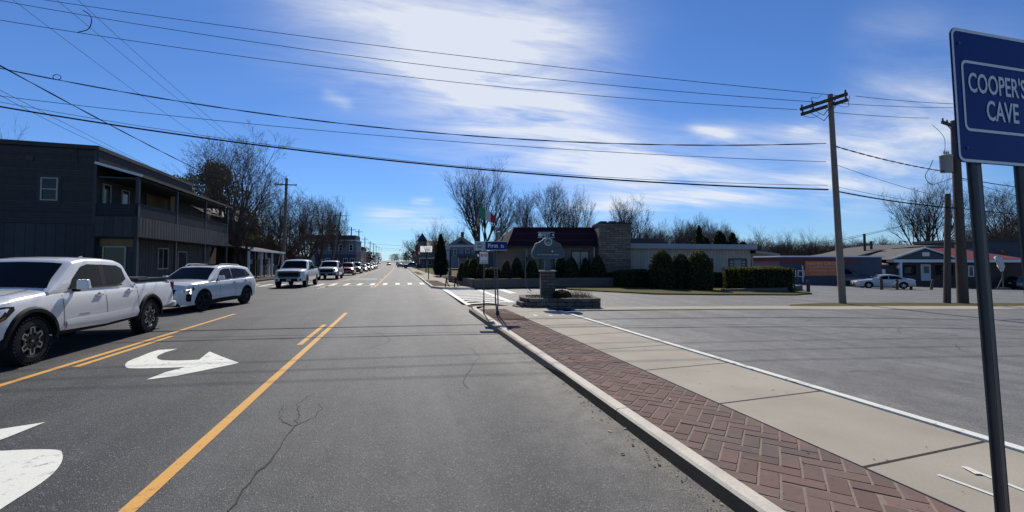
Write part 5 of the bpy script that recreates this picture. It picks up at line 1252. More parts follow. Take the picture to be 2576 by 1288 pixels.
def small_car(kind, label, body, X, Y, lit=True, group='vehicles queuing in the oncoming lane', rot=0, H=1.75, L=4.7, W=1.92, roofm=None, name=None, z=None):
    if kind == 'suv': sp = suv_spec(L, W, L*.6, -.02, .36, H, H*.62, H*.63, mirror=(-L*.13, H*.65, .18, .15, body))
    else:
        yf, yr = -L/2, L/2; h = W/2; cf = yf + L*.27
        sp = suv_spec(L, W, L*.575, .02, .325, H, .88, .92, mirror=(-.6, .93, .17, .13, body))
        sp['top'] = [(yf, .56), (yf+.03, .64), (yf+.14, .72), (yf+.4, .79), (cf, .90), (cf+.6, .93), (yr-1.15, .96), (yr-.5, .97), (yr-.12, .93), (yr, .85)]
        sp['cab'] = dict(belt=.92, wB=h-.09, wT=h-.27, prof=[(cf, .90), (cf+.85, H-.06), (cf+1.2, H-.01), (cf+1.6, H), (yr-1.45, H-.05), (yr-1.25, H-.10), (yr-.62, .95)],
            win=[[(cf+.5, .94), (cf+1.35, .95), (cf+1.35, H-.12), (cf+1.05, H-.13), (cf+.85, H-.19)], [(cf+1.41, .95), (yr-1.20, .97), (yr-1.02, 1.0), (yr-1.32, H-.2), (yr-1.55, H-.14), (cf+1.41, H-.12)]])
        sp['bot'] = [(yf, .26), (yf+.3, .2), (0, .22), (yr-.5, .25), (yr, .34)]; sp['ubz'] = .2
    if roofm: sp['roofm'] = roofm
    sp['rimm'] = m_alloy
    r, g = vehicle(name or 'car', label, 'car', sp, body, X, Y, rot, group, z); yf, yr, wat = g['yf'], g['yr'], g['wat']; t = H*.62 if kind == 'suv' else .80
    panel(r, 'grille', m_plast, [(-.5, t-.42), (.5, t-.42), (.56, t-.22), (-.56, t-.22)], yf-.02, .06, bev=.02)
    panel(r, 'lower_bumper', m_plast, [(-.62, .24), (.62, .24), (.66, .42), (-.66, .42)], yf-.015, .1, bev=.02)
    panel(r, 'licence_plate', m_plate, [(-.16, .44), (.16, .44), (.16, .55), (-.16, .55)], yf-.03, .02); panel(r, 'licence_plate', m_plate, [(-.16, t-.3), (.16, t-.3), (.16, t-.18), (-.16, t-.18)], yr-.01, .02)
    for s in (-1, 1):
        lamp_wrap(r, 'headlight', m_lit if lit else m_lens, wat, [(yf+.04, t-.30, t-.18), (yf+.16, t-.31, t-.16), (yf+.32, t-.28, t-.14)], s, .012)
        tl = MB(); tl.box(*sorted((s*(W/2-.28), s*(W/2-.12))), yr-.14, yr-.02, t-.20, t-.02); tl.build('tail_light', m_tail, r)
    return r
q = [('suv', 'red sport utility car third in the queue', m_pred, 66.5, dict(H=1.80)), ('suv', 'tall black sport utility car behind the red one', m_pblack, 77.5, dict(H=1.88, L=5.0, W=2.0)),
     ('car', 'small black saloon behind the tall black utility car', m_pblack, 91, dict(H=1.45)), ('suv', 'dark blue wagon behind the small black saloon', m_pdkb, 101, dict(H=1.7)),
     ('car', 'grey saloon eighth in the queue', m_pgrey, 113, dict(H=1.46)), ('suv', 'dark utility car just ahead of the white one in the queue', m_pdkb, 124, dict(H=1.7)), ('suv', 'white utility car at the tail of the queue', m_pwhite, 135, dict(H=1.72))]
for k, lab, m_, Y, kw in q: small_car(k, lab, m_, -7.3 + bx(Y), Y, **kw)
small_car('suv', 'cream car alone farther up the oncoming lane', mat('cream car paint', (.5, .42, .22), .3), -4.2 + bx(215), 215, group=None)
small_car('suv', 'white van parked at the far left kerb near the crest', m_pwhite, -10 + bx(270), 270, group=None, H=2.0)
small_car('car', 'white car parked behind the far white van', m_pwhite, -9.8 + bx(310), 310, group=None)
small_car('car', 'black hatchback driving away ahead, beside the blue pickup', m_pblack, .25 + bx(155), 158, rot=math.pi, lit=False, group=None, H=1.5)
small_car('suv', 'white car driving away beyond the black hatchback', m_pwhite, .3 + bx(190), 190, rot=math.pi, lit=False, group=None)
small_car('suv', 'dark car farthest ahead in the right lane', m_pblack, .2 + bx(225), 225, rot=math.pi, lit=False, group=None)
full_pickup('dark blue pickup crossing the road from a side drive', m_pblue, 3.3, 134, m_pblue, m_pblack, group=None, rot=R(-87))
# car park on the right: silver saloon, dark green utility vehicle, dark car at the edge
_s = small_car('car', 'old silver saloon parked behind the wooden posts', m_psilver, *at(2216, 44), rot=R(-125), lit=False, group=None, H=1.38, L=4.8)
_s = full_pickup('dark green pickup parked between the blue warehouse and the canopy', m_pgreen, *at(2118, 51), m_pgreen, m_pblack, group=None, rot=R(40))
small_car('suv', 'dark car in the shade by the slate-blue building', m_pdkb, *at(2590, 55), rot=R(70), lit=False, group=None)
# ------------------------------------------------------------------ trees and shrubs
m_bark = mat('grey brown bark', (.090, .072, .058), .9, spec=.15, var=(3, .3)); m_twig = mat('bare twigs', (.066, .050, .040), .9, spec=.1, island=.25); m_bark_dk = mat('dark bark', (.07, .056, .046), .9, spec=.15, var=(3, .3))
m_twig_red = mat('reddish bare twigs', (.078, .050, .039), .9, spec=.1, island=.25)
m_twig_dk = mat('dark bare twigs', (.092, .072, .058), .9, spec=.1, island=.25)
m_tips = mat('pale twig tips', (.125, .098, .080), .9, spec=.1, island=.3)
def gen_tree(seed, H=12.0, fork=.22, lean=.42, spread=.8, twig=1.0, leaders=5, r0=.26, depth=5):
    """a bare broadleaf tree: returns (limbs, twigs) as two meshes of tapered segments"""
    rnd = random.Random(seed); A, B_ = MB(), MB()
    def perp(d): return d.orthogonal().normalized()
    def turn(d, ang, az):
        x = perp(d); y = d.cross(x); return (d * math.cos(ang) + (x * math.cos(az) + y * math.sin(az)) * math.sin(ang)).normalized()
    def branch(p, d, L, r, lv, up):
        nseg = 5 if lv < 3 else 4 if lv < 4 else 3; sl = L / nseg; pts = [p]; rs = [r]; q = p; az = rnd.uniform(0, 6.28)
        rend = r * (.42 if lv < depth else .5)
        for i in range(nseg):
            j = .045 + .016 * lv
            d = (d + Vector((rnd.gauss(0, j), rnd.gauss(0, j), rnd.gauss(0, j*.6) + up * (.10 if lv < 3 else .07)))).normalized()
            q = q + d * sl * rnd.uniform(.85, 1.15); pts.append(q); rs.append(max(.009, r + (rend - r) * (i+1) / nseg))
            if lv < depth and i >= (1 if lv else 0):
                k = 2 if lv in (1, 2) or rnd.random() < .62 * twig else 1
                for _ in range(k):
                    az += 2.4 + rnd.uniform(-.5, .5); ang = rnd.uniform(.45, .85) * spread
                    branch(q, turn(d, ang, az), L * rnd.uniform(.42, .66) * (1 - .25 * i / nseg), max(.0095, rs[-1] * rnd.uniform(.52, .74)), lv+1, up)
        (A if lv < 2 else B_).tube(pts, rs, 7 if lv == 0 else 5 if lv < 3 else 3, 1 if lv >= 4 else 0)
    base = Vector((0, 0, -.3)); trunk = [base, Vector((rnd.gauss(0, .03), rnd.gauss(0, .03), H*fork*.5)), Vector((rnd.gauss(0, .1), rnd.gauss(0, .1), H*fork))]
    A.tube(trunk, [r0*1.35, r0, r0*.92], 9)
    for i in range(leaders):
        az = 6.28 * i / leaders + rnd.uniform(-.4, .4); ang = lean * rnd.uniform(.45, 1.15) if i else .06
        d = turn(Vector((0, 0, 1)), ang, az); L = H * (1-fork) * rnd.uniform(.86, .98) * (1.0 - .26*(ang/max(.01, lean))**2 if i else 1.0)
        branch(trunk[-1] - Vector((0, 0, rnd.uniform(0, H*.06))), d, L, r0 * rnd.uniform(.48, .66), 1, 1.0)
    zl = sorted(v[2] for v in B_.v); zs = zl[int(len(zl)*.985)]; k = H / zs
    for mb in (A, B_): mb.v = [(x*k, y*k, z*k if z > 0 else z) for x, y, z in mb.v]
    return A, B_
TREES = {}
def tree_proto(key, seed, mt, mtw, **k):
    A, B_ = gen_tree(seed, **k)
    ma = A.build('trunk', mt, recalc=False, smooth=60); mb = B_.build('crown', [mtw, m_tips], recalc=False); d = (ma.data, mb.data, k['H'])
    bpy.data.objects.remove(ma); bpy.data.objects.remove(mb); TREES[key] = d
tree_proto('vase', 4, m_bark, m_twig, H=14, fork=.14, lean=.66, leaders=8, r0=.40, spread=.70)
tree_proto('tall', 9, m_bark, m_twig, H=14, fork=.28, lean=.30, leaders=5, r0=.26, spread=.8)
m_twig_lt = mat('pale bare twigs', (.125, .10, .082), .9, spec=.1, island=.25)
tree_proto('tall2', 15, m_bark, m_twig_lt, H=14, fork=.25, lean=.36, leaders=6, r0=.28, spread=.85)
tree_proto('round', 21, m_bark_dk, m_twig_dk, H=12, fork=.16, lean=.72, leaders=5, r0=.34, spread=.9)
tree_proto('wide', 33, m_bark, m_twig, H=12, fork=.20, lean=.75, leaders=7, r0=.30, spread=.85, depth=4, twig=1.6)
tree_proto('thin', 41, m_bark, m_twig_red, H=12, fork=.22, lean=.34, leaders=8, r0=.17, spread=.7, depth=4, twig=1.6)
tn = [0]
def tree(key, x, v, ytop, label, group=None, wide=1.0, name='bare_tree', rot=None, dz=0, z=None):
    X, Y = at(x, v); z0 = Hh(X, Y) + dz if z is None else z; H = zat(ytop, v) - z0; a, b_, h = TREES[key]; s = H / h; tn[0] += 1
    r = thing(name, label, 'tree', (X, Y, z0), rot if rot is not None else tn[0] * 1.7, group); r.scale = (s*wide, s*wide, s)
    for nm, me in (('trunk', a), ('crown', b_)):
        o = bpy.data.objects.new(nm, me); COL.objects.link(o); o.parent = r
    return r
# foliage clumps
def leafmat(name, c, isl=.45):
    m = mat(name, c, .75, spec=.2, island=isl, var=(1.3, .35)); N, L, b = nodes_of(m); t = N.new('ShaderNodeBsdfTranslucent'); t.inputs[0].default_value = (c[0]*2.2, c[1]*2.2, c[2]*1.2, 1)
    x = N.new('ShaderNodeMixShader'); x.inputs[0].default_value = .3; out = [n for n in N if n.type == 'OUTPUT_MATERIAL'][0]; L.new(b.outputs[0], x.inputs[1]); L.new(t.outputs[0], x.inputs[2]); L.new(x.outputs[0], out.inputs[0]); return m
m_arb = leafmat('arborvitae foliage', (.032, .042, .016)); m_arbtip = leafmat('olive arborvitae tips', (.075, .070, .022)); m_pine = leafmat('pine needles', (.085, .085, .035)); m_spruce = leafmat('dark evergreen foliage', (.016, .021, .012))
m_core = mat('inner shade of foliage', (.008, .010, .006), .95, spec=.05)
def leaf(mb, p, nrm, s, rnd, m=0, asp=1.8):
    n = (Vector(nrm) + Vector((rnd.gauss(0, .55), rnd.gauss(0, .55), rnd.gauss(0, .55)))).normalized(); x = n.cross(Vector((rnd.gauss(0, 1), rnd.gauss(0, 1), rnd.gauss(0, 1)))).normalized(); y = n.cross(x)
    p = Vector(p); mb.add([p - x*s*.5, p + y*s*asp*.45, p + x*s*.5, p - y*s*asp*.35], [(0, 1, 2, 3)], m)
def bush_mesh(name, seed, prof, n, size, mats, squash=1.0, tipz=.72, lump=.10, box=None):
    """foliage scattered over a lathe profile prof(t)->(r, z) (or a box with rounded edges) with a dark core inside"""
    rnd = random.Random(seed); mb = MB(); ph = [(rnd.uniform(0, 6.28), rnd.uniform(2, 5), rnd.uniform(0, 6.28)) for _ in range(5)]
    def bump(a, z): return 1 + lump * sum(math.sin(f*a + p + z*2.2) * math.cos(z*f + q) for p, f, q in ph) / 2.5
    for i in range(n):
        if box:
            lx, ly, lz = box; f = rnd.random(); sx, sy, sz = lx*ly, 2*ly*lz, 2*lx*lz; tot = sx+sy+sz; f *= tot
            if f < sx: p = (rnd.uniform(-.5, .5)*lx, rnd.uniform(-.5, .5)*ly, lz); nn = (0, 0, 1)
            elif f < sx+sy: s = rnd.choice((-1, 1)); p = (s*lx/2, rnd.uniform(-.5, .5)*ly, rnd.random()*lz); nn = (s, 0, 0)
            else: s = rnd.choice((-1, 1)); p = (rnd.uniform(-.5, .5)*lx, s*ly/2, rnd.random()*lz); nn = (0, s, 0)
            e = .12; q = list(p)
            dx, dy = max(0, abs(p[0]) - lx/2 + e), max(0, abs(p[1]) - ly/2 + e); q[2] -= (dx+dy)*.5 * (p[2] > lz*.6)
            w_ = 1 + lump*.35*math.sin(p[0]*2.3 + 1) * math.cos(p[1]*2 + p[0]*.9); q[2] *= w_; inset = rnd.uniform(-.10, .03)
            p = (q[0] + nn[0]*inset, q[1] + nn[1]*inset, q[2] + nn[2]*inset); t = p[2]/lz
        else:
            t = rnd.random() ** 1.0; r, z = prof(t); 
            if rnd.random() > (r / max(.01, max(prof(.1)[0], prof(.3)[0]))) ** .7 + .12: continue
            a = rnd.uniform(0, 6.28); rr = r * bump(a, z) * rnd.uniform(.86, 1.04); r2, z2 = prof(min(1, t+.02)); dz, dr = z2 - z, r2 - r; l = math.hypot(dz, dr) or 1
            nn = (math.cos(a)*dz/l, math.sin(a)*dz/l, -dr/l + .2); p = (rr*math.cos(a), rr*math.sin(a)*squash, z)
        m = 1 if (len(mats) > 2 and rnd.random() < (.12 + .6*max(0, t - tipz)/(1-tipz))) else 0
        leaf(mb, p, nn, size*rnd.uniform(.6, 1.4), rnd, m)
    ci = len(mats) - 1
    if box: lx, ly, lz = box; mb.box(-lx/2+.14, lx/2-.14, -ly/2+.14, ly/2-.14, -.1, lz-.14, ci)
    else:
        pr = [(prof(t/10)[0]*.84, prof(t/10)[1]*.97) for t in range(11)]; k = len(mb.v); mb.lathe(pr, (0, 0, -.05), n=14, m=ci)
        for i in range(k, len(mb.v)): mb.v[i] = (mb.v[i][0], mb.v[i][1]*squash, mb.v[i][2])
    return mb
def cone_prof(r, h, p=.75): return lambda t: (r * (1 - t) ** p * (1 - .25 * max(0, .15-t)/.15), h*t)
def dome_prof(r, h): return lambda t: (r * math.sqrt(max(0, 1 - max(0, (t-.25)/.75)**2.3)) * (.9 + .1*min(1, t*5)), h*t)
# tall evergreen by the far pavement, arborvitae in the timber bed, domes and hedges by the annex
def shrub(name, label, cat, mb, mats, x, v, z, group=None, rot=0):
    o = mb.build('foliage', mats, recalc=False); X, Y = at(x, v); r = thing(name, label, cat, (X, Y, z), rot, group); o.parent = r
    st_ = MB(); st_.cyl((0, 0, -.2), (0, 0, .5), .07, .05); st_.build('stem', m_bark_dk, r); return r
G_ARB = 'clipped arborvitae round the restaurant'
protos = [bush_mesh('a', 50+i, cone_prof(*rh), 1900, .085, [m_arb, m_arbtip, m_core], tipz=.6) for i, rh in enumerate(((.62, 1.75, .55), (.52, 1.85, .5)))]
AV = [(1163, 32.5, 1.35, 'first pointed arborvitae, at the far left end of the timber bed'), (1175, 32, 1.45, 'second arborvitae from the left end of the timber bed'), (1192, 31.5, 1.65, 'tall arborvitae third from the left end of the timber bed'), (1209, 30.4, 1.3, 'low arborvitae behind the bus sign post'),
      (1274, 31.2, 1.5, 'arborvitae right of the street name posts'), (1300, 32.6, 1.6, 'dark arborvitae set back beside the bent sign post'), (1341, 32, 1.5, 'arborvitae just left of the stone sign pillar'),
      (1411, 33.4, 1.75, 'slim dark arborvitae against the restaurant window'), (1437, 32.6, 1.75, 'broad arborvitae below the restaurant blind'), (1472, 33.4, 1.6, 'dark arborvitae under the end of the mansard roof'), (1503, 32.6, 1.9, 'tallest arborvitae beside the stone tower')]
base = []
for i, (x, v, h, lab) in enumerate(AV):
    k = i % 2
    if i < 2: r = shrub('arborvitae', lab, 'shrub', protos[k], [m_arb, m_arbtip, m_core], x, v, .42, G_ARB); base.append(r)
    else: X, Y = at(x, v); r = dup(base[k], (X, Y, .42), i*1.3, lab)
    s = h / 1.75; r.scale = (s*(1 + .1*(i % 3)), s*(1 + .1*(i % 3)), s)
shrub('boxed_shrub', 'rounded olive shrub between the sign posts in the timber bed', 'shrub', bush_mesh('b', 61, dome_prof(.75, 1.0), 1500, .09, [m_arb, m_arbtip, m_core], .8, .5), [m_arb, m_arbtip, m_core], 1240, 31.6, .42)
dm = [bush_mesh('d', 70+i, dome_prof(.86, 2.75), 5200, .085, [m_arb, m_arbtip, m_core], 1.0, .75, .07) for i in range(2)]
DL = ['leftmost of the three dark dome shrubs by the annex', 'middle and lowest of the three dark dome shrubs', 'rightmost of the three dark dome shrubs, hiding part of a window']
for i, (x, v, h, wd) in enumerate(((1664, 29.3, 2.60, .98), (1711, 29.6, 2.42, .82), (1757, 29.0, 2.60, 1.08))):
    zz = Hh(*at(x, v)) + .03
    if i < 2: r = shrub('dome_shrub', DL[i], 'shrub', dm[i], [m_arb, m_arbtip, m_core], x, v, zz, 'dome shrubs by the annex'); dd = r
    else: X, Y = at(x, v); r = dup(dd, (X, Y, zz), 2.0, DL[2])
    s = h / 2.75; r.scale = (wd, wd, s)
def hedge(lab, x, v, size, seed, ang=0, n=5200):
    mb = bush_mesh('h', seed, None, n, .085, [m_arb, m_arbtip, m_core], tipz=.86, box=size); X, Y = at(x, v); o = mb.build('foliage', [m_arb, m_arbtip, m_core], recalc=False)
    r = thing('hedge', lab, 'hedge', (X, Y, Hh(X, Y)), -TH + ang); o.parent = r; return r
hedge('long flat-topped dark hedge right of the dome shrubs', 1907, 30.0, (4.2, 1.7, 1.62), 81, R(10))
hedge('low flat hedge between the stone tower and the dome shrubs', 1602, 31.0, (2.9, 1.5, 1.25), 82, R(8), 3600)
hedge('small rounded hedge under the annex window', 1790, 33.5, (1.6, 1.2, 1.1), 83, R(8), 2000)
hedge('dark low hedge at the foot of the stone tower', 1545, 33.0, (1.6, 1.0, 1.0), 84, R(8), 1600)
def spruce(name, label, x, v, r_, h, seed, n, size, mats, p=.8, lump=.22, z=None):
    mb = bush_mesh('s', seed, cone_prof(r_, h, p), n, size, mats, lump=lump, tipz=.9); X, Y = at(x, v); o = mb.build('crown', mats, recalc=False)
    r = thing(name, label, 'tree', (X, Y, Hh(X, Y) + .05 if z is None else z)); o.parent = r; o.location.z = .25
    t = MB(); t.cyl((0, 0, -.2), (0, 0, h*.5), .13, .05); t.build('trunk', m_bark_dk, r); return r
spruce('evergreen_tree', 'dark narrow evergreen standing on the far right pavement', 1109, 54, .98, 5.0, 90, 5200, .13, [m_spruce, m_arb, m_core], .62)
EV = [('slim pointed cypress behind the annex roof', 1760, 58, .9, 7.0), ('dark evergreen right of the slim cypress', 1775, 60, 1.4, 5.6), ('low dark evergreen left of the slim cypress', 1743, 60, 1.3, 5.0), ('broad dark evergreen behind the annex roof', 1810, 62, 2.0, 6.6), ('pointed evergreen at the right of the dark group', 1843, 60, 1.3, 6.2), ('rounded evergreen ending the dark group', 1870, 60, 1.7, 5.0)]
for i, (lab, x, v, r_, h) in enumerate(EV): spruce('evergreen_tree', lab, x, v, r_, h, 95+i, 2600, .26, [m_spruce, m_arb, m_core], .55, .3, z=-.6)['group'] = 'evergreens behind the annex'
# pine behind the porch building: whorls of needle tufts on boughs
def pine(label, x, v, H, Rr, seed, z=0):
    rnd = random.Random(seed); X, Y = at(x, v); r = thing('pine_tree', label, 'tree', (X, Y, z)); t = MB(); t.tube([(0, 0, -.3), (.1, 0, H*.5), (0, .1, H)], [.3, .2, .04], 8); f = MB()
    for i in range(84):
        zz = H * (.28 + .70 * i / 84); L = Rr * (1.05 - .8 * (i/84) ** 1.6) * rnd.uniform(.6, 1.15); a = i*2.4 + rnd.uniform(-.4, .4); p0 = Vector((0, 0, zz)); p1 = p0 + Vector((math.cos(a)*L, math.sin(a)*L, L*rnd.uniform(.05, .4)))
        t.tube([p0, (p0+p1)/2 - Vector((0, 0, .1)), p1], [.06, .04, .012], 4)
        for k in range(95):
            q = p0.lerp(p1, rnd.uniform(.3, 1.05)) + Vector((rnd.gauss(0, .3), rnd.gauss(0, .3), rnd.gauss(.1, .26))); leaf(f, q, (q - p0).normalized() + Vector((0, 0, .6)), rnd.uniform(.16, .34), rnd, 0, 1.4)
    t.build('trunk', m_bark_dk, r, recalc=False); f.build('crown', m_pine, r, recalc=False)
pine('olive-green pine rising behind the porch building', 535, 52, 13.4, 5.0, 7)
pine('lower pine peeking over the porch building roof', 452, 58, 12.9, 3.4, 8)
# bare trees, left to right
GL, GR = 'bare trees on the left side', 'bare trees on the right side'
tree('tall2', 588, 45, 347, 'tall bare tree at the right end of the porch building', GL, 1.05, rot=.4)
tree('thin', 617, 43, 520, 'small bare tree leaning over the veranda', GL, 1.3)
LT = [('round', 655, 66, 497, 1.15), ('round', 700, 72, 488, 1.0), ('round', 768, 78, 497, 1.12), ('round', 730, 90, 500, 1.1), ('round', 806, 98, 505, .85), ('vase', 842, 110, 505, .6), ('thin', 690, 60, 575, 1.2), ('thin', 735, 66, 590, 1.3)]
LN = ['dark bare tree right of the porch building', 'dark bare tree behind the first utility pole', 'biggest round bare tree in front of the blue-grey house', 'dark bare tree between the pole and the big round one', 'bare tree left of the leaning pole', 'slender bare tree behind the leaning pole', 'low bare tree by the stone wall', 'low bare tree behind the white pickup']
for (k, x, v, y, wd), lab in zip(LT, LN): tree(k, x, v, y, lab, GL, wd)
RT = [('vase', 1216, 74, 420, .92, 'large vase-shaped bare tree behind the flags'), ('tall', 1318, 72, 490, .85, 'bare tree between the flags and the double tree'), ('tall', 1392, 70, 462, .85, 'tall bare tree over the middle of the mansard roof'), ('vase', 1442, 76, 488, .7, 'bare tree leaning right over the mansard roof'),
      ('vase', 1588, 66, 503, .85, 'twin-stemmed bare tree over the annex roof'), ('wide', 1104, 150, 556, 1.0, 'pale bare tree behind the dark evergreen'), ('wide', 1050, 190, 585, 1.2, 'small bare tree beside the right far pole'), ('wide', 1158, 130, 566, .9, 'bare tree behind the pediment house'),
      ('wide', 1280, 100, 545, 1.1, 'hazy bare tree low behind the restaurant'), ('wide', 1346, 110, 540, 1.1, 'hazy bare tree behind the middle of the restaurant'), ('vase', 2335, 95, 460, .9, 'large bare tree behind the corner shop'), ('tall', 2520, 110, 478, 1.3, 'tall bare tree behind the slate-blue building'), ('wide', 2570, 100, 510, 1.0, 'bare tree at the right edge behind the sign')]
for k, x, v, y, wd, lab in RT: tree(k, x, v, y, lab, GR, wd)
rnd = random.Random(2); GT = 'bare trees in the treeline behind the low buildings'
TL = [(1655, 562), (1690, 566), (1722, 556), (1748, 548), (1775, 556), (1800, 563), (1828, 566), (1846, 590), (1630, 575), (1610, 580)]
TL += [(1640, 585), (1672, 578), (1706, 574), (1735, 566), (1762, 560), (1790, 570), (1815, 575), (1838, 582), (1660, 590), (1700, 590), (1860, 598), (1885, 602)]
for i, (x, y) in enumerate(TL): tree(('thin', 'wide', 'thin')[i % 3], x, 95 + 9*(i % 4), y, 'bare tree in the hazy line behind the annex roof', GT, 1.0 if i % 3 else .9)
TL2 = [(1905, 577, 'rounded bare tree just right of the annex'), (1950, 590, 'low bare tree above the blue warehouse'), (1985, 585, 'bare tree above the left end of the warehouse'), (2030, 583, 'bare tree above the orange sign'), (2075, 598, 'low bare tree left of the near utility pole'), (2110, 592, 'bare tree hidden by the near utility pole'), (2160, 606, 'low reddish bare tree right of the near pole'), (2195, 600, 'reddish bare tree over the warehouse bay'), (2225, 603, 'reddish bare tree left of the shop flues'), (2250, 606, 'lowest reddish bare tree beside the shop flues')]
for i, (x, y, lab) in enumerate(TL2): tree('wide' if i < 6 else 'thin', x, 105 + 6*(i % 3), y, lab, GR, 1.05 if i < 6 else 1.4)
for i in range(26):
    x = 1900 + 16*i + rnd.uniform(-5, 5); tree('thin' if i % 2 else 'wide', x, 120 + 8*(i % 3), rnd.uniform(603, 622), 'low bare tree in the far line behind the warehouse and shop', 'low bare trees behind the warehouse', 1.5)
for i in range(9):
    tree('thin', 2440 + 20*i, 120 + 5*(i % 3), rnd.uniform(545, 585), 'bare tree in the far line behind the slate-blue building', 'bare trees behind the slate-blue building', 1.3)
tree('wide', -5, 40, 330, 'bare tree behind the roof at the left edge', GL, .6)
# far wood closing the road and the horizon: one mass
def far_wood():
    mb = MB(); rnd = random.Random(77)
    def clump(X, Y, h, wd, n, dn):
        z0 = Hh(X, Y)
        for i in range(n):
            a = rnd.uniform(0, 6.28); t = rnd.random(); rr = wd * math.sqrt(rnd.random()) * (1 - .55*t*t); zz = h*(.1 + .9*t)
            leaf(mb, (X + rr*math.cos(a), Y + rr*math.sin(a), z0 + zz), (0, -1, .3), rnd.uniform(.35, .8)*dn, rnd, rnd.choice((0, 0, 1)), 2.0)
        mb.cyl((X, Y, z0-1), (X, Y, z0+h*.6), .2, .1, 5, 2, False)
    for i in range(190):
        az = R(-56 + 114*i/190) + rnd.uniform(-.01, .01)
        if abs(az + .02) < .03: continue
        d = rnd.uniform(230, 420) ; clump(d*math.sin(az), d*math.cos(az), rnd.uniform(7, 12.5), rnd.uniform(4, 8), 150, .9)
    for i in range(26):
        Y = rnd.uniform(330, 640); s = rnd.choice((-1, 1)); X = bx(Y) + (rnd.uniform(-30, -11) if s < 0 else rnd.uniform(4, 26)); clump(X, Y, rnd.uniform(6, 11), rnd.uniform(3, 5), 420, .5)
    struct(mb.build('far_woods', [mat('far bare wood', (.085, .066, .052), .95, spec=.05, island=.4), mat('far evergreen wood', (.035, .038, .022), .95, spec=.05, island=.4), m_bark_dk], recalc=False), 'stuff')
far_wood()
# dead stems and shrub in the stone planter, grass tufts
def tuft(mb, x, y, z, n, h, rnd, sp_=.12, m=0):
    for i in range(n):
        a = rnd.uniform(0, 6.28); p = Vector((x + rnd.gauss(0, sp_), y + rnd.gauss(0, sp_), z)); d = Vector((math.cos(a)*.35, math.sin(a)*.35, 1)) * h * rnd.uniform(.5, 1.2); w_ = .006
        mb.add([p - Vector((w_, 0, 0)), p + Vector((w_, 0, 0)), p + d*.6 + Vector((w_*.7, 0, 0)), p + d, p + d*.6 - Vector((w_*.7, 0, 0))], [(0, 1, 2, 3, 4)], m)
# ------------------------------------------------------------------ poles, wires, signs, street furniture
m_blue = mat('reflective blue sheeting', (.003, .024, .15), .5, spec=.2, var=(1.2, .12)); m_refl = mat('white reflective sheeting', (.62, .63, .62), .4); m_green_sign = mat('green sign sheeting', (.02, .10, .06), .4)
def insul(mb, p, h=.16, r=.05, m=1): mb.lathe([(.0, 0), (r*.6, 0), (r, .03), (r*.5, .05), (r, .08), (r*.5, .1), (r*.8, .13), (0, h)], p, n=8, m=m)
def pole(label, X, Y, z0, H, r=.15, lean=(0, 0), arms=(), m=None, ang=0, rise=.0, group=None, extra=None):
    """wooden pole with cross arms: arms = (drop from top, half length, tilt)"""
    r_ = thing('utility_pole', label, 'utility pole', (X, Y, z0), ang, group); mw = m or m_wood
    p = MB(); p.cyl((0, 0, -.4), (lean[0], lean[1], H), r*1.12, r*.78, 12); p.build('shaft', mw, r_, 60)
    for dz, hl, off, tilt in arms:
        z = H - dz; a = MB(); c = Vector((lean[0]*(z/H) + off, lean[1]*(z/H) - r*1.0, z)); a.beam(c + Vector((-hl, 0, -tilt)), c + Vector((hl, 0, tilt)), .10, .13); ao = a.build('cross_arm', m_wood_dk, r_)
        b_ = MB()
        for s in (-1, 1): b_.beam(c + Vector((s*min(hl*.6, .7), -.02, s*tilt*.5 - .03)), (lean[0], c.y + .05, z-.6), .03, .02)
        b_.build('brace', m_dkmetal, ao)
        for s in (-.93, -.45, .93) if hl > .6 else (.9,):
            i = MB(); insul(i, c + Vector((s*hl, 0, s*tilt + .06)), m=0); i.build('insulator', m_insul, ao)
    return r_
P1u = (14.55, 19.4); P2u = (22.6, 22.1)
P1 = C(*P1u); P2 = C(*P2u); z1 = Hh(*P1); z2 = Hh(*P2)
H1 = zat(232, P1u[1]) - z1; H2 = zat(300, P2u[1]) - z2
pole1 = pole('tall grey utility pole on the grass verge with a double cross arm', *P1, z1, H1, .132, (-.30*ct, .30*st), [(.30, 1.02, 0, 0), (.46, 1.02, 0, 0)], ang=0)
# double arms run along the side street's normal; turn the arms only
arm_i = 0
for ch in list(pole1.children):
    if ch.name.startswith('cross_arm'): ch.rotation_euler = (0, 0, R(-82)); ch.location = Vector((-.29*ct, .29*st, 0)) + (Vector((.12, .1, 0)) if arm_i else Vector((-.14, -.1, 0))) + Vector((.24*math.cos(R(33)), .24*math.sin(R(33)), 0))*0; arm_i += 1
pole2 = pole('brown utility pole with a grey transformer behind the blue sign', *P2, z2, H2, .21, (-.10, 0), [(.35, .62, -.6, -.12)], m=m_wood_dk)
tr = MB(); tr.lathe([(0, 0), (.24, 0), (.25, .03), (.25, .78), (.27, .80), (.27, .85), (.1, .92), (0, .93)], (0, 0, 0), n=18)
for s in (-.08, .06, .2): insul(tr, (s, .02, .88), .26, .05, 0)
to = tr.build('transformer', mat('grey transformer enamel', (.24, .25, .25), .5), pole2, 50); kv = P2u[1]/FPX
ox = (2374-2409)*kv; to.location = (ox*ct, -ox*st - .1, zat(433, P2u[1]) - z2)
br = MB(); br.beam((to.location.x + .2, to.location.y, to.location.z + .2), (-.05, 0, to.location.z + .2), .06, .06); br.beam((to.location.x + .2, to.location.y, to.location.z + .62), (-.05, 0, to.location.z + .62), .06, .06); br.build('bracket', m_dkmetal, pole2)
stubX, stubY = at(2377, 21.9)
stub = thing('brace_pole', 'shorter dark stub pole leaning beside the transformer pole', 'utility pole', (stubX, stubY, Hh(stubX, stubY)), 0)
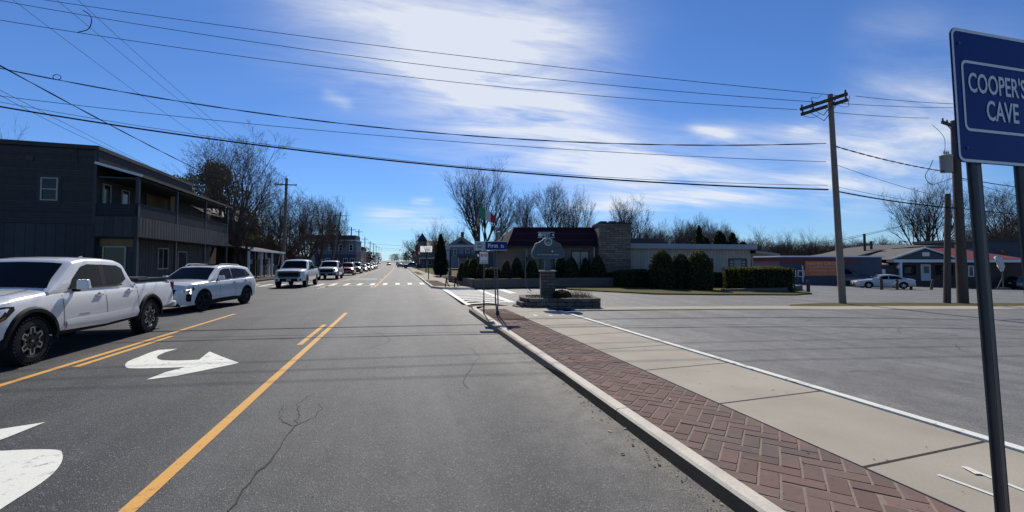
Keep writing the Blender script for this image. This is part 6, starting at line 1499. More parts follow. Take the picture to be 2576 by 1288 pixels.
s_ = MB(); hS = zat(487, 21.9) - Hh(stubX, stubY); s_.cyl((0, 0, -.3), (.26*ct, -.26*st, hS), .155, .115, 12); s_.build('shaft', m_wood_dk, stub, 60); s_ = MB(); s_.beam((.1, 0, hS*.55), (.8, -.25, hS*.55), .06, .08); s_.build('strut', m_dkmetal, stub)
# left side poles along the road
def lpole(x, v_or_X, ytop, label, lean=(0, 0), arm=True, X=None, r=.21):
    dx = x - 1009.0; Xp = X if X is not None else v_or_X
    # distance from the lateral offset (the road bends: iterate)
    Zc = abs(Xp * FPX / (ct * dx))
    for _ in range(6):
        Y = (Zc - Xp*st)/ct; Xe = Xp + bx(Y); Zc = abs(Xe * FPX / (ct * dx))
    Y = (Zc - Xe*st)/ct; z0 = Hh(Xe, Y); H = zat(ytop, Zc) - z0
    pole(label, Xe, Y, z0, H, r, lean, [(.9, 1.35, 0, 0)] if arm else [], group='utility poles along the main road'); return Vector((Xe, Y, z0 + H)), H
LP = []
for x, Xp, yt, lab, ln in ((712, -15.2, 447, 'first wooden pole on the left pavement, with one cross arm', (.25, 0)), (833, -15, 532, 'wooden pole leaning right beyond the bare trees', (1.9, 0)), (883, -15, 571, 'pole with two arms and a transformer rack beyond the leaning pole', (0, 0)), (902, -15, 577, 'thin pole just right of the racked pole', (0, 0)),
                           (917.5, -15, 597, 'fifth left pole, in front of the brick shops', (0, 0)), (931, -15, 607, 'sixth left pole, over the queue', (0, 0)), (939.5, -15, 612, 'seventh left pole with twin lamps', (0, 0)), (946, -15, 617, 'eighth left pole, near the crest', (0, 0)), (953, -15, 620, 'ninth left pole, almost at the crest', (0, 0)), (958.5, -15, 624, 'last thin left pole before the crest', (0, 0))):
    LP.append(lpole(x, Xp, yt, lab, ln))
RP = []
for x, Xp, yt, lab in ((1053, 6.4, 588, 'first wooden pole on the right side, by the small bare tree'), (1027, 7, 616, 'far right pole left of the red sign'), (1017, 8, 611, 'tall thin far right pole'), (1006, 8, 629, 'second thinnest pole near the crest on the right'), (1001, 8, 633, 'farthest right pole at the crest')):
    RP.append(lpole(x, Xp, yt, lab, (0, 0), x == 1053, X=Xp, r=.13))
# wires: each one a thing, hung as a parabola through its two ends and a measured middle
def q3(px, py, v): u = (px-CX)/FPX*v; X, Y = C(u, v); return Vector((X, Y, zat(py, v)))
def wire(label, a, b_, mid=None, r=.013, m=None, sag=None, n=28, twist=0, name='overhead_wire', group=None):
    a, b_ = Vector(a), Vector(b_)
    def pt(t, s): p = a.lerp(b_, t); return Vector((p.x, p.y, p.z - 4*s*t*(1-t)))
    def proj(p):
        u, v = uv(p.x, p.y); return CX + u/v*FPX, HZ - (p.z - CAMH)/v*FPX, v
    if sag is None:
        best = 0
        lo, hi = 0, 1
        for _ in range(40):                                         # parameter at the measured column
            t = (lo+hi)/2; x = proj(pt(t, 0))[0]; xa, xb = proj(a)[0], proj(b_)[0]
            if (x < mid[0]) == (xa < xb): lo = t
            else: hi = t
        x, y, v = proj(pt(t, 0)); sag = max(0, (mid[1]-y)*v/FPX/(4*t*(1-t)))
    w_ = MB()
    if twist:
        for k in range(2): w_.tube([pt(i/(n*2), sag) + Vector((0, math.cos(i*.9 + k*3.14)*r, math.sin(i*.9 + k*3.14)*r)) for i in range(n*2+1)], r*.9, 4)
    else: w_.tube([pt(i/n, sag) for i in range(n+1)], r, 5)
    o = w_.build(name, m or m_wire, recalc=False); return tag(o, label, 'wire', group)
VL = 18.0
GW = 'wires crossing the main road'
V1 = P1u[1]
wire('top power line over the road, left of the near pole', q3(2136, 236, V1-.9), q3(-150, -52, VL+2), (1000, 112), .013, group=GW)
wire('second power line over the road, just under the top one', q3(2072, 252, V1), q3(-150, -36, VL+1), (1000, 147), .013, group=GW)
wire('third power line over the road, from the near end of the arm', q3(2016, 271, V1+1.0), q3(-150, 17, VL), (1000, 184), .013, group=GW)
wire('twisted service cable over the road at mid pole height', q3(2085, 358, V1), q3(-150, 136, VL), (900, 312), .017, twist=1, group=GW)
wire('thin cable over the road below the twisted one', q3(2085, 405, V1), q3(-150, 219, VL), (1000, 342), .012, group=GW)
wire('thick black communications cable, lowest over the road', q3(2088, 476, V1), q3(-150, 240, VL), (1000, 404), .034, group=GW)
wire('thin messenger wire just above the thick cable', q3(2087, 465, V1), q3(-150, 226, VL+.3), (1400, 436), .010, group=GW)
GW2 = 'wires between the near pole and the transformer pole'
wire('top power line right of the near pole', q3(2165, 236, V1+.5), q3(2412, 256, P2u[1]), None, .012, sag=.05, group=GW2)
wire('second power line right of the near pole', q3(2110, 254, V1), q3(2412, 266, P2u[1]), None, .012, sag=.05, group=GW2)
wire('third power line right of the near pole, to the single arm', q3(2095, 277, V1), q3(2350, 293, P2u[1]), None, .012, sag=.05, group=GW2)
wire('twisted cable falling right from the near pole', q3(2098, 362, V1), q3(2405, 433, P2u[1]), None, .017, sag=.12, twist=1, group=GW2)
wire('thin cable falling right from the near pole', q3(2100, 409, V1), q3(2395, 500, P2u[1]), None, .010, sag=.1, group=GW2)
wire('thick black cable falling right from the near pole', q3(2103, 479, V1), q3(2420, 524, P2u[1]), None, .030, sag=.10, group=GW2)
wire('thin messenger right of the near pole', q3(2103, 467, V1), q3(2412, 518, P2u[1]), None, .009, sag=.1, group=GW2)
wire('black cable right of the transformer pole', q3(2425, 447, P2u[1]), q3(2720, 485, 26), None, .022, sag=.1); wire('grey service wire right of the transformer pole', q3(2425, 450, P2u[1]), q3(2720, 530, 26), None, .012, m_wire2, sag=.1)
wire('lower cable right of the transformer pole', q3(2425, 524, P2u[1]), q3(2720, 545, 26), None, .02, sag=.1)
wire('upper service line from the annex to the far right', q3(1928, 632, 40), q3(2405, 523, 60), (2130, 602), .022, m_wire2); wire('lower service line from the annex to the far right', q3(1930, 630, 40), q3(2300, 560, 60), (2130, 598), .02, m_wire2)
t0, h0 = LP[0]
GW3 = 'wires along the left pavement'
LA = q3(-260, -380, 17); 
for dx_, yy, lab, ex in ((-1.3, 455, 'road-side line from the left end of the first left pole arm', (14, 0, 481, 333)), (0, 443, 'road-side line from the top of the first left pole', (125, 0, 565, 344)), (1.3, 455, 'road-side line from the right end of the first left pole arm', (178, 0, 584, 347))):
    b_ = Vector((t0.x + dx_, t0.y, t0.z - (.75 if dx_ else 0)))
    x0, y0, xm, ym = ex; sl = (ym-y0)/(xm-x0); X_ = x0 - 110; va = 17.5
    wire(lab, q3(X_, y0 - sl*110*1.15, va), b_, (xm, ym), .011, m_wire2, group=GW3)
wire('twisted service drop sagging from the left to the first left pole', q3(-90, 120, 17), Vector((t0.x, t0.y, zat(518, uv(t0.x, t0.y)[1]))), (245, 300), .019, twist=1, group=GW3)
wire('thin upper house wire at the left', q3(-120, 170, 17), q3(400, 432, 32), (240, 345), .010, m_wire2, group=GW3); wire('thin lower house wire at the left', q3(-90, 195, 17), q3(310, 390, 29), (150, 320), .010, m_wire2, group=GW3)
for (a, ha), (b_, hb), nm in zip(LP[:-1], LP[1:], ('first', 'second', 'third', 'fourth', 'fifth', 'sixth', 'seventh', 'eighth', 'ninth')):
    for s, dz, w3 in ((-1.2, .8, 'outer'), (1.2, .8, 'inner'), (0, 4.6, 'low')):
        wire('%s wire of the %s span between the left poles' % (w3, nm), a + Vector((s, 0, -dz)), b_ + Vector((s, 0, -dz)), None, .022 if s else .035, m_wire2, sag=.8, n=10, group='wires between the left poles')
for y, zz in ((175, 9.4), (215, 9.0), (300, 9.5)):
    wire('cable crossing the main road far ahead at about %d metres' % y, (-14.6 + bx(y), y, rz(y) + zz), (7.5 + bx(y), y + 14, rz(y) + zz - .6), None, .035, m_wire2, sag=.5, n=10, group='far cables crossing the main road')
# the pole beyond the left edge that carries the crossing wires
PLx = q3(-150, 400, VL); pole('wooden pole just outside the left edge carrying the crossing wires', PLx.x, PLx.y, 0, q3(-150, -55, VL).z, .16, (0, 0), [(.3, 1.2, 0, 0)], ang=R(90))
# jumper loop on the crossing line and coil on the service cable
jl = MB(); jl.tube(spline([q3(185, 12, 18.6), q3(203, 25, 18.5), q3(208, 42, 18.3), q3(200, 62, 18.1), q3(174, 70, 18.0)]), .018, 5); tag(jl.build('jumper_cable', m_wire, recalc=False), 'short curved jumper joining two power lines at the upper left', 'wire')
cl = MB(); c0 = q3(125, 187, 18); cl.tube([c0 + Vector((math.cos(i*.5)*.14, 0, math.sin(i*.5)*.11)) for i in range(14)], .014, 5); tag(cl.build('cable_coil', m_wire, recalc=False), 'small coil of slack cable on the twisted service cable', 'wire')
jp = MB()
for a, b_, c in (((2025, 268), (2040, 290), (2072, 282)), ((2062, 262), (2052, 240), (2078, 232)), ((2150, 234), (2146, 262), (2112, 256)), ((2105, 256), (2098, 272), (2080, 262))): jp.tube(spline([q3(*a, V1-.2), q3((a[0]+b_[0])/2-2, (a[1]+b_[1])/2+6, V1-.2), q3(*b_, V1-.2), q3((c[0]+b_[0])/2+2, (c[1]+b_[1])/2+5, V1-.2), q3(*c, V1-.2)]), .010, 4)
o = jp.build('jumper_wires', m_wire2, None, recalc=False); o.parent = pole1; o.location = -pole1.location
tl_ = MB(); tl_.tube(spline([q3(2357, 310, 22), q3(2378, 330, 22), q3(2388, 350, 22), q3(2386, 385, 22)]), .010, 4); tl_.tube(spline([q3(2356, 400, 22), q3(2347, 420, 22), q3(2335, 442, 22), q3(2348, 462, 22), q3(2375, 457, 22), q3(2402, 447, 22)]), .014, 4); o = tl_.build('transformer_leads', m_wire2, None, recalc=False); o.parent = pole2; o.location = -pole2.location
# --- blue roadside sign on two channel posts, at the right edge
def channel(mb, x, z0, z1, lean, yo=.0):
    w_, d_ = .080, .036; t = .008
    for a, b_, c, d in ((-w_/2, -w_/2+.018, d_-t, d_), (w_/2-.018, w_/2, d_-t, d_), (-w_/2+.016, -w_/2+.016+t, 0, d_), (w_/2-.016-t, w_/2-.016, 0, d_), (-w_/2+.02, w_/2-.02, 0, t)):
        k = len(mb.v); mb.box(x+a, x+b_, yo+c, yo+d, z0, z1)
        for i in range(k, len(mb.v)): X_, Y_, Z_ = mb.v[i]; mb.v[i] = (X_ - lean*Z_, Y_, Z_)
def PV(x, y, Yp):
    d = Vector((st * math.cos(PT), ct * math.cos(PT), math.sin(PT))); r_ = Vector((ct, -st, 0)); u_ = r_.cross(d)
    w_ = d + r_ * ((x - CX) / FPX) + u_ * ((CY - y) / FPX); k = Yp / w_.y
    return Vector((w_.x * k, Yp, CAMH + w_.z * k))
def cave_sign():
    Yp = 1.80; LB, LT = PV(2409, 407, Yp), PV(2387, 68, Yp); z0 = .1; ln = (LB.x - LT.x) / (LT.z - LB.z); h = LT.z - LB.z
    r = thing('road_sign', 'large blue COOPER\'S CAVE road sign on two steel channel posts', 'road sign', (LB.x, Yp, z0), 0); zb = LB.z - z0
    L = 2 * (PV(2517, 250, Yp).x - (LB.x - ln*h*.5))
    def Q(x, y, z_): return (x - ln*y, -.004 - z_, zb + y)
    for px in (2452, 2570):
        xb = PV(px, 418, Yp + .03).x - LB.x; p = MB(); channel(p, xb + (ln + .024)*zb, -.45, zb + h*.9, ln + .024, .012); p.build('post', m_galv, r)
    def rr(a, b_, c, d, rad, n=6):
        pts = []
        for cx_, cy_, s in ((b_-rad, c+rad, -90), (b_-rad, d-rad, 0), (a+rad, d-rad, 90), (a+rad, c+rad, 180)):
            pts += [(cx_ + rad*math.cos(R(s + 90*i/n)), cy_ + rad*math.sin(R(s + 90*i/n))) for i in range(n+1)]
        return pts
    pl = MB(); pl.prism(rr(0, L, 0, h, .045), -.006, .0, lambda p, q, t: Q(p, q, t)); pl.build('sign_panel', m_blue, r)
    def ring(nm, o, i_, z_):
        n = len(o); mb = MB(); mb.add([Q(*p, z_) for p in o] + [Q(*p, z_) for p in i_], [(k, (k+1) % n, n + (k+1) % n, n + k) for k in range(n)]); mb.build(nm, m_refl, r, recalc=True)
    ring('border', rr(.003, L-.003, .003, h-.003, .044), rr(.019, L-.019, .019, h-.019, .030), .0025)
    a, b_, c, d = .068, L-.068, h*.235, h*.765
    ring('inner_border', rr(a, b_, c, d, .04), rr(a+.016, b_-.016, c+.016, d-.016, .026), .0025)
    text('lettering', "COOPER'S", m_refl, r, L*.625, h*.155, lambda x, y, z_: Q(L*.462 + x, h*.605 + y, .003 + z_), .0006, .012)
    text('lettering', 'CAVE', m_refl, r, L*.35, h*.155, lambda x, y, z_: Q(L*.5 + x, h*.405 + y, .003 + z_), .0006, .012)
    for x, y in ((.06, h-.09), (.075, .085), (L-.06, h-.09), (L-.075, .085)):
        bl = MB(); bl.lathe([(.009, 0), (.009, .004), (.0, .006)], (0, 0, 0), n=8); bl.v = [Q(x + p, y + q, .002 + t) for p, q, t in bl.v]; bl.build('bolt', m_galv, r)
cave_sign()
# --- First St sign on twin square posts
def street_sign():
    v = 13.5; X, Y = at(1249, v); z0 = .12; r = thing('street_sign', 'blue First St name sign with a white crest panel on twin thin posts', 'street sign', (X, Y, z0), -TH)
    k = v/FPX
    def lx(px): return (px - 1249)*k
    def lz(py): return zat(py, v) - z0
    for x, tp in ((1246, 606), (1252, 578)): p = MB(); p.tube([(lx(1252), 0, -.2), (lx(1251), 0, .06), (lx(x+1), 0, .35), (lx(x - 4), 0, lz(tp))], .022, 6); p.build('post', m_galv, r)
    b_ = MB(); b_.box(lx(1221), lx(1276), -.045, -.035, lz(629), lz(608)); b_.build('name_plate', m_blue, r)
    b_ = MB(); b_.box(lx(1193.5), lx(1221), -.045, -.035, lz(629), lz(608)); wp = b_.build('crest_panel', mat('pale sign panel', (.42, .43, .43), .5), r)
    c = MB(); c.lathe([(.0, .0), (.075, .0), (.075, .004), (.0, .005)], (lx(1207), -.049, lz(618)), 'y', 20); c.build('crest', mat('grey crest', (.12, .13, .15), .5), wp)
    c = MB(); c.box(lx(1207)-.05, lx(1207)+.05, -.053, -.05, lz(618)-.012, lz(618)+.02); c.build('crest_figure', m_refl, wp)
    for a, b2 in ((607.2, 608.4), (628.6, 629.8)): e = MB(); e.box(lx(1193), lx(1276.5), -.048, -.034, lz(b2), lz(a)); e.build('edge', m_refl, r)
    text('lettering', 'First', m_refl, r, .31, .125, lambda x, y, z_: (lx(1240.5) + x, -.046 - z_, lz(618) + y), .001, .012)
    text('lettering', 'St', m_refl, r, .10, .095, lambda x, y, z_: (lx(1264) + x, -.046 - z_, lz(619.5) + y), .001, .012)
    c = MB(); c.beam((lx(1247), -.3, lz(592)), (lx(1248.5), .28, lz(588)), .008, .30); c.build('cross_name_plate', m_refl, r); c = MB(); c.beam((lx(1251), -.02, lz(594)), (lx(1258), .35, lz(588)), .008, .24); c.build('cross_name_plate', m_green_sign, r)
    fo = MB(); fo.lathe([(.06, 0), (.05, .12), (.03, .16)], (lx(1252), 0, -.02), n=10); fo.build('foot', m_dkmetal, r)
street_sign()
def bus_sign():
    v = 13.8; X, Y = at(1217.5, v); z0 = .12; k = v/FPX; r = thing('stop_sign_plate', 'small white parking sign with a green and a red circle on a thin red-footed post', 'street sign', (X, Y, z0), -TH)
    def lz(py): return zat(py, v) - z0
    p = MB(); p.tube([(0, 0, .42), (-.005, 0, lz(626))], .020, 6); p.build('post', m_galv, r); p = MB(); p.tube([(0, 0, -.2), (0, 0, .42)], .026, 6); p.build('post_foot', mat('faded red paint', (.14, .045, .045), .6), r)
    b_ = MB(); b_.box(-.135, .135, -.04, -.03, lz(664), lz(633)); so = b_.build('sign_plate', m_refl, r)
    e = MB(); h0, h1 = lz(664), lz(633)
    for a, b2, c, d in ((-.127, .127, h0+.008, h0+.014), (-.127, .127, h1-.014, h1-.008), (-.127, -.121, h0+.008, h1-.008), (.121, .127, h0+.008, h1-.008)): e.box(a, b2, -.0435, -.0405, c, d)
    e.build('border', m_dkmetal, so)
    for x, m_, t in ((-.055, mat('sign green', (.03, .14, .06), .5), 'P'), (.06, mat('sign red', (.45, .07, .03), .5), 'P')):
        c = MB(); c.lathe([(.0, -.004), (.047, -.004), (.047, 0)], (x, -.0405, lz(642)), 'y', 18); co = c.build('circle', m_, so); q_ = MB(); q_.box(x-.022, x+.022, -.0475, -.0455, lz(642)-.012, lz(642)+.012); q_.build('circle_mark', m_refl, co)
    q_ = MB(); q_.box(-.08, .08, -.0425, -.0405, lz(656)-.009, lz(656)+.009); q_.build('small_print', m_pgrey, so); text('lettering', 'COSTAR', m_dkmetal, so, .19, .04, lambda a, b2, z_: (a, -.041 - z_, lz(660.3) + b2), .0006, .02)
bus_sign()
def bent_sign():
    v = 26.5; X, Y = at(1322, v); k = v/FPX; r = thing('bent_sign_post', 'thin bent metal post with a small edge-on sign beside the timber wall', 'street sign', (X, Y, 0), -TH)
    p = MB(); p.tube([(.35, 0, .02), (.2, 0, .16), (.05, 0, .30), (.0, 0, .6), (-.02, 0, zat(626, v))], .03, 6); p.build('post', m_galv, r); b_ = MB(); b_.box(.0, .16, -.02, .02, zat(646, v), zat(628, v)); b_.build('sign_plate', m_galv, r)
bent_sign()
# --- park sign on its stone pillar, in the stone planter
m_slate = mat('slate blue sign board', (.04, .075, .10), .6, var=(2, .12)); m_ledge = masonry('dry stacked stone', (.115, .098, .08), (.065, .056, .047), (.04, .035, .03), .36, .115, .018); m_gold = mat('dull gold lettering', (.10, .055, .032), .5)
def park_sign():
    v = 16.6; X, Y = at(1377, v); z0 = .06; k = v/FPX
    r = thing('park_sign', 'slate-blue park name board with a round emblem on a stone pillar', 'sign', (X, Y, z0), -TH)
    def lx(px): return (px - 1377)*k
    def lz(py): return zat(py, v) - z0
    p = MB(); p.box(-.27, .27, -.27, .27, 0, lz(683)); p.build('pillar', m_ledge, r); p = MB(); p.box(-.31, .31, -.31, .31, lz(683), lz(680)); p.build('pillar_cap', m_conc, r)
    q = MB(); q.box(-.11, .11, -.07, .07, lz(680), lz(630)); q.build('post', m_slate, r)
    half = [(0, 597.5), (5, 598), (10, 600.5), (15, 605), (22, 609.5), (28, 611.5), (31, 613), (33, 616.5), (34.5, 621), (37.5, 627), (40.5, 633), (41.5, 639), (40.5, 644.5), (37, 648), (32, 649.8), (24, 650.4)]
    pts = [(a*k, lz(b_)) for a, b_ in half] + [(-a*k, lz(b_)) for a, b_ in half[:0:-1]]
    # board turned a little so that its left end shows
    def T(x, y, z_): a = R(9); return (x*math.cos(a) - y*math.sin(a), x*math.sin(a) + y*math.cos(a), z_)
    bd = MB(); bd.prism(pts, -.13, .09, lambda p, q_, t: T(p, t, q_)); bo = bd.build('board', m_slate, r)
    n = len(pts); cx_, cz_ = 0, lz(630); inn = [((p-cx_)*.955, cz_ + (q_-cz_)*.94) for p, q_ in pts]
    bo_ = MB(); bo_.add([T(p, -.136, q_) for p, q_ in pts] + [T(p, -.136, q_) for p, q_ in inn], [(i, (i+1) % n, n + (i+1) % n, n+i) for i in range(n)]); bo_.build('board_edge', mat('grey green edge', (.10, .14, .15), .6), bo)
    em = MB(); em.lathe([(0, 0), (.155, 0), (.155, .012), (0, .014)], (0, 0, 0), 'y', 24); em.v = [T(a, -.145 + b_, c + lz(608.6)) for a, b_, c in em.v]; eo = em.build('emblem', mat('pale emblem ring', (.40, .43, .41), .6), bo)
    e2 = MB(); e2.lathe([(0, 0), (.108, 0), (.108, .012), (0, .014)], (0, 0, 0), 'y', 24); e2.v = [T(a, -.155 + b_, c + lz(608.6)) for a, b_, c in e2.v]; e2.build('emblem_field', mat('emblem green', (.035, .13, .11), .6), eo)
    e3 = MB()
    for i in range(9):
        a = R(28 + 15.5*i); a2 = R(28 + 15.5*(i+1)); rad = .075
        e3.add([T(math.cos(b_)*rr_, -.158, lz(608.6) - .075 + math.sin(b_)*rr_*.75) for b_, rr_ in ((a, rad), (a2, rad), (a2, rad-.022), (a, rad-.022))], [(0, 1, 2, 3)])
    e3.build('emblem_arch', m_refl, eo)
    text('lettering', "COOPER'S CAVE", m_gold, bo, .84, .115, lambda x, y, z_: T(x, -.131 - z_, lz(624.5) + y), .006, .006); text('lettering', 'PARK', m_gold, bo, .30, .115, lambda x, y, z_: T(x - .03, -.131 - z_, lz(633.5) + y), .006, .006)
    text('lettering', 'Scenic Site of Prehistoric History', m_refl, bo, .84, .05, lambda x, y, z_: T(x, -.131 - z_, lz(641) + y), .003, .004, shear=.2)
    dk = MB(); dk.lathe([(0, 0), (.035, 0), (.03, .008)], (0, 0, 0), 'y', 10); dk.v = [T(a + .16, -.138 + b_, c*.7 + lz(632.5)) for a, b_, c in dk.v]; dk.build('emblem_mark', m_refl, bo)
    f = MB(); f.box(lx(1355), lx(1397), .35, .37, lz(597), lz(582)); fo = f.build('hanging_plate', mat('dark navy plate', (.02, .022, .06), .5), r)
    for a, b_ in ((582, 583.2), (595.8, 597)): e = MB(); e.box(lx(1354.5), lx(1397.5), .338, .372, lz(b_), lz(a)); e.build('plate_edge', m_refl, fo)
    c = MB(); c.lathe([(0, 0), (.075, 0), (.075, .008)], (lx(1360.2), .338, lz(589.5)), 'y', 18); c.build('plate_disc', m_refl, fo)
    text('lettering', 'FIRST', m_refl, fo, .30, .135, lambda x, y, z_: (lx(1376) + x, .345 - z_, lz(589.5) + y), .002, .012); c = MB(); c.box(lx(1392), lx(1396), .338, .349, lz(592), lz(587)); c.build('plate_mark', m_refl, fo)
    pp = MB(); pp.tube([(0, .36, lz(598)), (0, .36, lz(680))], .03, 6); pp.build('plate_post', m_galv, r)
    return r
park_sign()
def planter():
    # stepped dry-stone ring: outline in camera axes round the pillar
    v0 = 15.9; X, Y = at(1409, v0); k = v0/FPX; r = thing('stone_planter', 'low dry-stone planter round the park sign pillar with dead stems', 'planter', (X, Y, .02), -TH); random.seed(8)
    W0, W1, D0, D1 = -1.22, 1.32, -.0, 1.75
    st_ = MB(); pal = [0, 1, 2]
    def course(pts, z0, h, th):
        for (p, q) in zip(pts[:-1], pts[1:]):
            p, q = Vector((*p, 0)), Vector((*q, 0)); d = (q-p).normalized(); L = (q-p).length; s = 0
            while s < L - .02:
                l = min(random.uniform(.22, .42), L - s); nn = Vector((-d.y, d.x, 0)) * random.uniform(-.018, .018)
                if L - s - l < .1: l = L - s
                st_.beam(p + d*(s+.006) + nn + Vector((0, 0, z0 + h/2)), p + d*(s+l-.006) + nn + Vector((0, 0, z0 + h/2 + random.uniform(-.004, .004))), th + random.uniform(-.02, .02), h-.010, random.choice(pal)); s += l
    for i in range(3):
        e = (2-i)*.14; course([(W0-.1, D1), (W0-.1-e, .5), (W0+.1-e, D0), (W1, D0), (W1, D1), (W0-.1, D1)], .14*i, .14, .26)
    o = st_.build('stone_course', [mat('planter stone grey', (.10, .09, .076), .9, var=(5, .35), bump=(25, .5)), mat('planter stone brown', (.085, .07, .055), .9, var=(5, .35), bump=(25, .5)), mat('planter stone pale', (.13, .12, .10), .9, var=(5, .35), bump=(25, .5))], r)
    bv = o.modifiers.new('b', 'BEVEL'); bv.width = .018; bv.segments = 2
    so = MB(); so.grid(lambda a, b_: (a, b_, .36 + .05*math.sin(a*4)*math.cos(b_*5)), [W0 + .05 + i*.2 for i in range(12)] + [W1-.08], [D0 + .08 + i*.25 for i in range(7)]); so.build('soil', m_mulch, r)
    pl = MB(); rnd = random.Random(3)
    for i in range(90): tuft(pl, rnd.uniform(.25, 1.2), rnd.uniform(.1, 1.5), .36, 2, rnd.uniform(.16, .5), rnd, .05)
    for i in range(16): tuft(pl, rnd.uniform(-1.1, -.4), rnd.uniform(.1, 1.4), .36, 3, rnd.uniform(.08, .2), rnd, .05)
    pl.build('dead_stems', mat('dry straw stems', (.27, .21, .12), .9, island=.4), r, recalc=False)
    sh = bush_mesh('p', 5, dome_prof(.36, .34), 900, .06, [m_arb, m_twig, m_core], .8, .5).build('low_shrub', [m_arb, m_twig, m_core], r, recalc=False); sh.location = (.10, .5, .34)
planter()
# --- flags and flagpoles behind the restaurant
def flag(label, x, v, ytop, flagfn, mats, ang):
    X, Y = at(x, v); z0 = .1; H = zat(ytop, v) - z0; r = thing('flagpole', label, 'flag', (X, Y, z0), -TH)
    p = MB(); p.cyl((0, 0, 0), (0, 0, H), .05, .025, 8); p.build('pole', m_galv, r); b_ = MB(); b_.lathe([(0, 0), (.06, .04), (.06, .1), (0, .14)], (0, 0, H), n=8); b_.build('finial', m_gold, r)
    flagfn(r, H, mats)
def it_flag(r, H, mats):
    L, h = 1.75, 1.25; N_ = 24; f = MB()
    def pt(a, b_):  # a along fly, b down
        s = a/L; return (a*.86 + .03, -.10*math.sin(a*6)*s - .1*s, H - .15 - b_*(1 - .42*s) - a*.62 - .05*math.sin(a*5 + b_*2)*s)
    for i in range(N_):
        a0, a1 = L*i/N_, L*(i+1)/N_; m_ = min(2, int(3*i/N_)); k = [h*j/8 for j in range(9)]
        f.grid(lambda a, b_: pt(a, b_), [a0, a1], k, m_)
    o = f.build('flag_cloth', mats, r, 60); sm_ = o.modifiers.new('t', 'SOLIDIFY'); sm_.thickness = .006
def us_flag(r, H, mats):
    L, h = 1.5, .95; f = MB(); N_ = 13
    def pt(a, b_): s = a/L; return (.03 + b_*.30 + .05*math.sin(a*9), -.05*math.sin(a*7), H - .2 - a*1.15 - b_*.35*(1-s))
    for j in range(N_):
        f.grid(lambda a, b_: pt(a, b_), [L*i/10 for i in range(11)], [h*j/N_, h*(j+1)/N_], 1 if j % 2 else 0)
    o = f.build('flag_cloth', mats, r, 60)
    f = MB(); f.grid(lambda a, b_: (lambda p: (p[0], p[1]-.012, p[2]))(pt(a, b_)), [.58*i/5 for i in range(6)], [h*j/13 for j in range(8)]); c = f.build('flag_canton', mats[2], r, 60)
    for ob in (o, c): sm_ = ob.modifiers.new('t', 'SOLIDIFY'); sm_.thickness = .006
flag('green white and red tricolour flag flying behind the restaurant', 1207, 42, 512, it_flag, [mat('flag green', (.05, .28, .13), .8), mat('flag white', (.6, .58, .55), .8), mat('flag red', (.40, .03, .04), .8)], 0)
flag('striped red and white flag hanging limp left of the tricolour', 1198.5, 43, 520, us_flag, [mat('stripe red', (.26, .03, .045), .8), mat('stripe white', (.4, .39, .38), .8), mat('canton blue', (.03, .04, .12), .8)], 0)
# --- barricade, posts, far right bits
def barricade():
    v = 29.2; X, Y = at(1137, v); r = thing('barricade', 'small black A-frame barricade on the far corner pavement', 'barricade', (X, Y, .12), -TH)
    for x in (-.30, .30):
        l = MB(); l.beam((x-.05, 0, .56), (x-.14, 0, .0), .05, .07); l.beam((x-.02, 0, .30), (x+.14, 0, .02), .05, .06); l.beam((x-.04, 0, .6), (x-.04, 0, .3), .07, .09); l.build('leg', m_plast, r)
    for z_ in (.50, .12): q_ = MB(); q_.beam((-.32, .02, z_), (.36, .02, z_), .03, .04); q_.build('rail', m_plast, r)
barricade()
tp = MB(); tp.box(-.12, .12, -.12, .12, 0, .95); X, Y = C(-5.3, 37.6); o = tp.build('timber_post', m_sleeper); o.location = (X, Y, .1); tag(o, 'short square timber post at the far end of the timber wall', 'post')
GP = 'wooden parking posts'
def wpost(label, x, v, h, lean=0, r=.12):
    X, Y = at(x, v); o = MB(); o.cyl((0, 0, -.2), (lean, 0, h), r, r*.95, 10); o.cyl((lean, 0, h), (lean*1.03, 0, h+.03), r*.9, r*.6, 10); ob = o.build('wooden_post', m_wood_dk, smooth=40); ob.location = (X, Y, Hh(X, Y)); tag(ob, label, 'post', GP); return Vector((X + lean, Y, Hh(X, Y) + h))
wpost('short round post on the grass at the end of the long hedge', 2031, 31.5, .78)
pa = wpost('post at the front of the silver saloon, holding one end of a rope', 2215, 40, 1.0); pb = wpost('post at the rear of the silver saloon, holding the other rope end', 2254, 41, .98); wpost('upright post in front of the shop window', 2289, 43, .95, -.05); wpost('post tilted to the right in front of the shop door', 2338, 44, 1.0, .35)
rp_ = MB(); pa.z -= .25; pb.z -= .22; rp_.tube([pa.lerp(pb, i/10) - Vector((0, 0, .35*4*(i/10)*(1-i/10))) for i in range(11)], .03, 5); tag(rp_.build('rope', mat('grey rope', (.3, .29, .28), .8), recalc=False), 'slack grey rope hanging between two wooden posts', 'rope')
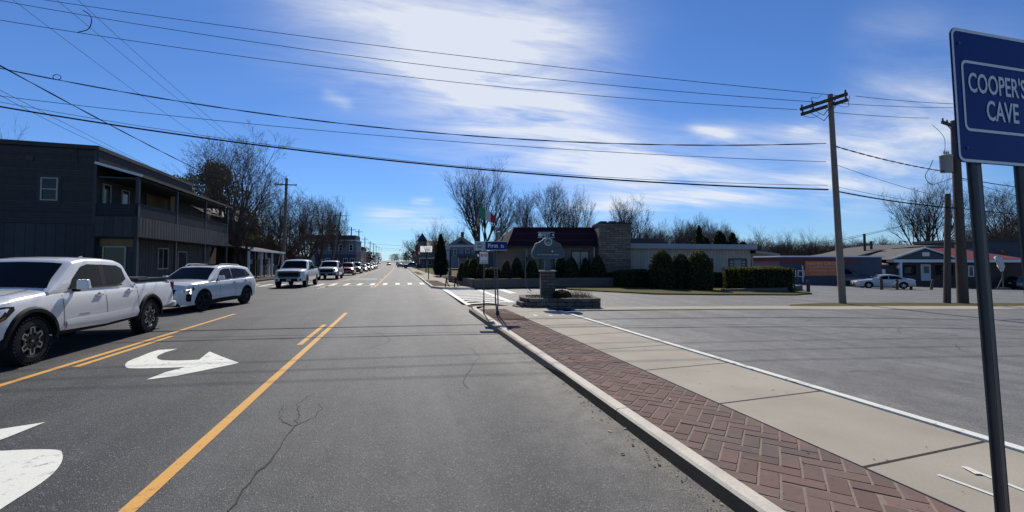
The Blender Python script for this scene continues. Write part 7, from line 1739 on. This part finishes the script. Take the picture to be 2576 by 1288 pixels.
def banner():
    v = 46; X, Y = at(2512, v); z0 = zat(724, v); k = v/FPX; r = thing('feather_banner', 'tattered white banner wrapped round a leaning pole near the right edge', 'banner', (X, Y, z0), -TH); rnd = random.Random(4)
    p = MB(); p.tube([(-.25, 0, 0), (.25, 0, 1.0), (.33, 0, 2.0), (.1, 0, 3.0), (-.1, 0, 3.2)], .05, 6); p.tube([(.35, 0, 0), (.33, 0, 1.9)], .05, 6); p.build('pole', m_wood, r)
    c = MB(); N_ = 14; ring_ = []
    pts = [(.28, 1.75, .10), (.25, 2.0, .22), (.2, 2.3, .3), (.1, 2.6, .28), (0, 2.9, .26), (-.1, 3.15, .3), (-.15, 3.35, .12)]
    V = []
    for x, z_, rr_ in pts:
        for j in range(N_): a = 6.28*j/N_; q_ = rr_*(1 + .25*math.sin(a*5 + z_*7)) ; V.append((x + q_*math.cos(a), q_*math.sin(a)*.7, z_ + rnd.uniform(-.05, .05)))
    c.add(V, [(i*N_+j, i*N_+(j+1) % N_, (i+1)*N_+(j+1) % N_, (i+1)*N_+j) for i in range(len(pts)-1) for j in range(N_)]); c.build('cloth', mat('dirty white cloth', (.55, .54, .52), .8, var=(4, .3)), r, 60)
    b_ = MB(); b_.box(-.2, .9, -.3, .3, -.12, .0); b_.build('base', m_wood_dk, r)
banner()
# --- left pavement signs
def sign_back(label, X, Y, w_, h, zb, m_, posts=(-.4, .4), H=2.6):
    r = thing('notice_board', label, 'sign', (X, Y, .12), R(-4)); b_ = MB(); b_.box(-w_/2, w_/2, .03, .07, zb, zb+h); b_.build('board', m_, r)
    for x in posts: p = MB(); p.box(x-.05, x+.05, -.05, .03, 0, zb+h*.96); p.build('post', m_dkmetal, r)
sign_back('white square sign board seen from behind on two dark posts', *at(656, 49), 1.25, .95, 2.0, m_white_paint)
r = thing('small_sign', 'narrow grey and white sign plate on a thin post left of the white board', 'street sign', (*at(632, 47), .12)); p = MB(); p.box(-.03, .03, -.03, .03, 0, 2.6); p.build('post', m_dkmetal, r); p = MB(); p.box(-.13, .13, -.05, -.03, 1.5, 2.0); p.build('plate', m_white_paint, r); p = MB(); p.box(-.13, .13, -.05, -.03, 2.05, 2.5); p.build('plate', m_pgrey, r)
for x in (644, 677):
    p = MB(); p.box(-.10, .10, -.1, .1, 0, 2.25); o = p.build('gate_post', m_wtrim); o.location = (*at(x, 53), .1); tag(o, 'white gate post %s of the white sign board' % ('left' if x < 660 else 'right'), 'post', 'white gate posts')
gl = MB(); gl.beam((0, 0, 0), (.55, 0, 3.0), .05, .05); o = gl.build('leaning_stake', m_wtrim); o.location = (*at(694, 50), .1); tag(o, 'pale stake leaning right by the stone wall', 'post')
bn = MB(); bn.box(-.35, .35, -.2, .2, 0, .28); o = bn.build('planter_box', m_white_paint); o.location = (*at(680, 52.5), 1.36); tag(o, 'small white box on top of the stone wall', 'box')
# --- right far pavement: white panel sign, lamps, leaning sapling, yellow sign
m_acr = mat('white acrylic panel', (.86, .87, .86), .3); _N, _L, _b = nodes_of(m_acr); _t = _N.new('ShaderNodeBsdfTranslucent'); _t.inputs[0].default_value = (.9, .9, .88, 1)
_x = _N.new('ShaderNodeMixShader'); _x.inputs[0].default_value = .75; _o = [n for n in _N if n.type == 'OUTPUT_MATERIAL'][0]; _L.new(_b.outputs[0], _x.inputs[1]); _L.new(_t.outputs[0], _x.inputs[2]); _L.new(_x.outputs[0], _o.inputs[0])
def panel_sign():
    v = 76; X, Y = at(1072, v); r = thing('pylon_sign', 'large bright white panel sign beside the far right pavement', 'sign', (X, Y, .1), R(-18)); zt, zb = zat(619, v)-.1, zat(634, v)-.1
    b_ = MB(); b_.box(-1.05, 1.05, -.0, .02, zb, zt); bo = b_.build('panel', m_acr, r); p = MB(); p.cyl((0, 0, 0), (0, 0, zb), .1, .08); p.build('post', m_dkmetal, r)
    l = MB()
    for i in range(3): l.box(-.1, .85 - .12*(i % 2), -.008, -.001, zt - .38 - .24*i, zt - .28 - .24*i)
    l.build('lettering_rows', mat('grey faded print', (.42, .43, .43), .6), bo)
panel_sign()
for x, v, y, lab in ((1102, 80, 619, 'round white globe lamp by the dark evergreen'), (1054, 100, 637, 'pale twin globe lamp by the far right pole')):
    X, Y = at(x, v); r = thing('globe_lamp', lab, 'street lamp', (X, Y, .1)); H = zat(y, v) - .1; p = MB(); p.cyl((0, 0, 0), (0, 0, H), .07, .05); p.build('post', m_dkmetal, r)
    g = MB(); g.lathe([(0, -.3), (.2, -.22), (.3, 0), (.2, .22), (0, .3)], (0, 0, H), n=12); g.build('globe', m_white_paint, r, 60)
sa = thing('street_sapling', 'thin dark leafless sapling leaning left in the far mulch bed', 'tree', (*at(1079, 43.5), .12)); s_ = MB(); s_.tube([(0, 0, -.1), (-.05, 0, 1.0), (-.16, 0, 1.9), (-.34, 0, 2.8), (-.62, .1, 3.6)], [.05, .045, .035, .025, .01], 6)
s_.build('trunk', m_bark_dk, sa); s_ = MB(); rnd = random.Random(6)
for i in range(14): z_ = 1.7 + .13*i; s_.tube([(-.12 - .13*max(0, z_-1.9), 0, z_), (-.12 - .13*max(0, z_-1.9) + rnd.uniform(-.4, .4), rnd.uniform(-.3, .3), z_ + rnd.uniform(.3, .6))], [.012, .005], 4)
s_.build('branches', m_twig_dk, sa)
ys_ = MB(); ys_.prism([(0, -.45), (.45, 0), (0, .45), (-.45, 0)], -.02, .02, lambda p, q_, t: (p, t, q_ + 2.6)); yo = thing('warning_sign', 'yellow diamond warning sign on the far right pavement', 'road sign', (4.6 + bx(150), 150, rz(150))); ys_.build('plate', mat('warning yellow', (.5, .25, .02), .5), yo); p = MB(); p.cyl((0, .04, 0), (0, .04, 2.6), .04); p.build('post', m_galv, yo)
lm = thing('lamp_post', 'dark lamp post beside the pediment house drive', 'street lamp', (*at(1133, 56), .1)); p = MB(); p.cyl((0, 0, 0), (0, 0, 3.3), .09, .08); p.build('post', m_dkmetal, lm); p = MB(); p.box(-.75, -.15, -.08, .08, 2.0, 3.6); p.box(-.75, -.05, -.06, .06, 3.6, 3.7); lo = p.build('sign_panel', m_refl, lm)
p = MB(); [p.lathe([(0, -.01), (.1, -.01), (.1, 0)], (-.6 + .28*i, -.085, 3.25), 'y', 12) for i in range(2)]; p.build('disc_mark', m_dkmetal, lo)
